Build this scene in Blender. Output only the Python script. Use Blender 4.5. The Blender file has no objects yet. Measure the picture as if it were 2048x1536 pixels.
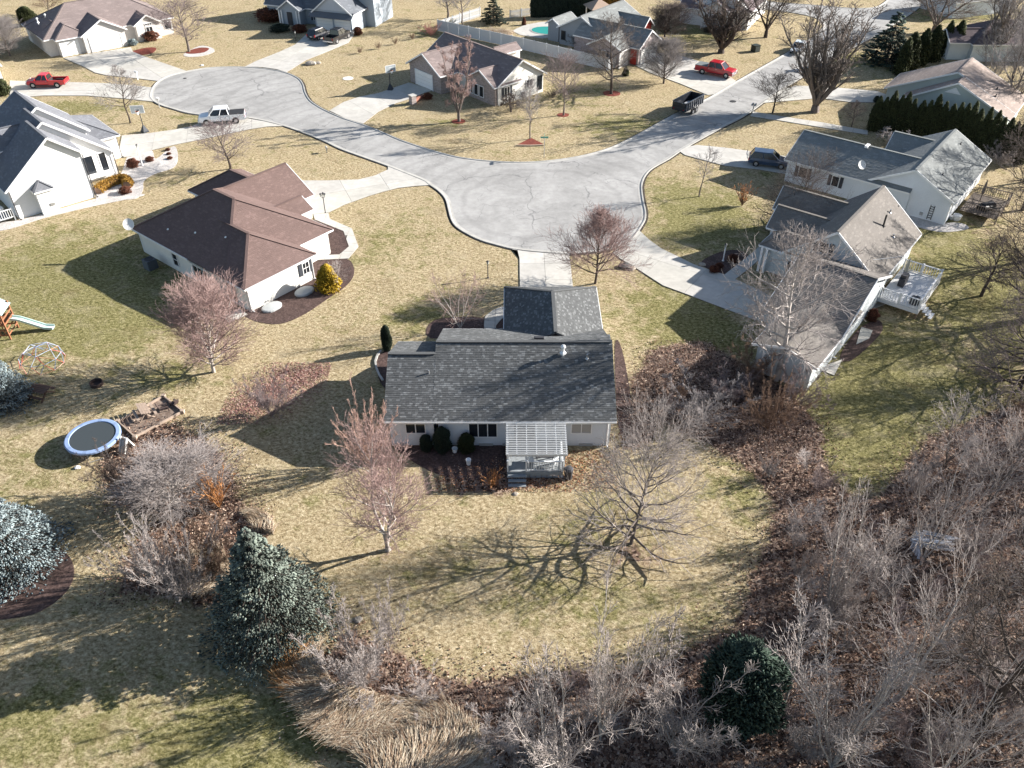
import bpy, math, random
import numpy as np
from mathutils import Vector, Matrix
from mathutils.geometry import tessellate_polygon

# ------------------------------------------------------------------ camera, light, exposure
SC = bpy.context.scene
COL = SC.collection
CAM_H, PITCH, FPX = 41.0, math.radians(38.5), 1640.0
cam = bpy.data.cameras.new('camera'); camo = bpy.data.objects.new('camera', cam); COL.objects.link(camo)
camo.location = (0, 0, CAM_H); camo.rotation_euler = (math.pi / 2 - PITCH, 0, 0)
cam.sensor_width = 36; cam.lens = 36 * FPX / 2048; cam.clip_end = 4000; cam.clip_start = 0.5
SC.camera = camo
SUN_AZ, SUN_EL = math.radians(16), math.radians(22.5)      # where the sun stands
W = bpy.data.worlds.new('World'); SC.world = W; W.use_nodes = True
wn = W.node_tree; bg = wn.nodes['Background']
sky = wn.nodes.new('ShaderNodeTexSky'); sky.sky_type = 'NISHITA'; sky.sun_disc = False
sky.sun_elevation = SUN_EL; sky.sun_rotation = math.pi / 2 - SUN_AZ; sky.altitude = 200; sky.air_density = 1.0; sky.dust_density = 1.0
wn.links.new(sky.outputs[0], bg.inputs[0]); bg.inputs[1].default_value = 0.064
sl = bpy.data.lights.new('sun', 'SUN'); sl.energy = 5.0; sl.angle = math.radians(0.45); sl.color = (1.0, 0.95, 0.89)
so = bpy.data.objects.new('sun', sl); COL.objects.link(so)
so.rotation_euler = Vector((-math.cos(SUN_AZ) * math.cos(SUN_EL), -math.sin(SUN_AZ) * math.cos(SUN_EL), -math.sin(SUN_EL))).to_track_quat('-Z', 'Y').to_euler()
SC.view_settings.view_transform = 'Standard'; SC.view_settings.look = 'None'; SC.view_settings.gamma = 1.0
SC.view_settings.use_curve_mapping = False; SC.view_settings.exposure = 1.50
SC.cycles.max_bounces = 6; SC.cycles.diffuse_bounces = 3; SC.cycles.transparent_max_bounces = 6

RND = random.Random(7)
NR = np.random.RandomState(7)

# ------------------------------------------------------------------ survey helpers: the site plan was measured from the photograph
def at(x, y, h=0.0):
    u = (x - 1024) / FPX; v = (768 - y) / FPX
    dy = math.cos(PITCH) + v * math.sin(PITCH); dz = -math.sin(PITCH) + v * math.cos(PITCH)
    s = (h - CAM_H) / dz
    return Vector((u * s, dy * s, h))
def to_px(X, Y, Z=0.0):
    z = Z - CAM_H
    d = Y * math.cos(PITCH) - z * math.sin(PITCH); v = Y * math.sin(PITCH) + z * math.cos(PITCH)
    return 1024 + FPX * X / d, 768 - FPX * v / d
def tall(xb, yb, yt):
    g = at(xb, yb); v = (768 - yt) / FPX
    return g.y * (v * math.cos(PITCH) - math.sin(PITCH)) / (math.cos(PITCH) + v * math.sin(PITCH)) + CAM_H
def pxm(y):                                   # picture units per metre on the ground at this row
    return (y + 536) * math.cos(PITCH) / CAM_H

# ------------------------------------------------------------------ materials
MATS = {}
def nd(nt, t, **kw):
    n = nt.nodes.new(t)
    for k, v in kw.items(): setattr(n, k, v)
    return n
def mat(name, col, rough=0.85, metal=0.0, noise=None, tint=False, bump=None, spec=0.3, noise2=None, coat=0.0):
    """noise=(scale, amount) varies lightness; tint multiplies by a per-piece attribute; bump=(scale, strength, distance)"""
    if name in MATS: return MATS[name]
    m = bpy.data.materials.new(name); m.use_nodes = True; nt = m.node_tree; b = nt.nodes['Principled BSDF']
    b.inputs['Roughness'].default_value = rough; b.inputs['Metallic'].default_value = metal
    b.inputs['Specular IOR Level'].default_value = spec; b.inputs['Coat Weight'].default_value = coat
    c = nd(nt, 'ShaderNodeRGB'); c.outputs[0].default_value = (*col, 1); out = c.outputs[0]
    tc = nd(nt, 'ShaderNodeTexCoord')
    for ns in (noise, noise2):
        if ns:
            n = nd(nt, 'ShaderNodeTexNoise'); n.inputs['Scale'].default_value = ns[0]; n.inputs['Detail'].default_value = 5; n.inputs['Roughness'].default_value = 0.65
            nt.links.new(tc.outputs['Object'], n.inputs['Vector'])
            mr = nd(nt, 'ShaderNodeMapRange'); mr.inputs['From Min'].default_value = 0.3; mr.inputs['From Max'].default_value = 0.7
            mr.inputs['To Min'].default_value = 1 - ns[1]; mr.inputs['To Max'].default_value = 1 + ns[1]
            nt.links.new(n.outputs['Fac'], mr.inputs['Value'])
            mx = nd(nt, 'ShaderNodeVectorMath', operation='SCALE')
            nt.links.new(out, mx.inputs[0]); nt.links.new(mr.outputs[0], mx.inputs['Scale']); out = mx.outputs[0]
    if tint:
        a = nd(nt, 'ShaderNodeAttribute', attribute_name='tint'); mx = nd(nt, 'ShaderNodeVectorMath', operation='MULTIPLY')
        nt.links.new(out, mx.inputs[0]); nt.links.new(a.outputs['Color'], mx.inputs[1]); out = mx.outputs[0]
    nt.links.new(out, b.inputs['Base Color'])
    if bump:
        n = nd(nt, 'ShaderNodeTexNoise'); n.inputs['Scale'].default_value = bump[0]; n.inputs['Detail'].default_value = 4
        nt.links.new(tc.outputs['Object'], n.inputs['Vector'])
        bp = nd(nt, 'ShaderNodeBump'); bp.inputs['Strength'].default_value = bump[1]; bp.inputs['Distance'].default_value = bump[2]
        nt.links.new(n.outputs['Fac'], bp.inputs['Height']); nt.links.new(bp.outputs[0], b.inputs['Normal'])
    MATS[name] = m; return m

# ------------------------------------------------------------------ objects
def setp(o, label=None, cat=None, group=None, kind=None):
    if label: o['label'] = label
    if cat: o['category'] = cat
    if group: o['group'] = group
    if kind: o['kind'] = kind
    return o
def link(o, parent=None):
    COL.objects.link(o)
    if parent is not None: o.parent = parent
    return o
def thing(name, loc, label, cat, group=None, rz=0.0):
    o = bpy.data.objects.new(name, None); o.empty_display_size = 0.3
    o.location = loc; o.rotation_euler = (0, 0, rz); link(o); return setp(o, label, cat, group)
def copy_tree(o, parent=None):
    c = o.copy(); COL.objects.link(c); c.parent = parent
    if parent is not None: c.matrix_parent_inverse = o.matrix_parent_inverse.copy()
    for ch in list(o.children): copy_tree(ch, c)
    return c

class MB:
    def __init__(s): s.v = []; s.f = []; s.t = []
    def face(s, pts, tint=1.0):
        n = len(s.v); s.v += [tuple(p) for p in pts]; s.f.append(tuple(range(n, n + len(pts)))); s.t.append(tint)
    def mesh(s, V, F, tint=1.0):
        n = len(s.v); s.v += [tuple(p) for p in V]
        for f in F: s.f.append(tuple(i + n for i in f)); s.t.append(tint)
    def box(s, cx, cy, cz, sx, sy, sz, rz=0.0, tint=1.0, M=None):
        c, n = math.cos(rz), math.sin(rz); V = []
        for dz in (-.5, .5):
            for dx, dy in ((-.5, -.5), (.5, -.5), (.5, .5), (-.5, .5)):
                x, y = dx * sx, dy * sy; p = Vector((cx + x * c - y * n, cy + x * n + y * c, cz + dz * sz))
                V.append(M @ p if M else p)
        s.mesh(V, [(3, 2, 1, 0), (4, 5, 6, 7), (0, 1, 5, 4), (1, 2, 6, 5), (2, 3, 7, 6), (3, 0, 4, 7)], tint); return s
    def beam(s, a, b, w, h=None, tint=1.0):
        a = Vector(a); b = Vector(b); h = h or w; d = (b - a).normalized()
        u = d.cross(Vector((0, 0, 1)))
        u = Vector((1, 0, 0)) if u.length < 1e-3 else u.normalized()
        v = u.cross(d); V = [p + u * (sx * w / 2) + v * (sy * h / 2) for p in (a, b) for sx, sy in ((-1, -1), (1, -1), (1, 1), (-1, 1))]
        s.mesh(V, [(0, 1, 2, 3), (7, 6, 5, 4), (4, 5, 1, 0), (5, 6, 2, 1), (6, 7, 3, 2), (7, 4, 0, 3)], tint); return s
    def tube(s, pts, r, n=8, r1=None, cap=True, tint=1.0):
        pts = [Vector(p) for p in pts]; k = len(pts); V = []
        for i, p in enumerate(pts):
            d = (pts[min(i + 1, k - 1)] - pts[max(i - 1, 0)]).normalized(); u = d.cross(Vector((0.13, 0.31, 0.94)))
            if u.length < 1e-3: u = Vector((1, 0, 0))
            u.normalize(); w = d.cross(u); rr = r if r1 is None else r + (r1 - r) * i / (k - 1)
            V += [p + u * (rr * math.cos(2 * math.pi * j / n)) + w * (rr * math.sin(2 * math.pi * j / n)) for j in range(n)]
        F = [(i * n + j, i * n + (j + 1) % n, (i + 1) * n + (j + 1) % n, (i + 1) * n + j) for i in range(k - 1) for j in range(n)]
        if cap: F += [tuple(range(n - 1, -1, -1)), tuple(range((k - 1) * n, k * n))]
        s.mesh(V, F, tint); return s
    def lathe(s, prof, n=14, c=(0, 0, 0), tint=1.0, M=None):
        V = []; c = Vector(c)
        for r, z in prof:
            for j in range(n):
                p = Vector((r * math.cos(2 * math.pi * j / n), r * math.sin(2 * math.pi * j / n), z)); p = (M @ p) if M else p; V.append(p + c)
        F = [(i * n + j, i * n + (j + 1) % n, (i + 1) * n + (j + 1) % n, (i + 1) * n + j) for i in range(len(prof) - 1) for j in range(n)]
        F += [tuple(range(n - 1, -1, -1)), tuple(range((len(prof) - 1) * n, len(prof) * n))]
        s.mesh(V, F, tint); return s
    def prism(s, poly, z0, z1, tint=1.0, sides=True):
        n = len(poly); tri = tessellate_polygon([[Vector((p[0], p[1], 0)) for p in poly]])
        area = sum(poly[i][0] * poly[(i + 1) % n][1] - poly[(i + 1) % n][0] * poly[i][1] for i in range(n))
        V = [(p[0], p[1], z1) for p in poly] + [(p[0], p[1], z0) for p in poly]; F = []
        for t in tri:
            a, b, c = [V[i] for i in t]; cr = (b[0] - a[0]) * (c[1] - a[1]) - (b[1] - a[1]) * (c[0] - a[0])
            F.append(tuple(t) if cr > 0 else tuple(reversed(t)))
        if sides:
            for i in range(n):
                j = (i + 1) % n; F.append((i, j, n + j, n + i) if area < 0 else (j, i, n + i, n + j))
        s.mesh(V, F, tint); return s
    def slab3(s, P, th, tint=1.0):            # closed slab: polygon P in space, th thick downwards along its normal
        P = [Vector(p) for p in P]; nrm = (P[1] - P[0]).cross(P[2] - P[0]).normalized()
        if nrm.z < 0: P = P[::-1]; nrm = -nrm
        n = len(P); V = P + [p - nrm * th for p in P]
        s.mesh(V, [tuple(range(n)), tuple(range(2 * n - 1, n - 1, -1))] + [((i + 1) % n, i, n + i, n + (i + 1) % n) for i in range(n)], tint); return s
    def data(s, name, m):
        me = bpy.data.meshes.new(name); me.from_pydata(s.v, [], s.f)
        if any(not (isinstance(t, float) and t == 1.0) for t in s.t):
            a = me.attributes.new('tint', 'FLOAT_COLOR', 'FACE'); buf = np.ones((len(s.f), 4), np.float32)
            for i, t in enumerate(s.t): buf[i, :3] = t
            a.data.foreach_set('color', buf.ravel())
        else:
            a = me.attributes.new('tint', 'FLOAT_COLOR', 'FACE'); a.data.foreach_set('color', np.ones(len(s.f) * 4, np.float32))
        me.materials.append(m); return me
    def build(s, name, m, parent=None, smooth=False, kind=None, loc=None):
        me = s.data(name, m)
        if smooth: me.polygons.foreach_set('use_smooth', [True] * len(me.polygons))
        o = bpy.data.objects.new(name, me); link(o, parent)
        if kind: o['kind'] = kind
        if loc is not None: o.location = loc
        return o

def npmesh(name, V, F, m, tint=None, smooth=False):
    V = np.asarray(V, np.float32); F = np.asarray(F, np.int32); k = F.shape[1]
    me = bpy.data.meshes.new(name); me.vertices.add(len(V)); me.vertices.foreach_set('co', V.ravel())
    me.loops.add(F.size); me.loops.foreach_set('vertex_index', F.ravel())
    me.polygons.add(len(F)); me.polygons.foreach_set('loop_start', np.arange(0, F.size, k, dtype=np.int32))
    try: me.polygons.foreach_set('loop_total', np.full(len(F), k, np.int32))
    except Exception: pass
    me.update(calc_edges=True)
    if tint is not None:
        a = me.attributes.new('tint', 'FLOAT_COLOR', 'FACE'); b = np.ones((len(F), 4), np.float32); b[:, :3] = tint.reshape(len(F), -1); a.data.foreach_set('color', b.ravel())
    if smooth: me.polygons.foreach_set('use_smooth', np.ones(len(F), bool))
    me.materials.append(m); return me
def ntubes(P0, P1, R0, R1, k=3):
    P0 = np.asarray(P0, float); P1 = np.asarray(P1, float); R0 = np.asarray(R0, float); R1 = np.asarray(R1, float)
    d = P1 - P0; d /= np.maximum(np.linalg.norm(d, axis=1, keepdims=True), 1e-9)
    ref = np.tile([0.2, 0.3, 0.93], (len(d), 1)); ref[np.abs((d * ref).sum(1)) > 0.95] = [1, 0, 0]
    u = np.cross(d, ref); u /= np.linalg.norm(u, axis=1, keepdims=True); w = np.cross(d, u)
    a = np.arange(k) * 2 * math.pi / k; ring = np.cos(a)[None, :, None] * u[:, None, :] + np.sin(a)[None, :, None] * w[:, None, :]
    V = np.concatenate([P0[:, None] + ring * R0[:, None, None], P1[:, None] + ring * R1[:, None, None]], 1).reshape(-1, 3)
    b = np.arange(len(d))[:, None] * 2 * k; j = np.arange(k); j2 = (j + 1) % k
    F = np.stack([b + j, b + j2, b + k + j2, b + k + j], -1).reshape(-1, 4)
    return V, F

# polygon clipping in the plane: keep the side where a*x+b*y <= c
def clip(P, a, b, c):
    out = []
    for i in range(len(P)):
        p, q = P[i], P[(i + 1) % len(P)]; dp = a * p[0] + b * p[1] - c; dq = a * q[0] + b * q[1] - c
        if dp <= 0: out.append(p)
        if (dp < 0 < dq) or (dq < 0 < dp):
            t = dp / (dp - dq); out.append((p[0] + (q[0] - p[0]) * t, p[1] + (q[1] - p[1]) * t))
    return out
def courses(mb, P, nrm, exposure, lip, tab=None, tint=None, base=0.004):
    """lay overlapping courses (siding boards or shingle tabs) on the convex flat polygon P, lowest edge of each standing proud"""
    P = [Vector(p) for p in P]; n = Vector(nrm).normalized(); u = Vector((0, 0, 1)).cross(n)
    u = Vector((1, 0, 0)) if u.length < 1e-4 else u.normalized(); v = n.cross(u)
    if v.z < 0: u, v = -u, -v
    O = P[0]; Q = [((p - O).dot(u), (p - O).dot(v)) for p in P]
    vmin = min(q[1] for q in Q); vmax = max(q[1] for q in Q); r = 0; v0 = vmin
    while v0 < vmax - 0.02:
        v1 = min(v0 + exposure, vmax); R = clip(clip(Q, 0, 1, v1), 0, -1, -v0)
        if len(R) >= 3:
            umin = min(q[0] for q in R); umax = max(q[0] for q in R)
            cells = [(umin, umax)]
            if tab:
                cells = []; x = umin - RND.random() * tab
                while x < umax: x2 = x + tab * RND.uniform(0.7, 1.3); cells.append((x, x2)); x = x2
            for (x, x2) in cells:
                C = R if not tab else clip(clip(R, 1, 0, x2 - (0.006 if tab < 0.6 else 0)), -1, 0, -x)
                if len(C) < 3: continue
                t = tint() if tint else 1.0; l = lip * (RND.uniform(0.7, 1.3) if tab else 1.0)
                T = [O + u * q[0] + v * q[1] + n * (base + l * (1 - (q[1] - v0) / max(v1 - v0, 1e-6))) for q in C]
                mb.face(T, t)
                lo = [q for q in C if q[1] - v0 < 1e-4]
                if len(lo) >= 2:
                    a = min(lo); b = max(lo); A = O + u * a[0] + v * a[1]; B = O + u * b[0] + v * b[1]
                    mb.face([A, B, B + n * (base + l), A + n * (base + l)], t)
        v0 = v1; r += 1

def smooth_line(pts, sub=4, closed=False):
    P = [Vector((p[0], p[1])) for p in pts]; n = len(P); out = []
    rng = range(n) if closed else range(n - 1)
    for i in rng:
        p0 = P[(i - 1) % n] if closed or i > 0 else P[i]; p1 = P[i]; p2 = P[(i + 1) % n]; p3 = P[(i + 2) % n] if closed or i + 2 < n else P[(i + 1) % n]
        for k in range(sub):
            t = k / sub; out.append(0.5 * ((2 * p1) + (p2 - p0) * t + (2 * p0 - 5 * p1 + 4 * p2 - p3) * t * t + (3 * p1 - p0 - 3 * p2 + p3) * t ** 3))
    if not closed: out.append(P[-1])
    return out
def ground_poly(px, sub=0, closed=True):
    P = [at(x, y) for x, y in px]
    return smooth_line(P, sub, closed) if sub else [Vector((p.x, p.y)) for p in P]
# ------------------------------------------------------------------ ground: one lawn sheet to the horizon, what grows where is an attribute
def ground_material():
    m = bpy.data.materials.new('winter_lawn'); m.use_nodes = True; nt = m.node_tree; b = nt.nodes['Principled BSDF']; L = nt.links.new
    b.inputs['Roughness'].default_value = 0.95; b.inputs['Specular IOR Level'].default_value = 0.05
    geo = nd(nt, 'ShaderNodeNewGeometry')
    def noise(scale, detail=5, rough=0.6, dist=0.0, stretch=None):
        n = nd(nt, 'ShaderNodeTexNoise'); n.inputs['Scale'].default_value = scale; n.inputs['Detail'].default_value = detail
        n.inputs['Roughness'].default_value = rough; n.inputs['Distortion'].default_value = dist
        if stretch:
            mp = nd(nt, 'ShaderNodeMapping'); mp.inputs['Scale'].default_value = stretch; mp.inputs['Rotation'].default_value = (0, 0, 0.6); L(geo.outputs['Position'], mp.inputs['Vector']); L(mp.outputs[0], n.inputs['Vector'])
        else: L(geo.outputs['Position'], n.inputs['Vector'])
        return n.outputs['Fac']
    def ramp(f, *st):
        r = nd(nt, 'ShaderNodeValToRGB'); L(f, r.inputs[0]); e = r.color_ramp.elements
        while len(e) > len(st): e.remove(e[-1])
        while len(e) < len(st): e.new(0.5)
        for el, (p, c) in zip(e, st): el.position = p; el.color = (*c, 1) if len(c) == 3 else c
        return r.outputs[0]
    def mix(f, a, c, t='MIX'):
        x = nd(nt, 'ShaderNodeMix', data_type='RGBA', blend_type=t)
        if isinstance(f, float): x.inputs[0].default_value = f
        else: L(f, x.inputs[0])
        for s, q in ((6, a), (7, c)):
            if isinstance(q, tuple): x.inputs[s].default_value = (*q, 1)
            else: L(q, x.inputs[s])
        return x.outputs[2]
    def mth(op, a, c=None, cl=False):
        x = nd(nt, 'ShaderNodeMath', operation=op, use_clamp=cl)
        for s, q in ((0, a), (1, c)):
            if q is None: continue
            if isinstance(q, (int, float)): x.inputs[s].default_value = q
            else: L(q, x.inputs[s])
        return x.outputs[0]
    at_ = nd(nt, 'ShaderNodeAttribute', attribute_name='growth'); sep = nd(nt, 'ShaderNodeSeparateColor'); L(at_.outputs['Color'], sep.inputs[0])
    green, litter, bare = sep.outputs[0], sep.outputs[1], sep.outputs[2]
    big = noise(0.16, 4, 0.6, 0.4); mid = noise(0.75, 5, 0.7, 0.6); fine = noise(3.2, 8, 0.86, 0.25, (1, 1.35, 1)); vf = noise(9, 5, 0.8)
    tan = ramp(fine, (0.38, (0.11, 0.083, 0.044)), (0.455, (0.27, 0.21, 0.12)), (0.53, (0.41, 0.33, 0.20)), (0.61, (0.62, 0.53, 0.36)))
    grn = ramp(fine, (0.38, (0.045, 0.043, 0.016)), (0.455, (0.125, 0.117, 0.044)), (0.53, (0.235, 0.213, 0.092)), (0.62, (0.43, 0.38, 0.205)))
    g = mth('ADD', mth('MULTIPLY', mid, 1.5), mth('MULTIPLY', big, 0.6)); g = mth('ADD', g, mth('MULTIPLY', green, 0.80)); g = mth('ADD', g, mth('MULTIPLY', vf, 0.25))
    gf = mth('MULTIPLY', mth('SUBTRACT', g, 1.235), 3.4, True)
    c = mix(gf, tan, grn)
    pale = mth('MULTIPLY', mth('SUBTRACT', noise(0.42, 5, 0.7, 0.8), 0.52), 3.0, True); c = mix(mth('MULTIPLY', pale, 0.7), c, (0.46, 0.39, 0.27))
    br = mth('MULTIPLY', mth('SUBTRACT', noise(0.30, 5, 0.65, 0.5), 0.56), 4.0, True); c = mix(mth('MULTIPLY', br, 0.75), c, (0.16, 0.115, 0.062))
    # leaf litter and brush floor
    vo = nd(nt, 'ShaderNodeTexVoronoi'); vo.inputs['Scale'].default_value = 5.5; L(geo.outputs['Position'], vo.inputs['Vector'])
    sv = nd(nt, 'ShaderNodeSeparateColor'); L(vo.outputs['Color'], sv.inputs[0])
    lc = ramp(sv.outputs[0], (0.0, (0.045, 0.030, 0.024)), (0.3, (0.11, 0.070, 0.053)), (0.55, (0.20, 0.13, 0.098)), (0.8, (0.34, 0.245, 0.19)), (1.0, (0.42, 0.32, 0.24)))
    lf = mth('ADD', litter, mth('MULTIPLY', mth('SUBTRACT', noise(0.8, 6, 0.75, 0.5), 0.5), 1.3)); lf = mth('ADD', lf, mth('MULTIPLY', mth('SUBTRACT', fine, 0.5), 0.8))
    lf = mth('MULTIPLY', mth('SUBTRACT', lf, 0.42), 5.0, True); c = mix(lf, c, lc)
    bc = ramp(vf, (0.35, (0.035, 0.024, 0.019)), (0.65, (0.10, 0.068, 0.052)))
    bf = mth('MULTIPLY', mth('SUBTRACT', mth('ADD', bare, mth('MULTIPLY', mth('SUBTRACT', mid, 0.5), 0.6)), 0.4), 6.0, True); c = mix(bf, c, bc)
    L(c, b.inputs['Base Color'])
    bp = nd(nt, 'ShaderNodeBump'); bp.inputs['Strength'].default_value = 0.9; bp.inputs['Distance'].default_value = 0.16
    L(mth('ADD', fine, mth('MULTIPLY', vf, 0.45)), bp.inputs['Height']); L(bp.outputs[0], b.inputs['Normal'])
    return m

LITTER = [(1262, 770), (1300, 700), (1400, 680), (1500, 735), (1570, 770), (1640, 850), (1655, 930), (1700, 1000), (1760, 990), (1850, 880), (1960, 830), (2048, 800), (2300, 780),
          (2500, 1700), (640, 1700), (780, 1536), (700, 1470), (620, 1420), (560, 1350), (640, 1310), (700, 1255), (800, 1300), (870, 1350), (960, 1362), (1060, 1350), (1200, 1345), (1340, 1320), (1400, 1290), (1480, 1235), (1500, 1150), (1535, 1080),
          (1545, 1000), (1500, 940), (1420, 890), (1330, 850), (1290, 890), (1235, 905)]
LITTER2 = [(190, 930), (250, 850), (330, 830), (450, 900), (480, 980), (540, 1060), (500, 1150), (430, 1220), (330, 1200), (230, 1190), (250, 1100), (300, 1040), (220, 1010)]
LITTER3 = [(470, 800), (560, 735), (640, 725), (660, 745), (620, 775), (520, 830), (430, 850)]
def sdf(poly, X, Y):
    P = np.array(poly, float); inside = np.zeros(X.shape, bool); d = np.full(X.shape, 1e9); n = len(P)
    for i in range(n):
        a = P[i]; b = P[(i + 1) % n]; e = b - a; wx = X - a[0]; wy = Y - a[1]
        t = np.clip((wx * e[0] + wy * e[1]) / (e @ e), 0, 1); d = np.minimum(d, (wx - e[0] * t) ** 2 + (wy - e[1] * t) ** 2)
        c = ((a[1] <= Y) & (b[1] > Y)) | ((b[1] <= Y) & (a[1] > Y))
        with np.errstate(divide='ignore', invalid='ignore'): xc = a[0] + (Y - a[1]) * (b[0] - a[0]) / (b[1] - a[1])
        inside ^= c & (X < xc)
    return np.where(inside, -1, 1) * np.sqrt(d)
def wpoly(px): return [(p.x, p.y) for p in (at(x, y) for x, y in px)]
def build_ground():
    xs = np.concatenate([[-1500, -700, -350, -200], np.arange(-150, 150.1, 0.8), [200, 350, 700, 1500]])
    ys = np.concatenate([[-600, -200, -60, -10], np.arange(5, 200, 0.8), [230, 300, 500, 900, 2200]])
    X, Y = np.meshgrid(xs, ys); V = np.stack([X, Y, np.zeros_like(X)], -1).reshape(-1, 3)
    nx, ny = len(xs), len(ys); i = np.arange(nx - 1)[None, :] + np.arange(ny - 1)[:, None] * nx
    F = np.stack([i, i + 1, i + 1 + nx, i + nx], -1).reshape(-1, 4)
    me = npmesh('lawn', V, F, ground_material()); Xf, Yf = V[:, 0], V[:, 1]
    def blob(lst):
        o = np.zeros(len(Xf))
        for x, y, rx, ry, w in lst:
            c = at(x, y); sx = rx / pxm(y); sy = abs(at(x, y - ry).y - at(x, y + ry).y) / 2
            o += w * np.exp(-((Xf - c.x) / sx) ** 2 - ((Yf - c.y) / sy) ** 2)
        return o
    green = blob([(150, 600, 170, 110, .75), (60, 520, 120, 80, .4), (330, 470, 90, 40, .3), (250, 640, 150, 60, .5), (1750, 760, 190, 120, 1.1), (1950, 560, 130, 160, .8), (1700, 900, 110, 70, .9), (1400, 430, 110, 70, .85), (1330, 620, 110, 70, .6),
                  (1420, 650, 80, 60, .5), (100, 1440, 260, 110, .45), (480, 1480, 160, 90, .9), (860, 640, 130, 60, .3), (760, 480, 110, 60, .25), (1200, 1210, 220, 60, .4), (1250, 1010, 120, 60, .25), (380, 240, 60, 20, .2), (150, 215, 90, 16, .7), (1250, 250, 110, 24, .5),
                  (1480, 980, 80, 50, .4), (1150, 190, 80, 26, .35), (60, 900, 90, 80, .25), (960, 1130, 200, 60, .2), (1700, 120, 60, 20, .6), (1900, 30, 120, 14, .7), (1400, 65, 90, 18, .6), (900, 245, 60, 10, .3), (620, 1190, 60, 40, .2), (880, 70, 60, 14, .5), (330, 760, 120, 30, .3)])
    green -= blob([(560, 420, 60, 40, .3), (330, 1150, 150, 60, .5), (1000, 1250, 200, 60, .1), (850, 100, 130, 25, .3), (1300, 190, 120, 40, .1), (300, 40, 150, 30, .3), (560, 880, 60, 60, .4), (1550, 50, 100, 30, .4)])
    lit = np.zeros(len(Xf))
    for P, w, s in ((LITTER, 1.0, 1.0), (LITTER2, .8, .8), (LITTER3, .55, .6)):
        lit = np.maximum(lit, w * np.clip(0.5 - sdf(wpoly(P), Xf, Yf) / (2 * s), 0, 1))
    lit = np.maximum(lit, np.clip(blob([(1262, 1110, 110, 50, .55), (776, 1110, 80, 30, .5), (1080, 960, 110, 18, .75), (950, 960, 90, 40, .8), (640, 1230, 60, 60, .5), (1250, 780, 26, 60, .5), (545, 1060, 40, 60, .4), (1960, 460, 80, 60, .4), (1500, 250, 60, 30, .15)]), 0, 1))
    bare = np.clip(blob([(60, 1180, 105, 60, .0)]), 0, 1)
    c = np.ones((len(Xf), 4), np.float32); c[:, 0] = np.clip(green, 0, 1.3); c[:, 1] = lit; c[:, 2] = bare
    a = me.attributes.new('growth', 'FLOAT_COLOR', 'POINT'); a.data.foreach_set('color', c.ravel())
    o = bpy.data.objects.new('lawn', me); link(o); setp(o, kind='structure'); return o
build_ground()

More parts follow.
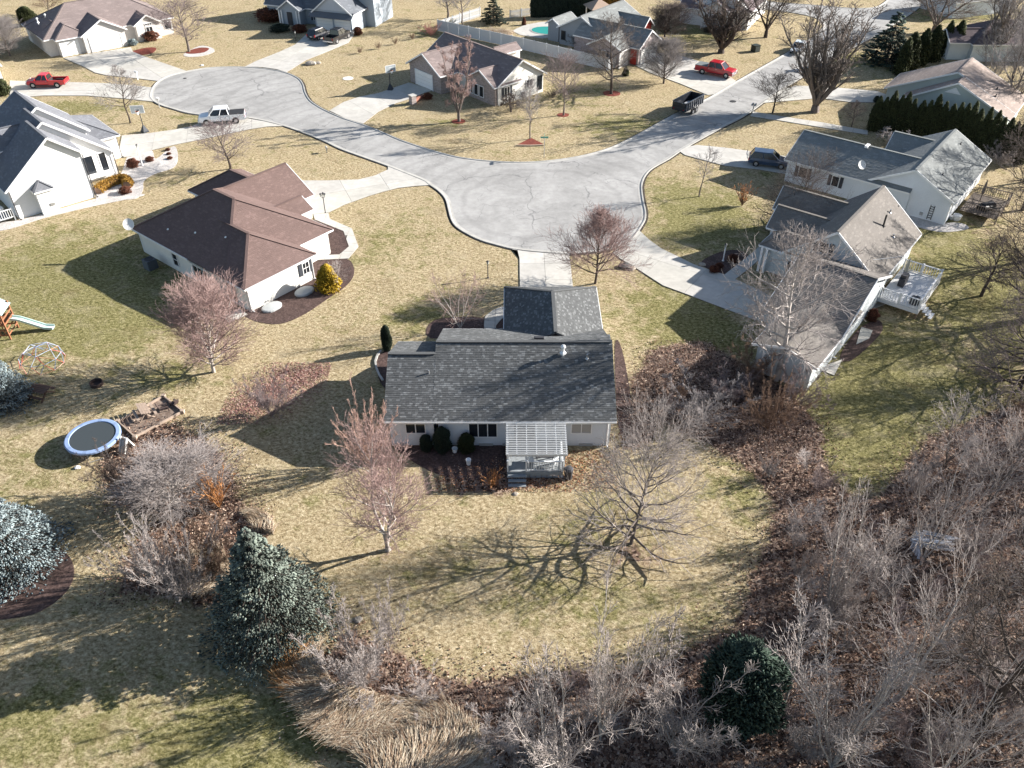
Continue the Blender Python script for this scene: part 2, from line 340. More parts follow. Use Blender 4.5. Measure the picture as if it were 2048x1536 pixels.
def flat_mat(name, stops, scale, scale2=0.4, amt2=0.12, cracks=False, bump=0.3, rough=0.9):
    m = bpy.data.materials.new(name); m.use_nodes = True; nt = m.node_tree; b = nt.nodes['Principled BSDF']; L = nt.links.new
    b.inputs['Roughness'].default_value = rough; b.inputs['Specular IOR Level'].default_value = 0.25
    g = nd(nt, 'ShaderNodeNewGeometry'); n = nd(nt, 'ShaderNodeTexNoise'); n.inputs['Scale'].default_value = scale; n.inputs['Detail'].default_value = 6; n.inputs['Roughness'].default_value = .7; L(g.outputs['Position'], n.inputs['Vector'])
    r = nd(nt, 'ShaderNodeValToRGB'); L(n.outputs['Fac'], r.inputs[0]); e = r.color_ramp.elements
    while len(e) < len(stops): e.new(.5)
    for el, (p, c) in zip(e, stops): el.position = p; el.color = (*c, 1)
    n2 = nd(nt, 'ShaderNodeTexNoise'); n2.inputs['Scale'].default_value = scale2; n2.inputs['Detail'].default_value = 5; n2.inputs['Distortion'].default_value = 1.0; L(g.outputs['Position'], n2.inputs['Vector'])
    mr = nd(nt, 'ShaderNodeMapRange'); mr.inputs['From Min'].default_value = .3; mr.inputs['From Max'].default_value = .7; mr.inputs['To Min'].default_value = 1 - amt2; mr.inputs['To Max'].default_value = 1 + amt2; L(n2.outputs['Fac'], mr.inputs[0])
    sc = nd(nt, 'ShaderNodeVectorMath', operation='SCALE'); L(r.outputs[0], sc.inputs[0]); L(mr.outputs[0], sc.inputs['Scale']); out = sc.outputs[0]
    a = nd(nt, 'ShaderNodeAttribute', attribute_name='tint'); mt = nd(nt, 'ShaderNodeVectorMath', operation='MULTIPLY'); L(out, mt.inputs[0]); L(a.outputs['Color'], mt.inputs[1]); out = mt.outputs[0]
    if cracks:
        for cs, wd, st in ((0.085, 0.009, 0.5), (0.21, 0.010, 0.35)):
            dn = nd(nt, 'ShaderNodeTexNoise'); dn.inputs['Scale'].default_value = 0.35; dn.inputs['Detail'].default_value = 6; L(g.outputs['Position'], dn.inputs['Vector'])
            va = nd(nt, 'ShaderNodeVectorMath', operation='MULTIPLY_ADD'); L(dn.outputs['Color'], va.inputs[0]); va.inputs[1].default_value = (5, 5, 0); L(g.outputs['Position'], va.inputs[2])
            v = nd(nt, 'ShaderNodeTexVoronoi', feature='DISTANCE_TO_EDGE'); v.inputs['Scale'].default_value = cs; L(va.outputs[0], v.inputs['Vector'])
            lt = nd(nt, 'ShaderNodeMapRange'); lt.inputs['From Min'].default_value = wd * .3; lt.inputs['From Max'].default_value = wd; lt.inputs['To Min'].default_value = st; lt.inputs['To Max'].default_value = 0; L(v.outputs['Distance'], lt.inputs[0])
            nn = nd(nt, 'ShaderNodeTexNoise'); nn.inputs['Scale'].default_value = .25; L(g.outputs['Position'], nn.inputs['Vector'])
            k = nd(nt, 'ShaderNodeMapRange'); k.inputs['From Min'].default_value = .40; k.inputs['From Max'].default_value = .55; L(nn.outputs['Fac'], k.inputs[0])
            mm = nd(nt, 'ShaderNodeMath', operation='MULTIPLY'); L(lt.outputs[0], mm.inputs[0]); L(k.outputs[0], mm.inputs[1])
            mx = nd(nt, 'ShaderNodeMix', data_type='RGBA'); L(mm.outputs[0], mx.inputs[0]); L(out, mx.inputs[6]); mx.inputs[7].default_value = (.09, .09, .095, 1); out = mx.outputs[2]
    if cracks:                                                   # tyre-darkened turning arcs in the near cul-de-sac
        c0 = at(1085, 405); dm = nd(nt, 'ShaderNodeVectorMath', operation='DISTANCE'); dm.inputs[1].default_value = (c0.x, c0.y, 0); L(g.outputs['Position'], dm.inputs[0])
        w0 = nd(nt, 'ShaderNodeTexNoise'); w0.inputs['Scale'].default_value = .18; w0.inputs['Detail'].default_value = 4; L(g.outputs['Position'], w0.inputs['Vector'])
        ad = nd(nt, 'ShaderNodeMath', operation='MULTIPLY_ADD'); L(w0.outputs['Fac'], ad.inputs[0]); ad.inputs[1].default_value = 3.0; L(dm.outputs['Value'], ad.inputs[2])
        sn = nd(nt, 'ShaderNodeMath', operation='MULTIPLY'); L(ad.outputs[0], sn.inputs[0]); sn.inputs[1].default_value = 2.6
        s2 = nd(nt, 'ShaderNodeMath', operation='SINE'); L(sn.outputs[0], s2.inputs[0])
        r2 = nd(nt, 'ShaderNodeMapRange'); r2.inputs['From Min'].default_value = .2; r2.inputs['From Max'].default_value = 1.0; r2.inputs['To Min'].default_value = 0; r2.inputs['To Max'].default_value = .22; L(s2.outputs[0], r2.inputs[0])
        r3 = nd(nt, 'ShaderNodeMapRange'); r3.inputs['From Min'].default_value = 6.0; r3.inputs['From Max'].default_value = 8.5; L(dm.outputs['Value'], r3.inputs[0])
        mu = nd(nt, 'ShaderNodeMath', operation='MULTIPLY'); L(r2.outputs[0], mu.inputs[0]); L(r3.outputs[0], mu.inputs[1])
        mx = nd(nt, 'ShaderNodeMix', data_type='RGBA'); L(mu.outputs[0], mx.inputs[0]); L(out, mx.inputs[6]); mx.inputs[7].default_value = (.16, .155, .15, 1); out = mx.outputs[2]
    L(out, b.inputs['Base Color'])
    bp = nd(nt, 'ShaderNodeBump'); bp.inputs['Strength'].default_value = bump; bp.inputs['Distance'].default_value = .01; nb = nd(nt, 'ShaderNodeTexNoise'); nb.inputs['Scale'].default_value = 25; L(g.outputs['Position'], nb.inputs['Vector']); L(nb.outputs['Fac'], bp.inputs['Height']); L(bp.outputs[0], b.inputs['Normal'])
    return m
M_ROAD = flat_mat('aged_asphalt', [(.3, (.285, .278, .265)), (.7, (.375, .367, .35))], 1.4, .16, .17, True)
M_CONC = flat_mat('driveway_concrete', [(.3, (.43, .41, .375)), (.7, (.52, .50, .46))], 1.6, .35, .10)
M_KERB = flat_mat('kerb_concrete', [(.3, (.36, .35, .325)), (.7, (.45, .435, .40))], 2.0, .5, .12)
M_JOINT = mat('joint_dark', (.12, .11, .10)); M_KERB_SHADE = mat('edge_shade', (.045, .036, .026), noise=(2, .5))
M_MULCH = flat_mat('dark_mulch', [(.35, (.045, .028, .024)), (.55, (.09, .058, .05)), (.75, (.17, .12, .105))], 6, 1.2, .25, False, 1.0)
M_REDM = flat_mat('red_mulch', [(.35, (.11, .026, .018)), (.7, (.25, .065, .042))], 6, 1.2, .2, False, 1.0)
M_GRAV = flat_mat('white_gravel', [(.35, (.30, .27, .25)), (.5, (.50, .47, .44)), (.7, (.68, .65, .62))], 9, 1.0, .15, False, 1.0)

def sheet(name, poly, z, m, label=None, kind='structure', z0=None, parent=None):
    mb = MB(); mb.prism(poly, z0 if z0 is not None else z - 0.003, z, sides=z0 is not None); o = mb.build(name, m, parent)
    if kind: o['kind'] = kind
    if label: o['label'] = label
    return o
STREET = [(302, 190), (306, 177), (317, 164), (337, 153), (358, 147), (382, 142), (413, 137), (446, 135), (485, 135), (524, 138), (553, 142), (576, 148), (596, 158), (605, 170), (609, 185), (619, 202), (639, 216), (659, 226), (687, 238), (724, 250), (762, 265), (799, 281), (837, 294), (869, 304), (912, 315), (962, 322), (1024, 326), (1074, 325), (1124, 320), (1174, 311), (1224, 296), (1274, 272), (1346, 232), (1404, 204), (1429, 191), (1474, 164), (1536, 129), (1573, 108), (1620, 80), (1646, 58), (1644, 42), (1610, 30), (1536, 19), (1440, 9), (1380, 3), (1250, -14),
          (1250, -24), (1400, -7), (1500, 0), (1560, 6), (1640, 12), (1700, 17), (1748, 16), (1768, 7), (1784, -6), (1830, -34), (1870, -60), (1960, -60), (1900, -28), (1866, -6), (1842, 12), (1812, 33), (1785, 50), (1761, 66), (1735, 80), (1690, 103), (1645, 129), (1602, 155), (1560, 181), (1536, 197), (1524, 206), (1486, 233), (1449, 252), (1399, 279), (1361, 301), (1336, 318), (1304, 336), (1289, 351), (1282, 368), (1282, 384), (1285, 404), (1289, 424), (1288, 439), (1281, 452), (1271, 467), (1256, 481), (1235, 492), (1205, 501), (1160, 506), (1134, 507), (1087, 504), (1055, 501), (1024, 497), (1000, 491), (965, 481), (937, 468), (914, 453), (904, 437), (899, 418), (893, 398), (879, 382), (860, 369), (849, 361), (812, 346), (774, 331), (732, 316), (682, 298), (651, 283), (612, 267), (569, 252), (530, 242), (491, 235), (440, 232), (397, 229), (372, 225), (348, 218), (325, 211), (311, 204), (304, 197)]
street = smooth_line([at(x, y) for x, y in STREET], 3, True)
def offset_loop(P, d):
    n = len(P); out = []
    for i in range(n):
        t = (P[(i + 1) % n] - P[i - 1]).normalized(); out.append(P[i] + Vector((-t.y, t.x)) * d)
    return out
def loop_strip(name, P, prof, m, jog=0):                 # prof: list of (offset outwards, z)
    sg = 1 if sum(P[i].x * P[(i + 1) % len(P)].y - P[(i + 1) % len(P)].x * P[i].y for i in range(len(P))) < 0 else -1
    rings = [offset_loop(P, sg * d) for d, z in prof]; mb = MB(); n = len(P)
    for k in range(len(prof) - 1):
        for i in range(n):
            j = (i + 1) % n; q = [(*rings[k][i], prof[k][1]), (*rings[k][j], prof[k][1]), (*rings[k + 1][j], prof[k + 1][1]), (*rings[k + 1][i], prof[k + 1][1])]
            mb.face(q[::-1] if sg > 0 else q)
    o = mb.build(name, m); o['kind'] = 'structure'; return o
sheet('street', [tuple(p) for p in street], 0.012, M_ROAD)
loop_strip('kerb', street, [(-0.34, 0.018), (-0.05, 0.03), (0.02, 0.10), (0.17, 0.105), (0.19, -0.02)], M_KERB)
loop_strip('kerb_shade', street, [(0.18, 0.008), (0.30, 0.03), (0.42, 0.006)], M_KERB_SHADE)  # dark-coloured strip standing in for the shade line the grass edge casts

def paved(name, px, ang, sx, sy, m=M_CONC, label=None, z=0.075, sub=0, world=None, skipjoint=False):
    """a pavement of real slabs: the polygon cut along joints, each cell its own slab over a dark joint bed"""
    P = world or [(p.x, p.y) for p in ground_poly(px)]
    if sub: P = [tuple(p) for p in smooth_line(P, sub, True)]
    base = sheet(name, P, z - 0.03, M_JOINT, label, 'structure', z0=0.001)
    ca, sa = math.cos(math.radians(ang)), math.sin(math.radians(ang)); cx = sum(p[0] for p in P) / len(P); cy = sum(p[1] for p in P) / len(P)
    Q = [((p[0] - cx) * ca + (p[1] - cy) * sa, -(p[0] - cx) * sa + (p[1] - cy) * ca) for p in P]
    u0, u1 = min(q[0] for q in Q), max(q[0] for q in Q); v0, v1 = min(q[1] for q in Q), max(q[1] for q in Q)
    nu = max(1, round((u1 - u0) / sx)); nv = max(1, round((v1 - v0) / sy)); du = (u1 - u0) / nu; dv = (v1 - v0) / nv; g = 0.014
    for i in range(nu):
        for j in range(nv):
            C = clip(clip(clip(clip(Q, 1, 0, u0 + (i + 1) * du - g), -1, 0, -(u0 + i * du + g)), 0, 1, v0 + (j + 1) * dv - g), 0, -1, -(v0 + j * dv + g))
            if len(C) < 3: continue
            ar = abs(sum(C[k][0] * C[(k + 1) % len(C)][1] - C[(k + 1) % len(C)][0] * C[k][1] for k in range(len(C)))) / 2
            if ar < 0.15: continue
            D = [(cx + q[0] * ca - q[1] * sa, cy + q[0] * sa + q[1] * ca) for q in C]
            mb = MB(); t = RND.uniform(.93, 1.05); mb.prism(D, 0.01, z + RND.uniform(-.003, .003), (t, t, t * RND.uniform(.97, 1.0))); mb.build('slab', m, base)
    return base
# ------------------------------------------------------------------ houses
M_WHITE = mat('white_trim', (.74, .74, .73), .55, noise=(3, .04)); M_GLASS = mat('window_glass', (.018, .022, .028), .06, spec=.6)
M_CURT = mat('window_blind', (.33, .32, .30), .8); M_DOOR = mat('garage_door_paint', (.78, .77, .74), .6, noise=(1, .03)); M_DARK = mat('dark_trim', (.05, .05, .055), .6)
M_SHUT = mat('shutter_dark', (.045, .05, .06), .7); M_PVC = mat('white_pipe', (.75, .75, .73), .5); M_METAL = mat('galvanised', (.45, .46, .47), .4, .7)
def siding(name, col): return mat(name, col, .7, noise=(.5, .05), noise2=(6, .03))
def brick_mat(name, a, b_, mortar):
    m = bpy.data.materials.new(name); m.use_nodes = True; nt = m.node_tree; b = nt.nodes['Principled BSDF']; b.inputs['Roughness'].default_value = .9
    tc = nd(nt, 'ShaderNodeTexCoord'); sp = nd(nt, 'ShaderNodeSeparateXYZ'); nt.links.new(tc.outputs['Object'], sp.inputs[0])
    ad = nd(nt, 'ShaderNodeMath', operation='ADD'); nt.links.new(sp.outputs[0], ad.inputs[0]); nt.links.new(sp.outputs[1], ad.inputs[1])
    cb = nd(nt, 'ShaderNodeCombineXYZ'); nt.links.new(ad.outputs[0], cb.inputs[0]); nt.links.new(sp.outputs[2], cb.inputs[1])
    t = nd(nt, 'ShaderNodeTexBrick'); t.inputs['Scale'].default_value = 1; t.inputs['Brick Width'].default_value = .30; t.inputs['Row Height'].default_value = .12; t.inputs['Mortar Size'].default_value = .012
    t.inputs['Color1'].default_value = (*a, 1); t.inputs['Color2'].default_value = (*b_, 1); t.inputs['Mortar'].default_value = (*mortar, 1); nt.links.new(cb.outputs[0], t.inputs['Vector']); nt.links.new(t.outputs[0], b.inputs['Base Color'])
    return m
def shingle(name, col): return mat(name, col, .92, noise=(.35, .10), noise2=(14, .22), tint=True, spec=.15)

class House:
    def __init__(s, name, label, x, y, deg, wall, roof, tab=.5, expo=.2, contrast=.16, trim=None, side_expo=.2, z0=0.0):
        s.e = thing(name, (x, y, 0), label, 'house', rz=math.radians(deg)); s.wallm, s.roofm = wall, roof; s.trim = trim or M_WHITE
        s.tab, s.expo, s.con, s.sx = tab, expo, contrast, side_expo; s.ang = math.radians(deg)
        s.inv = s.e.matrix_basis.inverted(); s.rakes = True
    def tint(s):
        k = RND.random(); c = s.con
        return 1 + (RND.uniform(1.2, 3.0) * c if k > .80 else RND.uniform(-c, c) * .42)
    def w2l(s, p): return s.inv @ Vector(p)
    def roofplane(s, P, rb, sb, th=.14):
        P = [Vector(p) for p in P]; n = (P[1] - P[0]).cross(P[2] - P[0]).normalized()
        if n.z < 0: P = P[::-1]; n = -n
        rb.slab3(P, th); courses(sb, P, n, s.expo, .018, s.tab, s.tint, base=.003)
    def wing(s, t0, t1, s0, s1, zr, he, axis='y', r=None, he1=None, ends='gg', ov=.4, rk=.35, walls='0123', gable=None, zb=0.0, gm=None, wallm=None, onlyroof=False, facia=True):
        """a roof wing: eaves at t0 and t1 (heights he, he1), ridge at r (height zr), running s0..s1 along the axis; ends g=gable h=hip n=buried"""
        r = (t0 + t1) / 2 if r is None else r; he1 = he if he1 is None else he1
        P3 = (lambda a, t, z: Vector((t, a, z))) if axis == 'y' else (lambda a, t, z: Vector((a, t, z)))
        rb, sb, wb = MB(), MB(), MB()
        def board(*a):
            if facia: MB().beam(*a).build('fascia', s.trim, s.e)
        m0 = (zr - he) / (r - t0); m1 = (zr - he1) / (t1 - r)
        h0 = (r - t0) if ends[0] == 'h' else 0; h1 = (r - t0) if ends[1] == 'h' else 0
        a0, a1 = s0 + h0, s1 - h1
        s.roofplane([P3(s0, t0, he), P3(s1, t0, he), P3(a1, r, zr), P3(a0, r, zr)], rb, sb)
        s.roofplane([P3(s1, t1, he1), P3(s0, t1, he1), P3(a0, r, zr), P3(a1, r, zr)], rb, sb)
        if ends[0] == 'h': s.roofplane([P3(s0, t1, he1), P3(s0, t0, he), P3(a0, r, zr)], rb, sb)
        if ends[1] == 'h': s.roofplane([P3(s1, t0, he), P3(s1, t1, he1), P3(a1, r, zr)], rb, sb)
        cap = MB(); cap.beam(P3(a0, r, zr + .03), P3(a1, r, zr + .03), .28, .05)
        for (e, sa, aa) in ((ends[0], s0, a0), (ends[1], s1, a1)):
            if e == 'h':
                cap.beam(P3(sa, t0, he + .03), P3(aa, r, zr + .03), .26, .05); cap.beam(P3(sa, t1, he1 + .03), P3(aa, r, zr + .03), .26, .05)
        # fascia and gutters
        f = .0
        board(P3(s0, t0 - .02, he - .09), P3(s1, t0 - .02, he - .09), .10, .15); board(P3(s0, t1 + .02, he1 - .09), P3(s1, t1 + .02, he1 - .09), .10, .15)
        for (e, sa, sgn) in ((ends[0], s0, -1), (ends[1], s1, 1)):
            if e == 'g' and s.rakes:
                board(P3(sa + sgn * .02, t0, he - .08), P3(sa + sgn * .02, r, zr - .08), .06, .2); board(P3(sa + sgn * .02, t1, he1 - .08), P3(sa + sgn * .02, r, zr - .08), .06, .2)
            elif e == 'h': board(P3(sa + sgn * .02, t0, he - .09), P3(sa + sgn * .02, t1, he1 - .09), .10, .15)
        ro = rb.build('roof', s.roofm, s.e); sh = sb.build('shingle_courses', s.roofm, ro, kind='stuff'); cap.build('ridge_cap', s.roofm, ro)
        if onlyroof: return ro
        # walls
        q = min(ov, .4); ta, tb = t0 + ov, t1 - ov; za, zb1 = he + m0 * ov - .1, he1 + m1 * ov - .1
        sa_ = s0 + (rk if ends[0] != 'n' else 0.0); sb_ = s1 - (rk if ends[1] != 'n' else 0.0)
        if ends[0] == 'h': sa_ = s0 + ov
        if ends[1] == 'h': sb_ = s1 - ov
        ax = Vector((1, 0, 0)) if axis == 'y' else Vector((0, 1, 0)); al = Vector((0, 1, 0)) if axis == 'y' else Vector((1, 0, 0))
        core = MB(); e_ = .015; zt = min(za, zb1) - .02
        core.mesh([P3(a, t, z) for a in (sa_ + e_, sb_ - e_) for t, z in ((ta + e_, zb), (tb - e_, zb), (tb - e_, zb1 - .02), (r, zr - .16 if 'g' in ends else zt), (ta + e_, za - .02))] if 'g' in ends else [P3(a, t, z) for a in (sa_ + e_, sb_ - e_) for t, z in ((ta + e_, zb), (tb - e_, zb), (tb - e_, zt), ((ta + tb) / 2, zt), (ta + e_, zt))],
                  [(0, 1, 2, 3, 4), (9, 8, 7, 6, 5), (0, 5, 6, 1), (1, 6, 7, 2), (2, 7, 8, 3), (3, 8, 9, 4), (4, 9, 5, 0)])
        wm = wallm or s.wallm; w_ = core.build('wall', wm, s.e)
        lb = MB()
        zz = zb + .25
        if '0' in walls: courses(lb, [P3(sa_, ta, zz), P3(sb_, ta, zz), P3(sb_, ta, za), P3(sa_, ta, za)], -ax, s.sx, .016)
        if '1' in walls: courses(lb, [P3(sa_, tb, zz), P3(sb_, tb, zz), P3(sb_, tb, zb1), P3(sa_, tb, zb1)], ax, s.sx, .016)
        for k, e, a, sg in (('2', ends[0], sa_, -1), ('3', ends[1], sb_, 1)):
            if k in walls and e != 'n':
                pts = [P3(a, ta, zz), P3(a, tb, zz), P3(a, tb, zb1), P3(a, r, zr - .15), P3(a, ta, za)] if e == 'g' else [P3(a, ta, zz), P3(a, tb, zz), P3(a, tb, zt), P3(a, ta, zt)]
                courses(lb, pts, al * sg, s.sx, .016)
                if gm is not None and e == 'g':
                    gb = MB(); zg = he + .45; tg0 = t0 + (zg - he) / m0 + .1; tg1 = t1 - (zg - he1) / m1 - .1
                    gb.slab3([P3(a + sg * .05, tg0, zg), P3(a + sg * .05, tg1, zg), P3(a + sg * .05, r, zr - .22)], .03); gb.build('gable_panel', gm, s.e)
        if lb.f and wm is s.wallm: lb.build('siding_boards', wm, w_, kind='stuff')
        elif lb.f: pass
        return ro
    # openings: p = local point at the centre of the opening on the wall, nrm = outward direction '+x' '-x' '+y' '-y'
    def frame(s, p, nrm):
        d = {'+x': (1, 0), '-x': (-1, 0), '+y': (0, 1), '-y': (0, -1)}[nrm] if isinstance(nrm, str) else nrm
        n = Vector((d[0], d[1], 0)); u = Vector((0, 0, 1)).cross(n); M = Matrix((u, n, Vector((0, 0, 1)))).transposed().to_4x4(); M.translation = Vector(p); return M
    def window(s, p, nrm, w, h, lights=1, bars=0, shutters=False, blind=0.0, m=None, glass=None):
        M = s.frame(p, nrm); b = MB(); t = .07
        for sx in (-1, 1): b.box(sx * (w / 2), .04, 0, t, .10, h + t, M=M)
        for sz in (-1, 1): b.box(0, .042, sz * h / 2, w - t, .10, t, M=M)
        for i in range(1, lights): b.box(-w / 2 + w * i / lights, .04, 0, t * .9, .08, h - t, M=M)
        fr = b.build('window', m or s.trim, s.e); step = w / lights
        for i in range(lights):
            g = MB(); g.box(-w / 2 + step * (i + .5), .02, 0, step - t * .8, .02, h - t * .8, M=M); g.build('pane', glass or M_GLASS, fr)
            if blind:
                g = MB(); g.box(-w / 2 + step * (i + .5), .034, h * (.5 - blind / 2) - t / 2, step - t * 1.3, .004, h * blind - t, M=M); g.build('blind', M_CURT, fr)
            if bars:
                g = MB(); g.box(-w / 2 + step * (i + .5), .05, 0, step - t, .03, .05, M=M)
                if bars > 1: g.box(-w / 2 + step * (i + .5), .051, 0, .04, .03, h - t, M=M)
                g.build('muntin', m or s.trim, fr)
        if shutters:
            for sx in (-1, 1):
                g = MB(); g.box(sx * (w / 2 + .26), .04, 0, .38, .05, h + .05, M=M)
                for k in range(5): g.box(sx * (w / 2 + .26), .07, h * (-.4 + .2 * k), .30, .02, .06, M=M)
                g.build('shutter', M_SHUT, s.e)
        return fr
    def garage(s, p, nrm, w, h=2.15, m=None):
        M = s.frame((p[0], p[1], 0), nrm); b = MB()
        for sx in (-1, 1): b.box(sx * (w / 2 + .06), .04, h / 2, .12, .1, h + .1, M=M)
        b.box(0, .042, h + .07, w + .24, .1, .14, M=M); b.build('door_frame', s.trim, s.e)
        d = bpy.data.objects.new('garage_door', None); link(d, s.e)
        for k in range(4):
            q = MB(); q.box(0, .015, h * (k + .5) / 4, w - .01, .04, h / 4 - .03, M=M)
            n = max(2, round(w / 1.2))
            for i in range(n): q.box(-w / 2 + w * (i + .5) / n, .04, h * (k + .5) / 4, w / n - .25, .02, h / 4 - .2, M=M)
            q.build('panel', m or M_DOOR, d)
        return d
    def door(s, p, nrm, w=.95, h=2.05, m=None, name='door'):
        M = s.frame((p[0], p[1], p[2]), nrm); b = MB(); b.box(0, .03, h / 2, w, .06, h, M=M); b.box(0, .065, h * .72, w * .6, .02, h * .3, M=M); b.box(0, .065, h * .28, w * .6, .02, h * .35, M=M)
        d = b.build(name, m or M_WHITE, s.e); k = MB(); k.lathe([(.03, 0), (.035, .03), (.02, .05)], 8, M=M @ Matrix.Translation((w * .4, .06, 1.0)) @ Matrix.Rotation(-math.pi / 2, 4, 'X')); k.build('handle', M_METAL, d); return d
    def downspout(s, x, y, z, dark=False):
        b = MB(); b.tube([(x, y, z), (x, y, .15)], .055, 6); b.tube([(x, y, .15), (x + .12, y - .25, .06)], .055, 6); b.build('downspout', M_DARK if dark else s.trim, s.e)
    def vent(s, p, h=.4, r=.06, m=None, hood=False):
        b = MB(); p = Vector(p); b.lathe([(r, -.25), (r, h)], 8, c=p); b.lathe([(r * 2.6, -.02), (r * 2.2, .02), (r * 1.2, .09)], 8, c=p)
        if hood: b.lathe([(r * 1.6, h), (r * 2.0, h + .05), (r * 1.7, h + .18), (.01, h + .26)], 10, c=p)
        b.build('vent_pipe', m or M_METAL, s.e)
    def slopez(s, t, t0, he, r, zr): return he + (zr - he) * (t - t0) / (r - t0)
def dish(h, p, aim, r=.38, m=None):
    """satellite dish on its arm, part of the house it is bolted to"""
    b = MB(); p = Vector(p); a = Vector(aim).normalized(); b.tube([p, p + Vector((0, 0, .35))], .03, 6)
    M = a.to_track_quat('Z', 'Y').to_matrix().to_4x4(); M.translation = p + Vector((0, 0, .45))
    ring = [(.02, .0), (r * .5, .03), (r * .85, .09), (r, .13), (r * 1.0, .15), (r * .82, .11), (r * .45, .055), (.02, .03)]
    d = MB(); d.lathe([(q, z) for q, z in ring], 20, M=Matrix.Identity(4)); 
    d2 = MB(); d2.v = [tuple(M @ Vector((v[0] , v[1] * 1.12, v[2]))) for v in d.v]; d2.f = d.f; d2.t = d.t
    o = d2.build('satellite_dish', mat('dish_grey', (.62, .62, .60), .5), h.e); k = MB(); k.tube([M @ Vector((0, -r, .1)), M @ Vector((0, -r * .2, .55))], .018, 5); k.box(*(M @ Vector((0, -r * .15, .57))), .08, .12, .08); k.build('dish_arm', M_METAL, o); b.build('dish_mount', M_METAL, o)

S_WARM = siding('siding_warm_white', (.66, .645, .60)); S_WHITE = siding('siding_white', (.72, .715, .70)); S_GREY = siding('siding_blue_grey', (.30, .33, .37)); S_PALE = siding('siding_pale_grey', (.52, .56, .57)); S_PALEW = siding('siding_pale_white', (.62, .65, .68))
R_MAIN = shingle('shingle_weathered_charcoal', (.10, .103, .103)); R_BROWN = shingle('shingle_red_brown', (.150, .104, .093)); R_NAVY = shingle('shingle_blue_grey', (.16, .165, .18)); R_TAUPE = shingle('shingle_taupe', (.175, .160, .145)); R_GREY = shingle('shingle_slate', (.20, .21, .205)); R_BEIGE = shingle('shingle_beige_brown', (.30, .245, .215))
R_DK = shingle('shingle_dark_brown', (.15, .12, .125)); R_DTAN = shingle('shingle_taupe_brown', (.215, .175, .165)); R_BLUE = shingle('shingle_dark_blue', (.13, .14, .155))

# --- the house in the middle: charcoal roof, pale siding, deck with slatted cover at the back
A = House('ranch_house', 'pale sided house in the centre with weathered charcoal shingle roof and slatted deck cover', 0, 0, 0, siding('siding_silver_white', (.60, .63, .66)), R_MAIN, tab=.24, expo=.145, contrast=.32, side_expo=.13)
A.rakes = False
A.wing(43.885, 53.6, -9.15, -5.64, 5.10, 2.7, 'x', r=48.75, ends='gn', walls='012')
A.wing(43.88, 55.4, -5.65, 7.45, 5.55, 2.7, 'x', ends='gg', walls='0123')
A.wing(-.65, 7.4, 52.0, 61.9, 4.75, 2.7, 'y', ends='nh', walls='013')
def a_slope(y): return 2.7 + (5.55 - 2.7) * (y - 43.88) / (49.64 - 43.88)
for px, py, hh, hd in ((1126, 705, .42, True), (1174, 717, .38, False), (858, 749, .38, False)):
    g = at(px, py, 4.6); y = g.y
    for _ in range(3): z = a_slope(min(y, 49.6)); g = at(px, py, z); y = g.y
    A.vent((g.x, min(g.y, 49.5), z), hh, .10 if hd else .055, M_PVC if hd else M_METAL, hd)
b = MB(); b.box(2.05, 50.6, 5.17, .75, .32, .16); b.box(2.05, 50.6, 5.27, .65, .24, .05); b.build('roof_vent', M_DARK, A.e)
b = MB(); b.beam((-5.2, 49.53, 5.57), (5.9, 49.53, 5.57), .12, .05); b.build('ridge_vent', M_DARK, A.e); b = MB(); b.beam((-8.7, 48.62, 5.12), (-6.0, 48.62, 5.12), .12, .05); b.build('ridge_vent', M_DARK, A.e)
yw = 44.28
A.window((-6.95, yw, 1.72), '-y', 1.42, .95, 2, blind=0); A.window((5.0, yw, 1.72), '-y', 1.45, .95, 2, blind=.97)
A.window((-2.1, yw, 1.55), '-y', 2.05, 1.35, 3)
b = MB(); b.box(.9, yw - .03, 1.03, 1.5, .06, 2.0); b.build('patio_door', M_GLASS, A.e); A.downspout(6.9, yw - .08, 2.5)
for sx in (-1.9, -.2, 1.5, 3.4, 5.4): b = MB(); b.box(sx * 1.0, yw + .1, .12, 1.0, .32, .24); b.build('foundation', mat('foundation_grey', (.36, .36, .35)), A.e)
b = MB(); b.box(-8.2, yw + .1, .12, 1.0, .2, .22); b.build('foundation', MATS['foundation_grey'], A.e)

# --- brown hipped house left of centre
B = House('brown_roof_house', 'cream sided house with red-brown hipped roof, left of the centre house', -23.5, 61.4, 50.9, S_WARM, R_BROWN, tab=.34, expo=.17, contrast=.07)
B.wing(0, 8.2, 0, 8.5, 5.16, 2.7, 'y', ends='hn', walls='012')
B.wing(0, 12.4, 2.5, 18.1, 6.4, 2.7, 'y', ends='hh', walls='0123')
B.wing(9.95, 18.0, 6.5, 16.3, 5.1, 2.7, 'x', ends='ng', walls='013')
B.wing(8.5, 15.4, 14.2, 21.2, 4.8, 2.7, 'y', ends='nh', walls='013')
B.wing(7.3, 10.7, 8.5, 14.0, 3.75, 2.75, 'x', ends='ng', walls='03')
def on_wall(h, px, py, axis, val):                       # local position along a wall plane for a picture point
    best = None
    for k in range(0, 120):
        z = k * .05; p = h.w2l(at(px, py, z)); e = abs((p.x if axis == 'x' else p.y) - val)
        if best is None or e < best[0]: best = (e, p)
    return best[1]
for px, py, w, hh, n in ((352, 519, .85, 1.35, 1), (404, 552, 2.3, 1.5, 3), (468, 592, 1.6, 1.9, 2)):
    p = on_wall(B, px, py, 'x', .4); B.window((.39, p.y, max(1.25, min(p.z, 1.7))), '-x', w, hh, n, bars=1 if n == 1 else 0)
p = on_wall(B, 613, 532, 'y', .4); B.window((7.0, .39, 1.6), '-y', .75, 1.2, 1, bars=2, shutters=True)
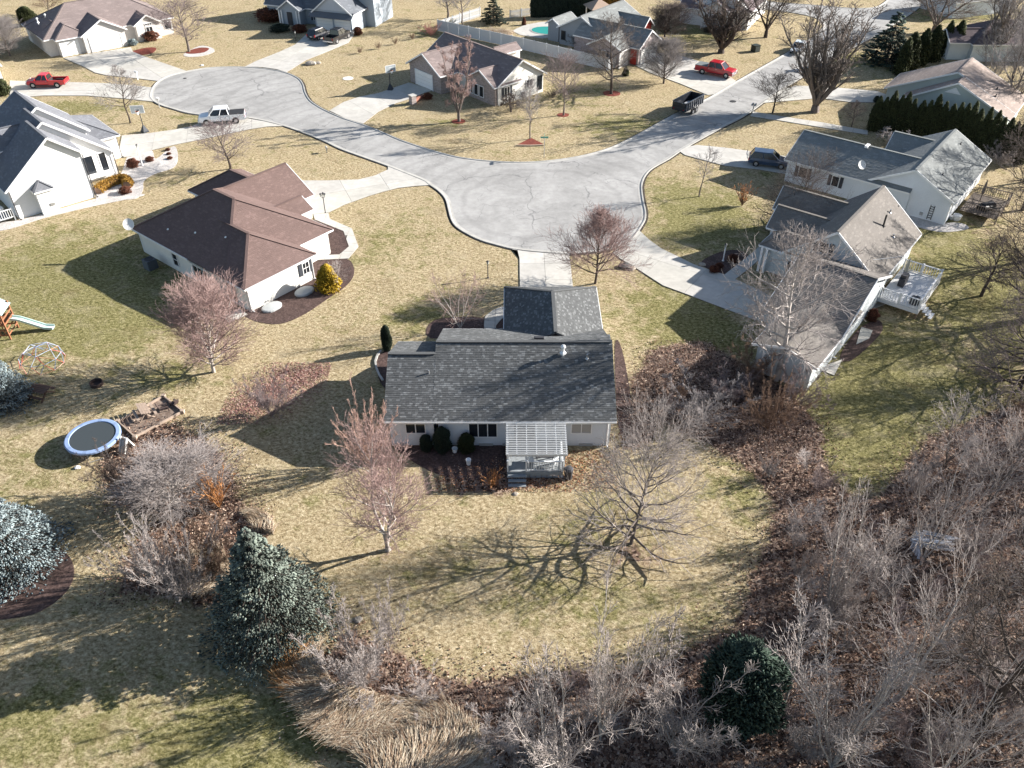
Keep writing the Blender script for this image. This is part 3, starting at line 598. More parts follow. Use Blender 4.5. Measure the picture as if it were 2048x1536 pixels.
B.window((12.0, 4.4, 1.6), '+x', .8, 1.3, 1, bars=1); B.garage((15.94, 14.0), '+x', 4.9); B.garage((13.66, 9.2), '+x', 2.4)
B.downspout(.5, .36, 2.6); B.downspout(7.75, .34, 2.6); B.downspout(.38, 17.6, 2.6)
dish(B, (-.15, 18.0, 2.75), (-.5, -.66, .6), .52)
for q in ((2.2, 10.0), (3.0, 6.2), (1.4, 13.5)): B.vent((q[0], q[1], 2.7 + .6 * q[0]), .05, .05, M_PVC)

# --- tall white house at the left edge, navy roof
Cc = House('gabled_white_house', 'tall white sided house with stepped gables and dark navy roof at the left edge', -52.9, 79.9, 42.5, S_WHITE, R_NAVY, tab=.4, expo=.2, contrast=.09)
Cc.wing(-.35, 8.45, -.35, 6, 7.75, 3.35, 'y', r=5.3, he1=5.2, ends='gn', walls='012', ov=.35)
Cc.wing(-.35, 12.8, 3.95, 9.5, 7.95, 3.35, 'y', r=6.3, he1=2.85, ends='gn', walls='12', ov=.35)
Cc.wing(-.35, 11.9, 8.1, 15.4, 8.25, 3.35, 'y', r=7.2, he1=4.4, ends='gg', walls='123', ov=.35)
Cc.wing(8.4, 17.2, 8.6, 15.1, 5.1, 2.9, 'x', ends='nh', walls='013')
Cc.wing(6.1, 9.7, -1.0, 5.0, 7.0, 5.25, 'x', ends='gn', walls='2')
Cc.wing(2.1, 4.15, -1.05, .3, 3.55, 2.75, 'y', ends='hn', ov=.18, rk=.18, walls='012')
Cc.window((9.6, 4.3, 1.9), '-y', 1.3, 2.2, 1, m=M_WHITE); Cc.window((11.3, 4.3, 1.9), '-y', .8, 2.2, 1); 
b = MB(); b.box(10.3, 3.9, .7, 3.2, .7, .35); b.build('sill_ledge', M_WHITE, Cc.e)
Cc.downspout(8.2, -.1, 5.1, True); Cc.downspout(.05, -.1, 3.2, True); Cc.downspout(12.5, 4.1, 2.8, True); Cc.downspout(14.75, 8.85, 2.8, True)
b = MB(); b.box(3.5, -.9, 1.0, .45, .14, .3); b.build('dryer_vent', M_METAL, Cc.e)
Cc.garage((14.68, 12.6), '+x', 4.9)

# --- taupe-roofed house with white deck, right
Lh = House('taupe_roof_house', 'pale house with taupe shingle roof and white railed deck, right of the centre house', 32.5, 62.2, 51.9, S_PALE, R_TAUPE, tab=.36, expo=.18, contrast=.08)
Lh.wing(0, 9.3, 0, 12.0, 6.4, 2.7, 'x', ends='gg', walls='0123')
Lh.wing(7.9, 11.6, 6.0, 13.6, 4.7, 2.9, 'y', ends='ng', walls='013')
Lh.wing(3.7, 7.7, 6.0, 12.4, 4.5, 2.85, 'y', ends='ng', walls='013')
Lh.wing(.2, 3.5, 6.0, 11.5, 4.0, 2.75, 'y', ends='nh', walls='')
Lh.wing(-9.6, 2.4, -.35, 6.5, 5.05, 2.7, 'y', r=-3.3, ends='gg', walls='023')
Lh.wing(-.35, 5.0, -15.1, -5.0, 3.5, 2.65, 'x', ends='gn', walls='012')
b = MB()
for yy in (10.6, 11.1): b.box(.2, yy, 1.3, .22, .22, 2.6)
b.build('porch_column', M_WHITE, Lh.e)
Lh.window((.3, 5.6, 4.4), '-x', .9, 1.1, 1, shutters=True); Lh.window((.3, 8.0, 1.5), '-x', 1.0, 1.2, 1, shutters=False)
Lh.window((11.7, 3.6, 4.4), '+x', .9, 1.1, 1, shutters=True)
for q, hh in (((9.6, 2.9), .35), ((7.2, 1.5), .3)): Lh.vent((q[0], q[1], 2.7 + .796 * q[1]), hh, .07)
Lh.vent((7.0, 2.6, 2.7 + .796 * 2.6), 1.15, .09, mat('flue_dark', (.06, .055, .05))); Lh.downspout(-.05, .3, 2.6); Lh.downspout(-9.2, .02, 2.6)
b = MB(); p0 = Vector((2.5, .55, 3.35)); b.tube([p0, p0 + Vector((0, 0, .75))], .03, 6); b.tube([p0 + Vector((-1.1, .9, .75)), p0 + Vector((1.3, -1.1, .75))], .022, 5)
for k in range(9): c = p0 + Vector((-1.0 + .27 * k, .82 - .23 * k, .75)); w_ = .55 - .035 * k; b.tube([c + Vector((-w_ * .65, -w_ * .76, 0)), c + Vector((w_ * .65, w_ * .76, 0))], .014, 4)
b.build('roof_antenna', M_METAL, Lh.e)
Lh.garage((-4.6, 6.22), '+y', 4.9)

# --- slate grey house, right, with dish
K = House('slate_roof_house', 'pale grey sided house with slate grey roof and a satellite dish, behind the taupe roof', 45.9, 78.1, 51.5, S_PALEW, R_GREY, tab=.4, expo=.2, contrast=.08)
K.wing(0, 9.3, 0, 14.3, 5.15, 2.7, 'x', ends='gg', walls='0123')
K.wing(-.25, 8.9, 4.5, 18.6, 4.75, 2.7, 'y', ends='ng', walls='013')
K.wing(9.0, 13.2, 4.5, 10.4, 4.5, 2.8, 'y', ends='ng', walls='013')
K.window((.16, 16.3, 1.6), '-x', 1.0, 1.2, 1, shutters=True); K.garage((4.3, 18.26), '+y', 4.9); K.window((.16, 12.5, 1.6), '-x', .8, 1.2, 1, shutters=True)
pd = on_wall(K, 1719, 352, 'x', .9); dish(K, (1.2, 10.5, 3.25), (-.5, -.66, .6), .45)
b = MB(); b.box(.3, 1.8, 1.0, .12, .05, 1.6); b.box(.3, 2.2, 1.0, .12, .05, 1.6)
for k in range(6): b.box(.3, 2.0, .4 + .25 * k, .08, .4, .04)
b.build('trellis', M_DARK, K.e)
K.vent((12.0, 3.3, 4.45), .25, .06, M_DARK); K.vent((3.2, 2.6, 4.05), .25, .06, M_DARK); b = MB(); b.box(4.2, 11.2, 4.75, .9, .35, .22); b.build('roof_vent', M_WHITE, K.e); K.downspout(.1, .35, 2.6)
b = MB()
for q in ((6.0, .25, 1.3), (3.2, .25, .6)): b.box(.28, q[0] * .9, q[2], .12, .3, .3)
b.build('utility_box', M_METAL, K.e)

# --- beige roofed house upper right
J = House('beige_roof_house', 'pale green-grey sided house with big beige roof behind the arborvitae hedge', 62.7, 101.3, 53.2, siding('siding_green_grey', (.42, .47, .45)), R_BEIGE, tab=.6, expo=.22, contrast=.08)
J.wing(0, 13.6, 0, 3.0, 6.0, 2.7, 'x', r=7.2, ends='gn', walls='012'); J.wing(0, 16.6, 3.0, 10.4, 6.412, 2.7, 'x', r=8.1, ends='gg', walls='0123')
J.wing(8.5, 12.5, 8, 15.0, 4.0, 2.7, 'x', ends='ng', walls='03')
J.vent((6.0, 3.4, 4.4), .25, .07, M_DARK); J.vent((3.6, 3.0, 4.2), .25, .07, M_DARK)
b = MB(); b.slab3([Vector((.28, 6.6, 4.5)), Vector((.28, 8.6, 4.5)), Vector((.28, 7.4, 5.3))], .03); b.build('gable_louver', M_WHITE, J.e)

# --- brick house, top middle
BR = brick_mat('old_brick', (.20, .155, .14), (.34, .28, .26), (.36, .34, .32))
G = House('brick_ranch_house', 'brick and white sided house with brown roof in front of the vinyl fence', -2.0, 113.7, 41, S_WARM, R_DTAN, tab=.6, expo=.22, contrast=.10)
G.wing(0, 9.3, 0, 17.8, 5.45, 2.7, 'y', ends='gg', walls='0123')
G.wing(8.75, 17.1, -3.3, 5.0, 5.0, 2.7, 'x', ends='gn', walls='', wallm=BR, gm=S_PALE)
G.wing(0.05, 6.6, -.55, 4.6, 4.4, 2.7, 'x', ends='gn', walls='', wallm=BR)
G.garage((-2.97, 13.1), '-x', 4.1); G.window((-.22, 4.4, 1.35), '-x', .9, 1.5, 1); G.window((-.22, 3.2, 1.35), '-x', .9, 1.5, 1); G.window((-.22, 5.4, 1.35), '-x', .5, 1.5, 1)
G.window((2.0, .35, 1.6), '-y', 1.0, 1.3, 2, shutters=True); G.window((6.2, .35, 1.9), '-y', 1.2, 1.0, 2, shutters=False); G.door((8.2, .33, .5), '-y', .9, 2.0, M_GLASS, 'patio_door'); G.window((5.0, .35, .7), '-y', .9, .5, 1)
G.downspout(.3, .25, 2.6); G.downspout(.35, 6.9, 2.6)
G.wing(8.5, 11.0, 7.5, 12.0, 4.4, 3.6, 'x', ends='nn', walls='')

# --- grey house with red gables, top
RED = siding('siding_barn_red', (.33, .035, .025)); BRG = brick_mat('pinkish_brick', (.27, .20, .19), (.38, .31, .30), (.42, .40, .39))
Hh = House('grey_red_gable_house', 'blue-grey house with two red gables and white garage door beside the pool', 14.8, 137.5, 52, siding('siding_slate', (.235, .26, .285)), R_GREY, tab=.65, expo=.25, contrast=.10)
Hh.wing(0, 9.4, 0, 13.0, 5.1, 2.7, 'x', ends='gg', walls='0123')
Hh.wing(7.2, 10.9, -2.9, 5.0, 4.3, 2.7, 'y', ends='gn', walls='01', gm=RED, wallm=RED)
Hh.wing(-2.0, 4.7, -7.8, 4.7, 4.75, 2.7, 'y', ends='gn', walls='01', gm=RED, wallm=BRG)
Hh.wing(-6.2, .2, -4.8, 0, 4.3, 2.7, 'x', ends='gn', walls='2', wallm=BRG)
Hh.wing(9.2, 12.2, .6, 6, 3.7, 2.75, 'x', ends='gg', walls='023')
for yy in (1.6, 4.6, 8.2): Hh.window((.34, yy, 1.5), '-x', .8, 1.4, 1, m=M_DARK)
Hh.garage((1.4, -7.46), '-y', 4.6); Hh.window((8.9, -2.57, 1.5), '-y', .9, 1.2, 1); Hh.window((-4.46, -2.9, 1.5), '-x', .8, 1.4, 1, shutters=True)
Hh.door((-1.67, -6.6, .1), '-x', 1.1, 2.3, RED); Hh.garage((-3.4, -5.83), '-y', 2.3)

# --- brown roofed house top left
D = House('brown_three_car_house', 'white brick house with brown roof and white garage doors at the top left', -72.1, 135.5, 40, mat('painted_brick_white', (.60, .57, .54), .9, noise=(6, .08)), R_DTAN, tab=.65, expo=.25, contrast=.06)
D.wing(1.5, 14.0, -1.6, 19.6, 6.15, 2.7, 'x', ends='hh', walls='0123')
D.wing(3.5, 10.9, -.45, 6, 4.75, 2.7, 'y', ends='gn', walls='012'); D.wing(-.2, 5, .1, 5, 4.2, 2.7, 'y', ends='hn', walls='012'); D.wing(-1.6, 4.2, 5, 12, 4.4, 2.7, 'y', ends='nh', walls='0')
D.wing(12.3, 17.0, .3, 6, 4.1, 2.7, 'y', ends='gn', walls='012')
D.garage((7.2, -.1), '-y', 4.9); D.garage((1.7, .5), '-y', 2.7); D.window((14.8, .65, 1.5), '-y', 1.1, 1.3, 2); D.window((14.8, .65, 2.55), '-y', 1.1, .35, 3); D.window((18.4, 1.9, 1.5), '-y', 1.2, 1.2, 1)
for q in ((1.2, 8.2), (3.6, 8.5), (-.5, 6.5)): D.vent((q[0], q[1], 4.2), .5, .10, M_PVC, True)

# --- blue-grey house with porch, top
F = House('blue_grey_porch_house', 'blue-grey two storey house with white double garage at the top of the picture', -34.7, 151.2, -19, siding('siding_smoke_blue', (.33, .37, .41)), R_BLUE, tab=.65, expo=.25, contrast=.10)
F.wing(0, 7.9, -.2, 8, 6.1, 3.1, 'y', ends='gn', walls='012', gm=siding('siding_mist', (.45, .48, .52)))
F.wing(3.0, 12.0, -11.5, 4.0, 6.4, 2.7, 'x', ends='gg', walls='0123'); F.wing(-7.6, -3.0, .9, 7, 4.3, 2.7, 'y', ends='gn', walls='2'); F.wing(5.0, 13.0, 4.5, 9.6, 7.6, 5.2, 'x', ends='gg', walls='0123', wallm=None)
F.wing(-2.6, .4, 4.3, 8, 6.6, 5.6, 'y', ends='gn', walls='2', rk=.2, ov=.25)
b = MB(); b.slab3([Vector((-.15, -1.0, 2.55)), Vector((8.05, -1.0, 2.55)), Vector((8.05, .3, 3.35)), Vector((-.15, .3, 3.35))], .1); sk = b.build('skirt_roof', R_BLUE, F.e)
F.garage((2.25, .15), '-y', 2.9, 2.3); F.garage((5.75, .15), '-y', 2.9, 2.3); F.window((-1.3, 3.34, 1.5), '-y', 1.1, 1.5, 2, shutters=True); F.window((-1.1, 4.52, 5.0), '-y', 1.4, 1.0, 2)
F.door((-5.3, 1.2, .1), '-y', 1.0, 2.2, M_DARK)
for xx in (-7.3, -6.8, -3.8, -3.3): F_c = MB(); F_c.box(xx, 1.05, 1.3, .2, .2, 2.6); F_c.build('porch_column', M_WHITE, F.e)

# --- white house top centre-right, dark hip house right, small white house left edge
I = House('white_farmhouse', 'white two storey house behind bare trees at the top edge', 31.5, 155.5, -27, S_WHITE, R_DK, tab=.7, expo=.28, contrast=.08)
I.wing(0, 11, 0, 14, 6.4, 3.1, 'y', ends='hg', walls='0123'); I.wing(-.6, 4.2, -1.8, 5, 4.2, 2.8, 'x', ends='gn', walls='012'); I.wing(2.5, 7.8, -1.6, 4, 4.6, 3.0, 'y', ends='gn', walls='2')
for k in range(4): I.window((10.62, 2 + 3 * k, 1.6), '+x', .9, 1.3, 1, m=M_WHITE)
for xx in (3.6, 5.0, 6.4): I.window((xx, -1.27, 1.6), '-y', .8, 1.4, 1)
for xx in (3.0, 4.4, 5.8, 7.4): F_c = MB(); F_c.box(xx, -1.9, 1.2, .18, .18, 2.4); F_c.build('porch_column', M_WHITE, I.e)
Mh = House('dark_roof_house', 'low house with dark hipped roof at the upper right edge', 68.9, 133.4, 0, S_PALE, R_DK, tab=.7, expo=.28, contrast=.10)
Mh.wing(0, 9.0, 3.2, 22, 5.2, 2.7, 'x', ends='hh', walls='0123'); Mh.wing(1.0, 6.0, 0, 8, 4.2, 2.7, 'x', ends='gn', walls='012')
E_ = House('white_garage_house', 'white gable end of a house at the left edge beside the red pickup', -85.5, 123.0, 38, S_WHITE, R_GREY, tab=.7, expo=.28, contrast=.08)
E_.wing(0, 8.2, -9, 3, 6.2, 3.4, 'y', ends='gg', walls='0123'); E_.garage((7.8, -.5), '+x', 3.5)
N_ = House('small_roof_house', 'small grey roof seen through bare trees at the top right corner', 80, 158, 20, S_PALEW, R_GREY, tab=.7, expo=.28, contrast=.08)
N_.wing(0, 9, 0, 14, 5.5, 2.8, 'x', ends='gg', walls='0123')
# gazebo beside the pool
gz = thing('gazebo', (15.6, 157.5, 0), 'small pavilion with tan pyramid roof beside the pool', 'gazebo', rz=.3)
b = MB()
for sx, sy in ((-1, -1), (1, -1), (1, 1), (-1, 1)):
    q = MB(); q.box(sx * 1.7, sy * 1.7, 1.2, .16, .16, 2.4); q.build('post', M_WHITE, gz); b.face([(sx * 2.2, sy * 2.2, 2.4), ((sx if sx * sy < 0 else -sx) * 2.2, (sy if sx * sy > 0 else -sy) * 2.2, 2.4), (0, 0, 3.7)])
b.box(0, 0, 2.36, 4.3, 4.3, .1); b.build('roof', shingle('shingle_sand', (.40, .30, .23)), gz)
# ------------------------------------------------------------------ drives, walks, beds
paved('main_driveway', None, 0, 3.7, 3.3, world=[(.75, 61.2), (5.75, 61.2), (5.75, 72.2), (6.0, 73.0)] + [tuple(at(x, y + 2.5).xy) for x, y in ((1152, 507), (1120, 506), (1087, 504.5), (1055, 501.5), (1024, 497.5))] + [(.5, 73.6), (.75, 71.5)], label='short concrete driveway of two slab columns leading up to the charcoal garage')
paved('shared_driveway', [(1277, 461), (1300, 482), (1324, 499), (1356, 514), (1386, 529), (1420, 541), (1449, 550), (1519, 581), (1560, 605), (1560, 650), (1511, 641), (1449, 618), (1386, 594), (1326, 572), (1264, 532), (1240, 518), (1225, 506), (1240, 494), (1262, 478)], -34, 4.2, 4.0)
paved('long_walk', [(1448, 551), (1469, 560), (1500, 536), (1562, 482), (1536, 478), (1500, 510)], 45, 1.6, 1.6)
paved('side_driveway', [(1394, 291), (1449, 296), (1536, 308), (1590, 316), (1590, 352), (1520, 340), (1449, 332), (1411, 322), (1370, 311), (1358, 303), (1376, 294)], -28, 4.5, 4.5)
paved('upper_driveway', [(1524, 207), (1536, 199), (1562, 181), (1590, 172), (1650, 174), (1753, 183), (1790, 196), (1790, 206), (1700, 205), (1640, 197), (1545, 205)], -8, 4.5, 5)
paved('entry_path', [(1506, 224), (1560, 233), (1640, 245), (1735, 262), (1735, 270), (1640, 255), (1560, 242), (1500, 233)], -25, 1.8, 2.2)
paved('pickup_driveway', [(1264, 128), (1300, 146), (1360, 168), (1416, 191), (1430, 189), (1472, 163), (1445, 143), (1400, 124), (1360, 112), (1312, 106), (1277, 118)], 52, 4.5, 4.5)
paved('brick_house_driveway', [(659, 222), (687, 205), (720, 194), (757, 187), (800, 172), (818, 166), (868, 181), (850, 186), (820, 198), (792, 207), (757, 224), (726, 248), (690, 237)], 38, 4.2, 4.2)
paved('north_driveway', [(490, 134), (512, 123), (560, 104), (590, 90), (610, 72), (632, 56), (712, 64), (707, 72), (697, 86), (662, 101), (612, 121), (585, 138), (573, 145), (553, 139), (524, 135)], 68, 4.5, 4.5)
paved('corner_driveway', [(128, 117), (175, 109), (262, 95), (266, 104), (282, 111), (325, 126), (374, 143), (360, 146), (338, 152), (318, 163), (262, 156), (212, 151), (190, 146), (170, 135)], 40, 4.5, 4.5)
paved('west_driveway', [(20, 162), (80, 164), (137, 165), (207, 167), (262, 171), (307, 176), (303, 190), (303, 198), (308, 204), (250, 198), (175, 192), (85, 192), (40, 196), (20, 190)], 3, 4.5, 4.5)
paved('pickup_crossing_driveway', [(244, 272), (300, 267), (350, 260), (385, 253), (404, 244), (403, 233), (440, 235), (491, 237), (530, 244), (567, 253), (534, 254), (495, 260), (425, 275), (350, 290), (300, 302), (262, 314), (236, 316)], 15, 4.5, 4.5)
paved('brown_house_driveway', [(597, 362), (655, 362), (717, 360), (750, 352), (776, 340), (776, 333), (812, 348), (849, 363), (862, 371), (830, 373), (795, 377), (767, 384), (737, 393), (687, 411), (657, 426), (626, 430), (610, 400)], 22, 4.2, 4.2)
paved('curving_walk', [(626, 428), (657, 427), (660, 439), (704, 458), (717, 494), (697, 518), (632, 521), (632, 512), (679, 510), (698, 494), (687, 463), (630, 440)], 0, 1.7, 1.7)
paved('front_walk', [(970, 634), (985, 622), (1004, 614), (1012, 618), (1012, 632), (1002, 640), (992, 652), (992, 672), (970, 672), (968, 650)], 0, 1.2, 1.2)
sheet('pool_deck', wpoly([(1024, 62), (1050, 50), (1085, 44), (1150, 48), (1110, 75), (1085, 77), (1040, 70)]), .05, M_CONC, z0=.001)
paved('patio_slab', [(1634, 738), (1684, 720), (1668, 752)], 0, 3, 3)
paved('stoop_slab', [(1712, 690), (1738, 678), (1745, 662), (1722, 655)], 0, 2, 2)
paved('rear_patio', [(440, 634), (478, 618), (496, 630), (458, 646)], 40, 1.8, 1.8)

def bed(name, px, m, z=.03, sub=4):
    P = [tuple(p) for p in smooth_line([at(x, y) for x, y in px], sub, True)] if sub else wpoly(px); return sheet(name, P, z, m, kind='structure', z0=.0)
bed('mulch_bed', [(632, 522), (690, 518), (706, 530), (707, 552), (690, 574), (655, 598), (610, 628), (560, 648), (510, 642), (486, 624), (520, 605), (600, 560)], M_MULCH)
bed('mulch_bed', [(629, 440), (687, 463), (698, 494), (679, 510), (632, 510), (622, 470)], M_MULCH, .04, 0)
bed('mulch_bed', [(-90, 1130), (20, 1075), (95, 1085), (140, 1115), (146, 1160), (110, 1205), (40, 1235), (-80, 1230)], M_MULCH)
bed('mulch_bed', [(752, 722), (764, 706), (782, 704), (785, 770), (770, 776), (757, 756)], M_MULCH)
bed('mulch_bed', [(992, 640), (1002, 628), (1014, 626), (1014, 660), (994, 660)], M_MULCH)
bed('mulch_bed', [(870, 640), (965, 636), (965, 668), (860, 676)], M_MULCH)
bed('mulch_bed', [(1402, 528), (1430, 508), (1470, 500), (1496, 512), (1468, 548), (1448, 550)], M_MULCH)
bed('mulch_bed', [(1230, 690), (1244, 700), (1262, 800), (1258, 860), (1236, 850)], M_MULCH)
bed('mulch_bed', [(1680, 712), (1715, 660), (1755, 640), (1765, 660), (1740, 690), (1700, 722)], M_MULCH)
bed('mulch_bed', [(800, 870), (1010, 885), (1015, 935), (960, 960), (880, 950), (800, 905)], M_MULCH)
bed('mulch_bed', [(1560, 470), (1545, 520), (1560, 560), (1620, 520), (1600, 470)], M_MULCH)
bed('gravel_bed', [(252, 320), (262, 304), (285, 296), (305, 302), (312, 318), (340, 296), (352, 295), (356, 318), (346, 336), (310, 348), (288, 362), (286, 380), (270, 398), (215, 398), (192, 396), (205, 370), (240, 350)], M_GRAV)
bed('gravel_bed', [(0, 446), (40, 440), (120, 418), (200, 396), (270, 388), (285, 392), (190, 412), (90, 436), (20, 458), (-20, 462)], M_GRAV, .025)
bed('gravel_bed', [(1820, 430), (1870, 445), (1920, 446), (1936, 458), (1880, 464), (1820, 448)], M_GRAV)
bed('gravel_bed', [(368, 108), (400, 92), (424, 96), (428, 104), (405, 112), (378, 114)], M_GRAV)
bed('red_mulch_bed', [(372, 104), (398, 96), (418, 97), (408, 105), (380, 108)], M_REDM, .045)
bed('red_mulch_bed', [(262, 104), (290, 96), (312, 96), (305, 106), (280, 110)], M_REDM)
for x, y, r in ((917, 243, .95), (1126, 230, .85), (1223, 187, 1.3)):
    c = at(x, y); sheet('red_mulch_ring', [(c.x + r * math.cos(a / 16 * 6.283) * RND.uniform(.9, 1.05), c.y + r * .9 * math.sin(a / 16 * 6.283)) for a in range(16)], .04, M_REDM, z0=.0)
bed('red_mulch_bed', [(1062, 276), (1086, 288), (1087, 291), (1031, 292)], M_REDM, .05, 0)
b = MB(); P = [at(x, y) for x, y in [(1031, 292), (1060, 292.5), (1087, 291.5)]]
for i in range(2): b.beam(P[i] + Vector((0, 0, .08)), P[i + 1] + Vector((0, 0, .08)), .15, .16)
setp(b.build('timber_edging', mat('pale_timber', (.42, .34, .25), noise=(3, .2))), 'pale timber edging along the front of the triangular red mulch bed', 'edging')
# egress window wells at the brown house
for i, (px, py) in enumerate(((544, 616), (609, 585))):
    c = at(px, py); t = thing('window_well', (c.x, c.y, 0), ('grey domed window well cover by the corner of the brown-roofed house', 'grey domed window well cover nearer the golden shrub')[i], 'well cover', 'window well covers', math.radians(50.9))
    b = MB(); b.lathe([(.98, .0), (1.0, .16), (.9, .24), (.4, .30), (.01, .32)], 20); b.v = [(v[0], max(v[1], -.9) * .75, v[2]) for v in b.v]; b.build('cover', mat('well_cover', (.38, .40, .40), .35), t)

# pool
pl = thing('swimming_pool', (at(1098, 62).x, at(1098, 62).y, 0), 'small turquoise swimming pool in a pale concrete deck', 'pool', rz=-.3)
b = MB(); b.prism([(3.4 * math.cos(a / 20 * 6.283), 2.6 * math.sin(a / 20 * 6.283)) for a in range(20)], .05, .10); b.build('coping', M_KERB, pl)
b = MB(); b.prism([(3.1 * math.cos(a / 20 * 6.283), 2.3 * math.sin(a / 20 * 6.283)) for a in range(20)], .06, .12); b.build('water', mat('pool_water', (.05, .33, .30), .08), pl)

# ------------------------------------------------------------------ deck and slatted cover behind the centre house
M_DKGREY = mat('deck_blue_grey', (.24, .265, .28), .8, noise=(4, .15)); M_DKBOARD = mat('deck_board_grey', (.27, .29, .30), .85, noise=(3, .2)); M_RAIL = mat('rail_pale_grey', (.62, .64, .65), .7)
dk = thing('back_deck', (1.6, 42.6, 0), 'blue-grey raised deck with railing and steps behind the centre house', 'deck')
def child(parent, name, b, m, **k):
    o = b.build(name, m, parent, **k); o.location = -Vector(parent.location) if abs(parent.rotation_euler.z) < 1e-6 else o.location; return o
for i in range(26):
    y = 44.2 - (i + .5) * .125; b = MB(); b.box(1.6, y, .62, 3.9, .115, .03); child(dk, 'deck_board', b, M_DKBOARD)
b = MB(); b.box(1.6, 40.95, .45, 3.9, .05, .3); b.box(3.53, 42.5, .45, .05, 3.2, .3); b.box(-.33, 42.5, .45, .05, 3.2, .3); child(dk, 'rim_joist', b, M_DKGREY)
for i in range(10):
    b = MB(); b.box(-.3 + .15 + i * .4, 40.97, .16, .37, .03, .3); child(dk, 'skirt_board', b, M_DKGREY)
def rail(parent, a, c, z0, z1, m, n, bw=.04, loc=True):
    a = Vector(a); c = Vector(c); b = MB(); b.beam(a + Vector((0, 0, z1)), c + Vector((0, 0, z1)), .12, .05); b.beam(a + Vector((0, 0, z0 + .1)), c + Vector((0, 0, z0 + .1)), .05, .06); child(parent, 'handrail', b, m)
    me = None
    for i in range(1, n):
        p = a.lerp(c, i / n)
        if me is None: q = MB(); q.box(0, 0, (z0 + z1) / 2, bw, bw, z1 - z0 - .1); me = q.data('baluster', m)
        o = bpy.data.objects.new('baluster', me); link(o, parent); o.location = p - (Vector(parent.location) if abs(parent.rotation_euler.z) < 1e-6 else Vector((0, 0, 0)))
def post(parent, p, z0, z1, m, w=.11, name='post'):
    b = MB(); b.box(p[0], p[1], (z0 + z1) / 2, w, w, z1 - z0); b.box(p[0], p[1], z1 + .02, w + .04, w + .04, .04); return child(parent, name, b, m)
rail(dk, (1.0, 41.0, 0), (3.5, 41.0, 0), .62, 1.55, M_RAIL, 14); rail(dk, (3.5, 41.0, 0), (3.5, 44.1, 0), .62, 1.55, M_RAIL, 16); rail(dk, (-.3, 41.0, 0), (-.3, 44.1, 0), .62, 1.55, M_RAIL, 16)
for p in ((-.3, 41), (1.0, 41), (3.5, 41)): post(dk, p, 0, 1.6, M_RAIL)
for k in range(3):
    b = MB(); b.box(.35, 40.75 - .28 * k, .42 - .19 * k, 1.25, .3, .06); b.box(.35, 40.88 - .28 * k, .33 - .19 * k, 1.25, .03, .16); child(dk, 'step', b, M_DKGREY)
pg = thing('slatted_cover', (1.7, 42.5, 0), 'pale slatted cover roof sloping out over the back deck', 'pergola')
def pz(y): return 2.3 + (y - 41.0) * .1
for i in range(19):
    y = 43.85 - i * (2.95 / 18); b = MB(); b.box(1.7, y, pz(y) + .05, 4.25, .07, .035); child(pg, 'slat', b, mat('slat_weathered_white', (.40, .41, .41), .8, noise=(5, .12)))
for i in range(7):
    x = -.35 + i * .683; b = MB(); b.beam((x, 43.9, pz(43.9) - .03), (x, 40.85, pz(40.85) - .03), .045, .14); child(pg, 'rafter', b, M_RAIL)
b = MB(); b.box(1.7, 41.0, pz(41) - .16, 4.2, .08, .14); child(pg, 'beam', b, M_RAIL)
for x in (-.3, 3.6): post(pg, (x, 41.12), .6, 2.1, M_RAIL)
tb = thing('patio_table', (2.3, 42.0, .635), 'small dark table under the slatted cover on the back deck', 'table'); b = MB(); b.box(0, 0, .70, 1.3, .8, .04); b.build('tabletop', M_DARK, tb)
for sx, sy in ((-1, -1), (1, -1), (1, 1), (-1, 1)): b = MB(); b.box(sx * .55, sy * .32, .34, .05, .05, .68); b.build('leg', M_DARK, tb)
for i, (x, y, r, lb) in enumerate(((1.25, 41.7, .4, 'pale patio chair at the left of the deck table'), (2.9, 41.45, 2.4, 'pale patio chair near the deck railing corner'))):
    t = thing('patio_chair', (x, y, .635), lb, 'chair', 'patio chairs on the back deck', r); b = MB(); b.box(0, 0, .43, .5, .5, .05); b.build('seat', M_RAIL, t); b = MB(); b.box(-.24, 0, .72, .05, .5, .5); b.build('backrest', M_RAIL, t)
    for sx, sy in ((-1, -1), (1, -1), (1, 1), (-1, 1)): b = MB(); b.box(sx * .21, sy * .21, .2, .04, .04, .4); b.build('leg', M_RAIL, t)
gr = thing('covered_grill', (3.95, 40.95, 0), 'black covered grill standing in leaves beside the back deck', 'grill'); b = MB(); b.lathe([(.26, 0), (.3, .5), (.34, .85), (.25, 1.0), (.05, 1.05)], 12); b.build('cover', M_DARK, gr)
def planter(x, y, lb, r=.22, h=.38, m=None, z=0):
    t = thing('planter', (x, y, z), lb, 'planter', 'planters'); b = MB(); b.lathe([(r * .7, 0), (r, h), (r * .9, h), (r * .8, h - .05)], 12); b.build('pot', m or M_WHITE, t); return t
planter(-4.15, 43.6, 'small white pot by the wall between the evergreens'); planter(-3.1, 42.3, 'white urn in front of the patterned evergreen shrub', .2, .5)

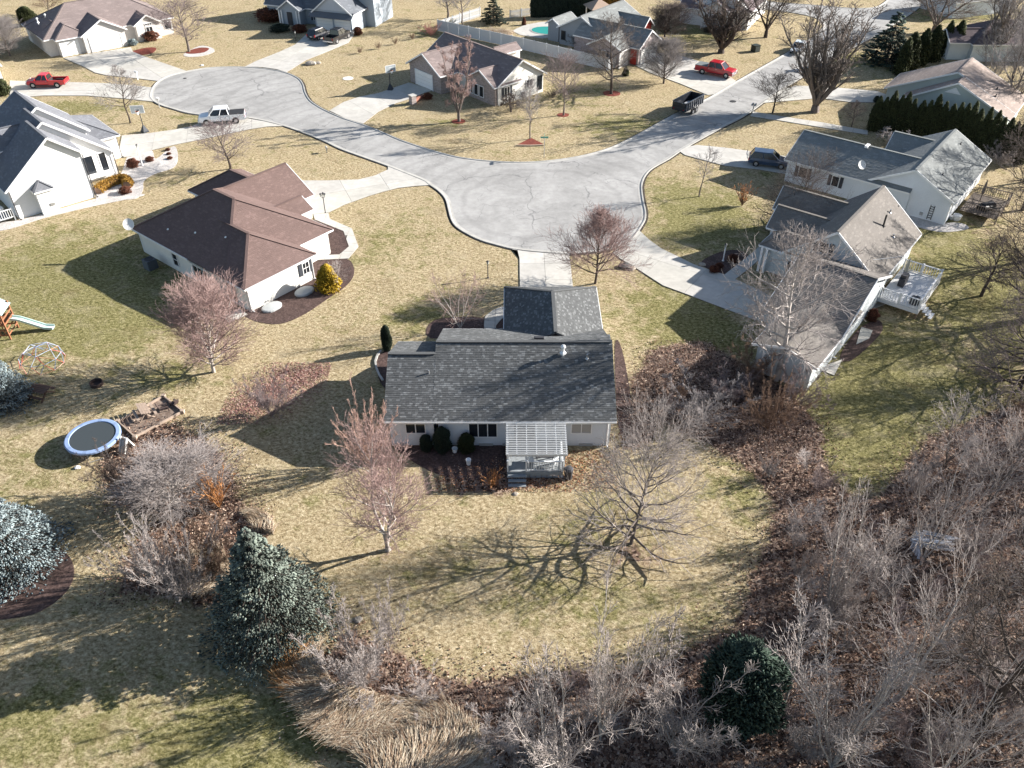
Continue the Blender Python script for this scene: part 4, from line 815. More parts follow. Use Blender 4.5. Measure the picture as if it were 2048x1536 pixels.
def ac_unit(x, y, lb, s=.8, h=.85, m=None, rz=0):
    t = thing('air_conditioner', (x, y, 0), lb, 'air conditioner', 'air conditioners', rz); mm = m or mat('ac_grey', (.10, .115, .13), .6)
    b = MB(); b.box(0, 0, h / 2, s, s, h); b.build('casing', mm, t)
    for k in range(9): q = MB(); q.box(0, -s / 2 - .012, .08 + k * (h - .14) / 8, s * .92, .02, .03); q.box(s / 2 + .012, 0, .08 + k * (h - .14) / 8, .02, s * .92, .03); q.build('louvre', M_DARK, t)
    b = MB(); b.lathe([(s * .42, h), (s * .42, h + .05), (s * .36, h + .05), (s * .36, h + .01)], 16); b.build('fan_guard', M_DARK, t)
c = at(303, 536); ac_unit(c.x, c.y, 'dark air conditioner by the left wall of the brown-roofed house', 1.0, 1.0, rz=.89)
ac_unit(7.85, 56.6, 'dark covered air conditioner on the right side of the charcoal garage', .9, 1.0)
# edging and window well at the left of the house
b = MB(); P = [at(x, y) for x, y in [(762, 703), (755, 712), (751, 724), (753, 738), (759, 752), (766, 762)]]
for i in range(5): b.beam(P[i] + Vector((0, 0, .08)), P[i + 1] + Vector((0, 0, .08)), .16, .15)
setp(b.build('bed_edging', M_KERB), 'curved pale concrete edging round the bed at the left of the charcoal roof', 'edging')

# ------------------------------------------------------------------ white deck on the right
M_WDECK = mat('white_deck_board', (.66, .66, .66), .6, noise=(2, .05)); wdk = thing('white_deck', Lh.e.location, 'white raised deck with white balustrade on the taupe-roofed house', 'deck', rz=Lh.ang)
for i in range(24):
    b = MB(); b.box(4.3, -.02 - (i + .5) * .147, .92, 6.5, .135, .03); b.build('deck_board', M_WDECK, wdk)
b = MB(); b.box(4.3, -3.58, .72, 6.5, .05, .35); b.box(1.02, -1.8, .72, .05, 3.55, .35); b.box(7.58, -1.8, .72, .05, 3.55, .35); b.build('rim_board', M_WHITE, wdk)
b = MB()
for x in (1.1, 4.3, 7.5): b.box(x, -3.5, .3, .12, .12, .6)
b.build('deck_post', mat('treated_post', (.18, .12, .09)), wdk)
def rail_l(parent, a, c, z0, z1, m, sp=.22):
    a = Vector(a); c = Vector(c); b = MB(); b.beam(a + Vector((0, 0, z1)), c + Vector((0, 0, z1)), .12, .07); b.beam(a + Vector((0, 0, z0 + .12)), c + Vector((0, 0, z0 + .12)), .06, .07); b.build('handrail', m, parent); n = int((c - a).length / sp)
    q = MB(); q.box(0, 0, (z0 + z1) / 2 + .05, .05, .05, z1 - z0 - .15); me = q.data('baluster', m)
    for i in range(1, n): o = bpy.data.objects.new('baluster', me); link(o, parent); o.location = a.lerp(c, i / n)
rail_l(wdk, (1.05, -3.5, 0), (7.5, -3.5, 0), .93, 1.95, M_WHITE); rail_l(wdk, (1.05, -.1, 0), (1.05, -3.5, 0), .93, 1.95, M_WHITE); rail_l(wdk, (7.5, -.1, 0), (7.5, -3.5, 0), .93, 1.95, M_WHITE)
for p in ((1.05, -3.5), (4.3, -3.5), (7.5, -3.5), (1.05, -.15), (7.5, -.15), (1.05, -1.8), (7.5, -1.8)):
    b = MB(); b.box(p[0], p[1], 1.3, .13, .13, 1.45); b.box(p[0], p[1], 2.04, .17, .17, .05); b.build('post', M_WHITE, wdk)
def onL(x, y, z=0): return Lh.e.matrix_basis @ Vector((x, y, z))
p = onL(4.6, -1.0, .94); t = thing('grill', p, 'dark grill standing against the house wall on the white deck', 'grill', rz=Lh.ang)
b = MB(); b.box(0, 0, .45, 1.3, .55, .8); b.build('cabinet', M_DARK, t); b = MB(); b.box(0, 0, .98, .8, .5, .25); b.build('lid', mat('grill_brown', (.09, .08, .075), .4), t)
p = onL(2.0, -2.9, .94); t = thing('deck_box', p, 'dark rounded covered firepit near the outer corner of the white deck', 'firepit', rz=Lh.ang); b = MB(); b.lathe([(.45, 0), (.5, .4), (.4, .6), (.1, .66)], 14); b.build('cover', M_DARK, t)
p = onL(6.3, -.7, .94); t = thing('folded_umbrella', p, 'pale folded patio umbrella leaning at the inner corner of the white deck', 'umbrella'); b = MB(); b.lathe([(.05, 0), (.22, .4), (.14, 1.4), (.03, 1.9)], 8); b.build('canopy', mat('canvas_tan', (.42, .40, .33)), t)
p = onL(1.3, -3.75, 0); t = thing('deck_stairs', p, 'white stairs at the outer corner of the white deck', 'stairs', rz=Lh.ang)
for k in range(4): b = MB(); b.box(.9, .1 - .3 * k, .75 - .2 * k, 1.1, .3, .05); b.build('step', M_WHITE, t)
# dark deck of the slate-roofed house
kd = thing('brown_deck', K.e.location, 'weathered brown deck with railing behind the slate-roofed house', 'deck', rz=K.ang); M_BRN = mat('weathered_brown', (.17, .14, .12), noise=(3, .2))
for i in range(18): b = MB(); b.box(6.5, -.2 - i * .2, .6, 5.5, .18, .04); b.build('deck_board', M_BRN, kd)
rail_l(kd, (3.8, -3.8, 0), (9.2, -3.8, 0), .6, 1.6, M_BRN); rail_l(kd, (3.8, -.2, 0), (3.8, -3.8, 0), .6, 1.6, M_BRN); rail_l(kd, (9.2, -.2, 0), (9.2, -3.8, 0), .6, 1.6, M_BRN)
for p in ((3.8, -3.8), (6.5, -3.8), (9.2, -3.8)): b = MB(); b.box(p[0], p[1], .85, .12, .12, 1.7); b.build('post', M_BRN, kd)
c = at(1968, 428); t = thing('covered_smoker', (c.x, c.y, 0), 'black covered barrel grill on the lawn beside the brown deck', 'grill', rz=.4); b = MB(); b.lathe([(.5, -.9), (.62, -.75), (.62, .75), (.5, .9)], 14, c=(0, 0, .75), M=Matrix.Rotation(math.pi / 2, 4, 'Y')); b.box(0, 0, .3, 1.4, .9, .55); b.build('cover', mat('black_vinyl', (.015, .015, .017), .5), t)
c = at(1912, 440); t = planter(c.x, c.y, 'large pale planter tub at the corner of the slate-roofed house', .45, .6); c = at(1902, 438); planter(c.x, c.y, 'small round planter beside the large tub', .28, .35)
t = thing('patio_umbrella', K.e.matrix_basis @ Vector((7.5, -1.2, .62)), 'closed brown patio umbrella on the brown deck', 'umbrella'); b = MB(); b.lathe([(.05, 0), (.06, .8), (.2, 1.0), (.12, 2.0), (.02, 2.5)], 8); b.build('canopy', M_BRN, t)
# lumber stack by the taupe house
c = at(1749, 612); t = thing('lumber_stack', (c.x, c.y, 0), 'small stack of pale boards beside the taupe-roofed house', 'lumber', rz=.5)
for k in range(5): b = MB(); b.box(0, -.3 + .16 * k, .12, 1.9, .13, .12); b.build('board', mat('board_grey', (.36, .33, .29)), t)
# small left deck of the tall white house
wl = thing('left_deck', Cc.e.location, 'small deck with white rail at the left edge below the tall white house', 'deck', rz=Cc.ang)
for i in range(12): b = MB(); b.box(-2.4, .3 + i * .3, .35, 3.6, .28, .05); b.build('deck_board', M_DKBOARD, wl)
rail_l(wl, (-4.2, .1, 0), (-.3, .1, 0), .35, 1.35, M_WHITE)
for x in (-4.2, -.3): b = MB(); b.box(x, .1, .75, .12, .12, 1.5); b.build('post', M_WHITE, wl)
p = Cc.e.matrix_basis @ Vector((-1.3, 1.0, .38)); t = thing('patio_heater', p, 'white rounded covered barbecue on the small left deck', 'barbecue'); b = MB(); b.lathe([(.08, 0), (.1, .6), (.4, .75), (.45, 1.0), (.3, 1.2), (.05, 1.28)], 12); b.build('cover', M_WHITE, t)

# ------------------------------------------------------------------ vinyl fence
def vfence(px, label, h=1.85, pw=2.45, picket=False):
    P = [at(x, y) for x, y in px]; t = thing('vinyl_fence' if not picket else 'picket_fence', (P[0].x, P[0].y, 0), label, 'fence'); O = Vector((P[0].x, P[0].y, 0)); post_me = None; pan = {}
    m = mat('vinyl_fence', (.50, .52, .54), .55)
    for i in range(len(P) - 1):
        a, b_ = P[i] - O, P[i + 1] - O; a.z = b_.z = 0; n = max(1, round((b_ - a).length / pw)); ang = math.atan2(b_.y - a.y, b_.x - a.x); L_ = (b_ - a).length / n
        for k in range(n + (1 if i == len(P) - 2 else 0)):
            p = a.lerp(b_, k / n)
            if post_me is None: q = MB(); q.box(0, 0, h / 2 + .04, .13, .13, h + .08); q.lathe([(.1, 0), (.01, .1)], 4, c=(0, 0, h + .08)); post_me = q.data('post', m)
            o = bpy.data.objects.new('post', post_me); link(o, t); o.location = p; o.rotation_euler.z = ang
            if k < n:
                key = round(L_, 2)
                if key not in pan:
                    q = MB()
                    if picket:
                        for j in range(int(L_ / .16)): q.box(.12 + j * .16, 0, h * .5, .07, .03, h)
                        q.box(L_ / 2, 0, h * .25, L_ - .1, .04, .08); q.box(L_ / 2, 0, h * .8, L_ - .1, .04, .08)
                    else:
                        nb = 14
                        for j in range(nb): q.box(.08 + (L_ - .16) * (j + .5) / nb, 0, h / 2, (L_ - .16) / nb - .012, .035, h - .16)
                        q.box(L_ / 2, 0, h - .05, L_ - .1, .06, .12); q.box(L_ / 2, 0, .1, L_ - .1, .06, .14)
                    pan[key] = q.data('panel', m)
                o = bpy.data.objects.new('panel', pan[key]); link(o, t); o.location = p; o.rotation_euler.z = ang
vfence([(876, 62), (1046, 100), (1216, 141)], 'long white vinyl privacy fence running behind the brick house')
vfence([(1216, 141), (1252, 128)], 'short return of white vinyl fence beside the grey house driveway', 1.7)
vfence([(960, 33), (920, 46), (876, 62)], 'pale vinyl fence running up the slope to the corner post', 1.6, picket=True)
vfence([(1020, 36), (1065, 30)], 'low picket fence in front of the dark evergreens', 1.3, picket=True)

# ------------------------------------------------------------------ backyard things at the left
M_BLUE = mat('trampoline_pad', (.20, .33, .62), .5); M_TMAT = mat('trampoline_mat', (.045, .055, .06), .7); M_STEEL = mat('steel_frame', (.35, .36, .38), .4, .6)
t = thing('trampoline', (-30.5, 44.3, 0), 'round trampoline with blue padding and black mat', 'trampoline')
b = MB(); b.lathe([(1.60, .90), (1.60, .915), (.01, .915)], 40); b.build('mat', M_TMAT, t, smooth=False)
b = MB(); V = MB()
for a0 in range(40):
    a, c_ = a0 / 40 * 6.2832, (a0 + 1) / 40 * 6.2832; f = lambda r, z, q: (r * math.cos(q), r * math.sin(q), z)
    for (r0, z0), (r1, z1) in zip([(1.58, .925), (1.62, .97), (1.86, .965), (1.93, .92), (1.93, .78)], [(1.62, .97), (1.86, .965), (1.93, .92), (1.93, .78), (1.9, .78)]):
        b.face([f(r0, z0, a), f(r1, z1, a), f(r1, z1, c_), f(r0, z0, c_)], (.9 if a0 % 5 else .75,) * 3)
b.build('padding', mat('pad_blue', (.27, .37, .58), .5, tint=True), t)
for k in range(4):
    a = k * math.pi / 2 + .5; b = MB(); q = .35; p = [(1.8 * math.cos(a - q), 1.8 * math.sin(a - q), .85), (1.85 * math.cos(a - q), 1.85 * math.sin(a - q), .04), (1.85 * math.cos(a + q), 1.85 * math.sin(a + q), .04), (1.8 * math.cos(a + q), 1.8 * math.sin(a + q), .85)]; b.tube(p, .03, 6); b.build('leg', M_STEEL, t)
M_TIMB = mat('timber_tan', (.36, .28, .22), .9, noise=(3, .2)); M_SAND = flat_mat('dirty_sand', [(.35, (.12, .085, .065)), (.6, (.26, .20, .16)), (.75, (.36, .29, .24))], 4, .8, .2, False, 1.0)
SB = [at(328, 795), at(366, 826), at(271, 877), at(237, 846)]
t = thing('sandbox', (SB[0].x, SB[0].y, 0), 'rectangular timber sandbox frame strewn with leaves', 'sandbox'); O = Vector((SB[0].x, SB[0].y, 0))
for i in range(4): b = MB(); a, c_ = SB[i] - O, SB[(i + 1) % 4] - O; b.beam(Vector((a.x, a.y, .14)), Vector((c_.x, c_.y, .14)), .10, .20); b.build('side_board', M_TIMB, t)
for i in range(4): b = MB(); a = SB[i] - O; b.box(a.x, a.y, .15, .28, .28, .3); b.build('corner_block', M_TIMB, t)
b = MB(); b.prism([((p - O).x, (p - O).y) for p in SB], .01, .06); b.build('sand', M_SAND, t)
def adir(name, x, y, lb, cat, rz, m, s=1.0):
    t = thing(name, (x, y, .06), lb, cat, None, rz)
    b = MB(); b.beam((-.3 * s, 0, .30 * s), (.35 * s, 0, .38 * s), .55 * s, .04); b.build('seat', m, t); b = MB(); b.beam((-.32 * s, 0, .32 * s), (-.62 * s, 0, 1.0 * s), .55 * s, .05); b.build('backrest', m, t)
    for sy in (-1, 1): b = MB(); b.box(.32 * s, sy * .3 * s, .28 * s, .08, .05, .56 * s); b.box(-.05, sy * .3 * s, .57 * s, .8 * s, .12, .03); b.build('leg', m, t)
c = at(292, 832); t = thing('picnic_table', (c.x, c.y, .06), 'pale weathered picnic table tipped inside the sandbox', 'table', rz=2.2)
for k in range(4): b = MB(); b.box(0, -.27 + .18 * k, .62 + .06 * k, 1.5, .16, .04); b.build('board', M_TIMB, t)
for sx in (-1, 1): b = MB(); b.beam((sx * .6, -.5, 0), (sx * .6, .1, .6), .08, .06); b.beam((sx * .6, .6, 0), (sx * .6, .1, .6), .08, .06); b.build('leg', M_TIMB, t)
for sy in (-1, 1): b = MB(); b.box(0, sy * .65, .35, 1.5, .2, .04); b.build('bench', M_TIMB, t)
c = at(330, 822); adir('garden_chair', c.x, c.y, 'dark low chair standing in the sandbox beside its shadow', 'chair', .6, mat('chair_dark', (.07, .05, .045)), .8)
c = at(337, 812); adir('garden_chair', c.x + .5, c.y, 'second dark low chair in the upper end of the sandbox', 'chair', 2.6, MATS['chair_dark'], .7)
c = at(250, 903); t = thing('toy_slide', (c.x, c.y, 0), 'small pale toy slide standing below the trampoline', 'slide', rz=-.4)
b = MB(); b.beam((0, -.25, .02), (0, .35, 1.05), .5, .06); b.build('chute', M_KERB, t); b = MB(); b.beam((0, .75, .0), (0, .38, 1.05), .45, .08); b.build('ladder', M_PVC, t)
for sx in (-1, 1): b = MB(); b.beam((sx * .26, -.25, .08), (sx * .26, .35, 1.12), .05, .14); b.build('side_rail', M_PVC, t)
c = at(194, 770); t = thing('fire_ring', (c.x, c.y, 0), 'dark round metal fire ring on the grass', 'fire ring'); b = MB(); b.lathe([(.5, 0), (.52, .32), (.46, .32), (.44, .05), (.01, .06)], 16); b.build('ring', mat('rust_dark', (.06, .04, .035)), t)
c = at(84, 792); t = thing('picnic_bench', (c.x, c.y, 0), 'dark small picnic table half hidden behind the upper blue spruce', 'table', rz=-.3); MD = mat('stained_dark_wood', (.10, .06, .045), noise=(4, .2))
for k in range(5): b = MB(); b.box(0, -.36 + .18 * k, .74, 1.6, .16, .04); b.build('board', MD, t)
for sy in (-1, 1): b = MB(); b.box(0, sy * .72, .42, 1.6, .24, .04); b.build('bench', MD, t)
for sx in (-1, 1): b = MB(); b.beam((sx * .6, -.75, .0), (sx * .6, .2, .72), .1, .08); b.beam((sx * .6, .75, 0), (sx * .6, -.2, .72), .1, .08); b.build('leg', MD, t)
# geodesic climber
t = thing('dome_climber', (-38.95, 54.4, 0), 'geodesic dome climber with blue, red and orange bars', 'climber'); R_ = 1.75
rings = [(0, R_, 10, 0), (.75, R_ * .93, 10, .5), (1.35, R_ * .62, 5, 0), (1.62, 0.01, 1, 0)]
pts = [[Vector((r * math.cos(2 * math.pi * (k + o) / n), r * math.sin(2 * math.pi * (k + o) / n), z)) for k in range(n)] for z, r, n, o in rings]
mc = [mat('bar_blue', (.20, .27, .42), .4), mat('bar_red', (.50, .09, .07), .4), mat('bar_orange', (.50, .25, .16), .4), mat('bar_pale', (.45, .52, .66), .4)]; q = 0
def bar(a, c_, k): MB().tube([a, c_], .02, 5).build('bar', mc[k % 4], t)
for k in range(10):
    bar(pts[0][k], pts[1][k], 0); bar(pts[0][(k + 1) % 10], pts[1][k], 1); bar(pts[1][k], pts[1][(k + 1) % 10], 3 if k % 2 else 0); bar(pts[0][k], pts[0][(k + 1) % 10], 2)
for k in range(5):
    for j in (-1, 0, 1): bar(pts[2][k], pts[1][(2 * k + j) % 10], 1 + (j % 3))
    bar(pts[2][k], pts[2][(k + 1) % 5], 3); bar(pts[2][k], pts[3][0], 0)
# playset
ps = thing('playset', (at(8, 668).x, at(8, 668).y, 0), 'wooden playset tower with green canopy and pale slide at the left edge', 'playset', rz=.1); MW = mat('cedar_red', (.27, .115, .06), .8, noise=(3, .2))
for sx in (-1, 1):
    for sy in (-1, 1): b = MB(); b.box(sx * .9, sy * .9, 1.4, .12, .12, 2.8); b.build('post', MW, ps)
for z in (.45, .95, 1.45, 1.95):
    for sy in (-1, 1): b = MB(); b.box(0, sy * .93, z, 1.9, .05, .14); b.build('rail', MW, ps)
    b = MB(); b.box(.93, 0, z + .04, .05, 1.8, .12); b.build('rail', MW, ps)
for k in range(9): b = MB(); b.box(-.8 + .2 * k, 0, 1.35, .18, 1.8, .04); b.build('deck_board', MW, ps)
for k in range(5): b = MB(); b.box(-.7 + .35 * k, -.97, 1.2, .08, .04, 1.5); b.build('slat', MW, ps)
for a, b_, cc in (((-1.1, -1, 2.5), (-1.1, 1, 2.5), (0)), ((1.1, 1, 2.5), (1.1, -1, 2.5), (0))):
    q = MB(); q.slab3([Vector(a), Vector(b_), Vector((0, 1 if b_[1] > 0 else -1, 3.3)), Vector((0, -1 if b_[1] > 0 else 1, 3.3))], .03); q.build('canopy', mat('canopy_teal', (.34, .46, .46), .6) if a[0] > 0 else mat('canopy_yellow', (.62, .60, .18), .6), ps)
b = MB(); P = [(1.0, .3, 1.35), (1.6, .32, 1.2), (2.6, .35, .65), (3.4, .35, .22), (4.1, .36, .12)]
for i in range(4): b.beam(P[i], P[i + 1], .55, .05); b.beam(Vector(P[i]) + Vector((0, .27, .1)), Vector(P[i + 1]) + Vector((0, .27, .1)), .05, .2); b.beam(Vector(P[i]) + Vector((0, -.27, .1)), Vector(P[i + 1]) + Vector((0, -.27, .1)), .05, .2)
b.build('slide', mat('slide_mint', (.50, .62, .58), .35), ps)

# ------------------------------------------------------------------ posts, signs, boxes
def lamp_post(px, py, top, lb, m=None, heads=1, grp='yard lamp posts', r=.05):
    h = max(1.2, tall(px, py, top)); c = at(px, py); t = thing('lamp_post', (c.x, c.y, 0), lb, 'lamp post', grp); m = m or M_DARK
    b = MB(); b.tube([(0, 0, 0), (0, 0, h - .3)], r, 8); b.lathe([(r * 2.2, 0), (r * 1.6, .12)], 8); b.build('post', m, t)
    offs = [(0, 0)] if heads == 1 else [(-.22, 0), (.22, 0), (0, .2)][:heads]
    for ox, oy in offs:
        b = MB(); b.lathe([(.05, h - .32), (.10, h - .26), (.12, h - .02)], 6, c=(ox, oy, 0)); b.build('lamp_glass', mat('lamp_glass', (.35, .36, .34), .2), t)
        b = MB(); b.lathe([(.15, h - .02), (.12, h + .04), (.02, h + .12)], 6, c=(ox, oy, 0))
        if heads > 1: b.tube([(0, 0, h - .5), (ox, oy, h - .32)], .02, 5)
        b.build('lamp_cap', M_DARK, t)
lamp_post(651, 427, 388, 'black lamp post with three lanterns at the edge of the brown house driveway', heads=3)
lamp_post(976, 556, 523, 'thin black lamp post on the lawn left of the short driveway')
lamp_post(1446, 522, 489, 'white lamp post among the shrubs beside the long walk', M_WHITE, r=.06)
lamp_post(285, 331, 290, 'white lamp post in the gravel bed of the tall white house', M_WHITE, r=.07)
lamp_post(592, 81, 63, 'thin black lamp post beside the north driveway')
def mailbox(px, py, lb, m, m2=None, h=1.05, n=1, rz=0, w=.22):
    c = at(px, py); t = thing('mailbox', (c.x, c.y, 0), lb, 'mailbox', 'mailboxes by the kerb', rz); b = MB(); b.box(0, 0, h / 2, .11, .11, h); b.build('post', m2 or m, t)
    for i in range(n):
        q = MB(); z = h + .12; x = (i - (n - 1) / 2) * .38; pr = [(-w / 2, z - .12), (w / 2, z - .12), (w / 2, z + .06), (w * .3, z + .15), (-w * .3, z + .15), (-w / 2, z + .06)]
        q.mesh([(x + p[0], y, p[1]) for y in (-.25, .25) for p in pr], [(0, 1, 2, 3, 4, 5), (11, 10, 9, 8, 7, 6)] + [((k + 1) % 6, k, k + 6, (k + 1) % 6 + 6) for k in range(6)]); q.build('box', m, t)
mailbox(319, 215, 'large white mailbox on the kerb of the far cul-de-sac', M_WHITE, rz=.3, w=.42, h=1.1); mailbox(276, 160, 'small white post box at the mouth of the corner driveway', M_WHITE, rz=1.0)
mailbox(654, 305, 'pale short post on the lawn below the curving street', M_KERB, h=.5, rz=.3)
mailbox(1505, 226, 'pair of grey mailboxes on one post beside the street', mat('mailbox_grey', (.30, .32, .34), .5), M_KERB, n=2, rz=-.6)
t = thing('mailbox_pillar', (at(826, 208).x, at(826, 208).y, 0), 'low brick pillar with stone cap at the brick house driveway', 'pillar', rz=.7); b = MB(); b.box(0, 0, .6, .75, .75, 1.2); b.build('pillar', BR, t); b = MB(); b.box(0, 0, 1.24, .9, .9, .1); b.build('cap', M_KERB, t)
b = MB(); b.beam((.5, .3, .25), (2.4, 1.0, .25), .35, .5); b.build('low_wall', mat('red_brick_plain', (.30, .13, .09), noise=(5, .3)), t)
def boulder(px, py, s, lb, cat='boulder', m=None, grp='boulders', flat=.6):
    c = at(px, py); t = MB(); n = 10; rs = np.random.RandomState(int(px + py)); V = []
    prof = [(.55, 0), (1.0, .25), (.95, .6), (.6, .9), (.05, 1.0)]
    for r, z in prof:
        for j in range(n): k = rs.uniform(.82, 1.12); V.append((r * s * k * math.cos(j * .628), r * s * k * math.sin(j * .628) * .8, z * s * flat * rs.uniform(.9, 1.1)))
    t.mesh(V, [(i * n + j, i * n + (j + 1) % n, (i + 1) * n + (j + 1) % n, (i + 1) * n + j) for i in range(4) for j in range(n)] + [tuple(range(4 * n, 5 * n))])
    o = t.build('boulder', m or mat('field_stone', (.34, .30, .25), .9, noise=(3, .25))); o.location = (c.x, c.y, -.03); return setp(o, lb, cat, grp)
boulder(622, 129, .9, 'large grey and tan boulder at the corner of the north driveway'); boulder(636, 127, .55, 'smaller boulder leaning against the large one by the north driveway')
boulder(1250, 534, .7, 'dark boulder beside the tree right of the short driveway', m=mat('dark_stone', (.10, .095, .09), noise=(3, .3))); boulder(1262, 538, .5, 'small pale boulder at the mulch edge right of the short driveway')
boulder(1404, 530, .4, 'pale stone where the walk bed meets the shared driveway'); boulder(716, 1240, .3, 'pale round stone in the leaves right of the big spruce'); boulder(1031, 988, .22, 'pale flat stone below the back deck steps'); boulder(404, 131, .3, 'white stone on the kerb edge of the far cul-de-sac', m=M_WHITE)
c = at(155, 936); t = boulder(155, 936, .22, 'white ball lying on the lawn below the trampoline', 'ball', M_WHITE, 'toys', .9)
c = at(1510, 103); t = thing('utility_cabinet', (c.x, c.y, 0), 'dark green utility cabinet on the lawn beside the street', 'utility box', rz=.5); b = MB(); b.box(0, 0, .5, 1.1, 1.0, 1.0); b.box(0, 0, 1.03, 1.18, 1.08, .06); b.build('cabinet', mat('cabinet_green', (.03, .04, .035), .5), t); b = MB(); b.box(0, -.52, .5, .9, .03, .8); b.build('door', mat('cabinet_green2', (.05, .06, .055), .5), t)
for px, py, r, lb, m_ in ((696, 157, .8, 'white round septic lid on the lawn left of the brick house', M_WHITE), (1466, 203, .45, 'dark round manhole cover in the street', mat('iron', (.08, .075, .07), .5, .5)), (370, 157, .25, 'small dark drain cover in the far cul-de-sac', MATS['iron'])):
    c = at(px, py); b = MB(); b.lathe([(r, .0), (r, .03), (r * .9, .04), (.01, .042)], 20, c=(c.x, c.y, .012)); setp(b.build('manhole_cover', m_), lb, 'cover')
# street name sign
c = at(1088, 315); t = thing('street_sign', (c.x, c.y, 0), 'green street name sign on a thin post beside the street junction', 'sign'); b = MB(); b.tube([(0, 0, 0), (0, 0, 2.6)], .035, 6); b.build('post', M_METAL, t)
b = MB(); b.box(0, 0, 2.55, .95, .03, .2); b.build('sign_plate', mat('sign_green', (.12, .36, .28), .5), t); b = MB(); b.box(0, 0, 2.78, .03, .85, .2); b.build('sign_plate', MATS['sign_green'], t)
# basketball hoops
def hoop(px, py, lb, rz, bm=None):
    c = at(px, py); t = thing('basketball_hoop', (c.x, c.y, 0), lb, 'basketball hoop', 'basketball hoops', rz)
    b = MB(); b.lathe([(.55, 0), (.5, .2), (.1, .9)], 4); b.build('base', mat('hoop_base', (.03, .035, .045), .5), t); b = MB(); b.tube([(0, 0, .3), (0, -.1, 2.7), (0, -.5, 3.0)], .06, 6); b.build('pole', M_DARK, t)
    b = MB(); b.box(0, -.6, 3.2, 1.6, .04, .95); b.build('backboard', mat('backboard', (.38, .42, .43), .15), t)
    b = MB()
    for z in (2.72, 3.68): b.box(0, -.615, z, 1.66, .05, .06)
    for x in (-.8, .8): b.box(x, -.615, 3.2, .06, .05, 1.0)
    for z in (2.95, 3.35): b.box(0, -.63, z, .55, .02, .04)
    for x in (-.27, .27): b.box(x, -.63, 3.15, .04, .02, .42)
    b.build('board_frame', M_WHITE, t)
    b = MB(); P = [(.23 * math.cos(a / 12 * 6.283), -.9 + .23 * math.sin(a / 12 * 6.283), 3.05) for a in range(13)]; b.tube(P, .015, 5); b.build('rim', mat('rim_orange', (.6, .16, .04), .4), t)
    b = MB(); b.lathe([(.22, 3.03), (.12, 2.65), (.115, 2.65), (.21, 3.03)], 10, c=(0, -.9, 0)); b.build('net', M_WHITE, t)
hoop(290, 264, 'portable basketball hoop with dark base on the lawn by the white pickup driveway', .15); hoop(781, 180, 'white backboard basketball hoop in the shade left of the brick house', .6)

c = at(1862, 1095); t = thing('brush_pile', (c.x, c.y, 0), 'pile of weathered white boards and poles lying in the thicket at right', 'wood pile', rz=-.25); mw = mat('weathered_white_wood', (.52, .53, .56), .8, noise=(4, .2))
for k in range(14): b = MB(); x0 = RND.uniform(-1.4, -.6); y0 = RND.uniform(-.5, .5); b.beam((x0, y0, .25 + .05 * k), (x0 + RND.uniform(1.6, 2.6), y0 + RND.uniform(-.4, .4), .2 + .05 * k + RND.uniform(-.1, .2)), .13, .05); b.build('board', mw, t)
for k in range(4): b = MB(); b.beam((-1.3 + .12 * k, -.5 - .25 * k, .05), (-1.0 + .1 * k, .3, .9), .16, .05); b.build('board', mw, t)
# ------------------------------------------------------------------ vehicles
M_TYRE = mat('tyre', (.018, .018, .018), .85); M_RIM = mat('rim_alloy', (.45, .45, .46), .3, .7); M_CHROME = mat('chrome', (.55, .55, .56), .2, .9); M_HEAD = mat('headlight_glass', (.6, .62, .64), .1); M_TAIL = mat('tail_red', (.35, .02, .02), .2); M_CGL = mat('car_glass', (.015, .018, .022), .05, spec=.7); M_LINER = mat('bed_liner', (.03, .03, .032), .7)
def paint(n, c): return mat('paint_' + n, c, .28, coat=.6, spec=.5)
def body_loft(st, w):
    """st: list of (x, z_bottom, z_shoulder, z_top, width factor)"""
    b = MB(); V = []
    for x, zb, zs, zt, k in st:
        h = w / 2 * k; V += [(x, -h * .93, zb), (x, -h, zb + .12), (x, -h * 1.0, zs), (x, -h * .93, zt - .02), (x, -h * .6, zt), (x, h * .6, zt), (x, h * .93, zt - .02), (x, h * 1.0, zs), (x, h, zb + .12), (x, h * .93, zb)]
    n = 10; F = [(i * n + j, i * n + (j + 1) % n, (i + 1) * n + (j + 1) % n, (i + 1) * n + j) for i in range(len(st) - 1) for j in range(n)] + [tuple(range(n)), tuple(range(len(V) - 1, len(V) - n - 1, -1))]
    b.mesh(V, F); return b
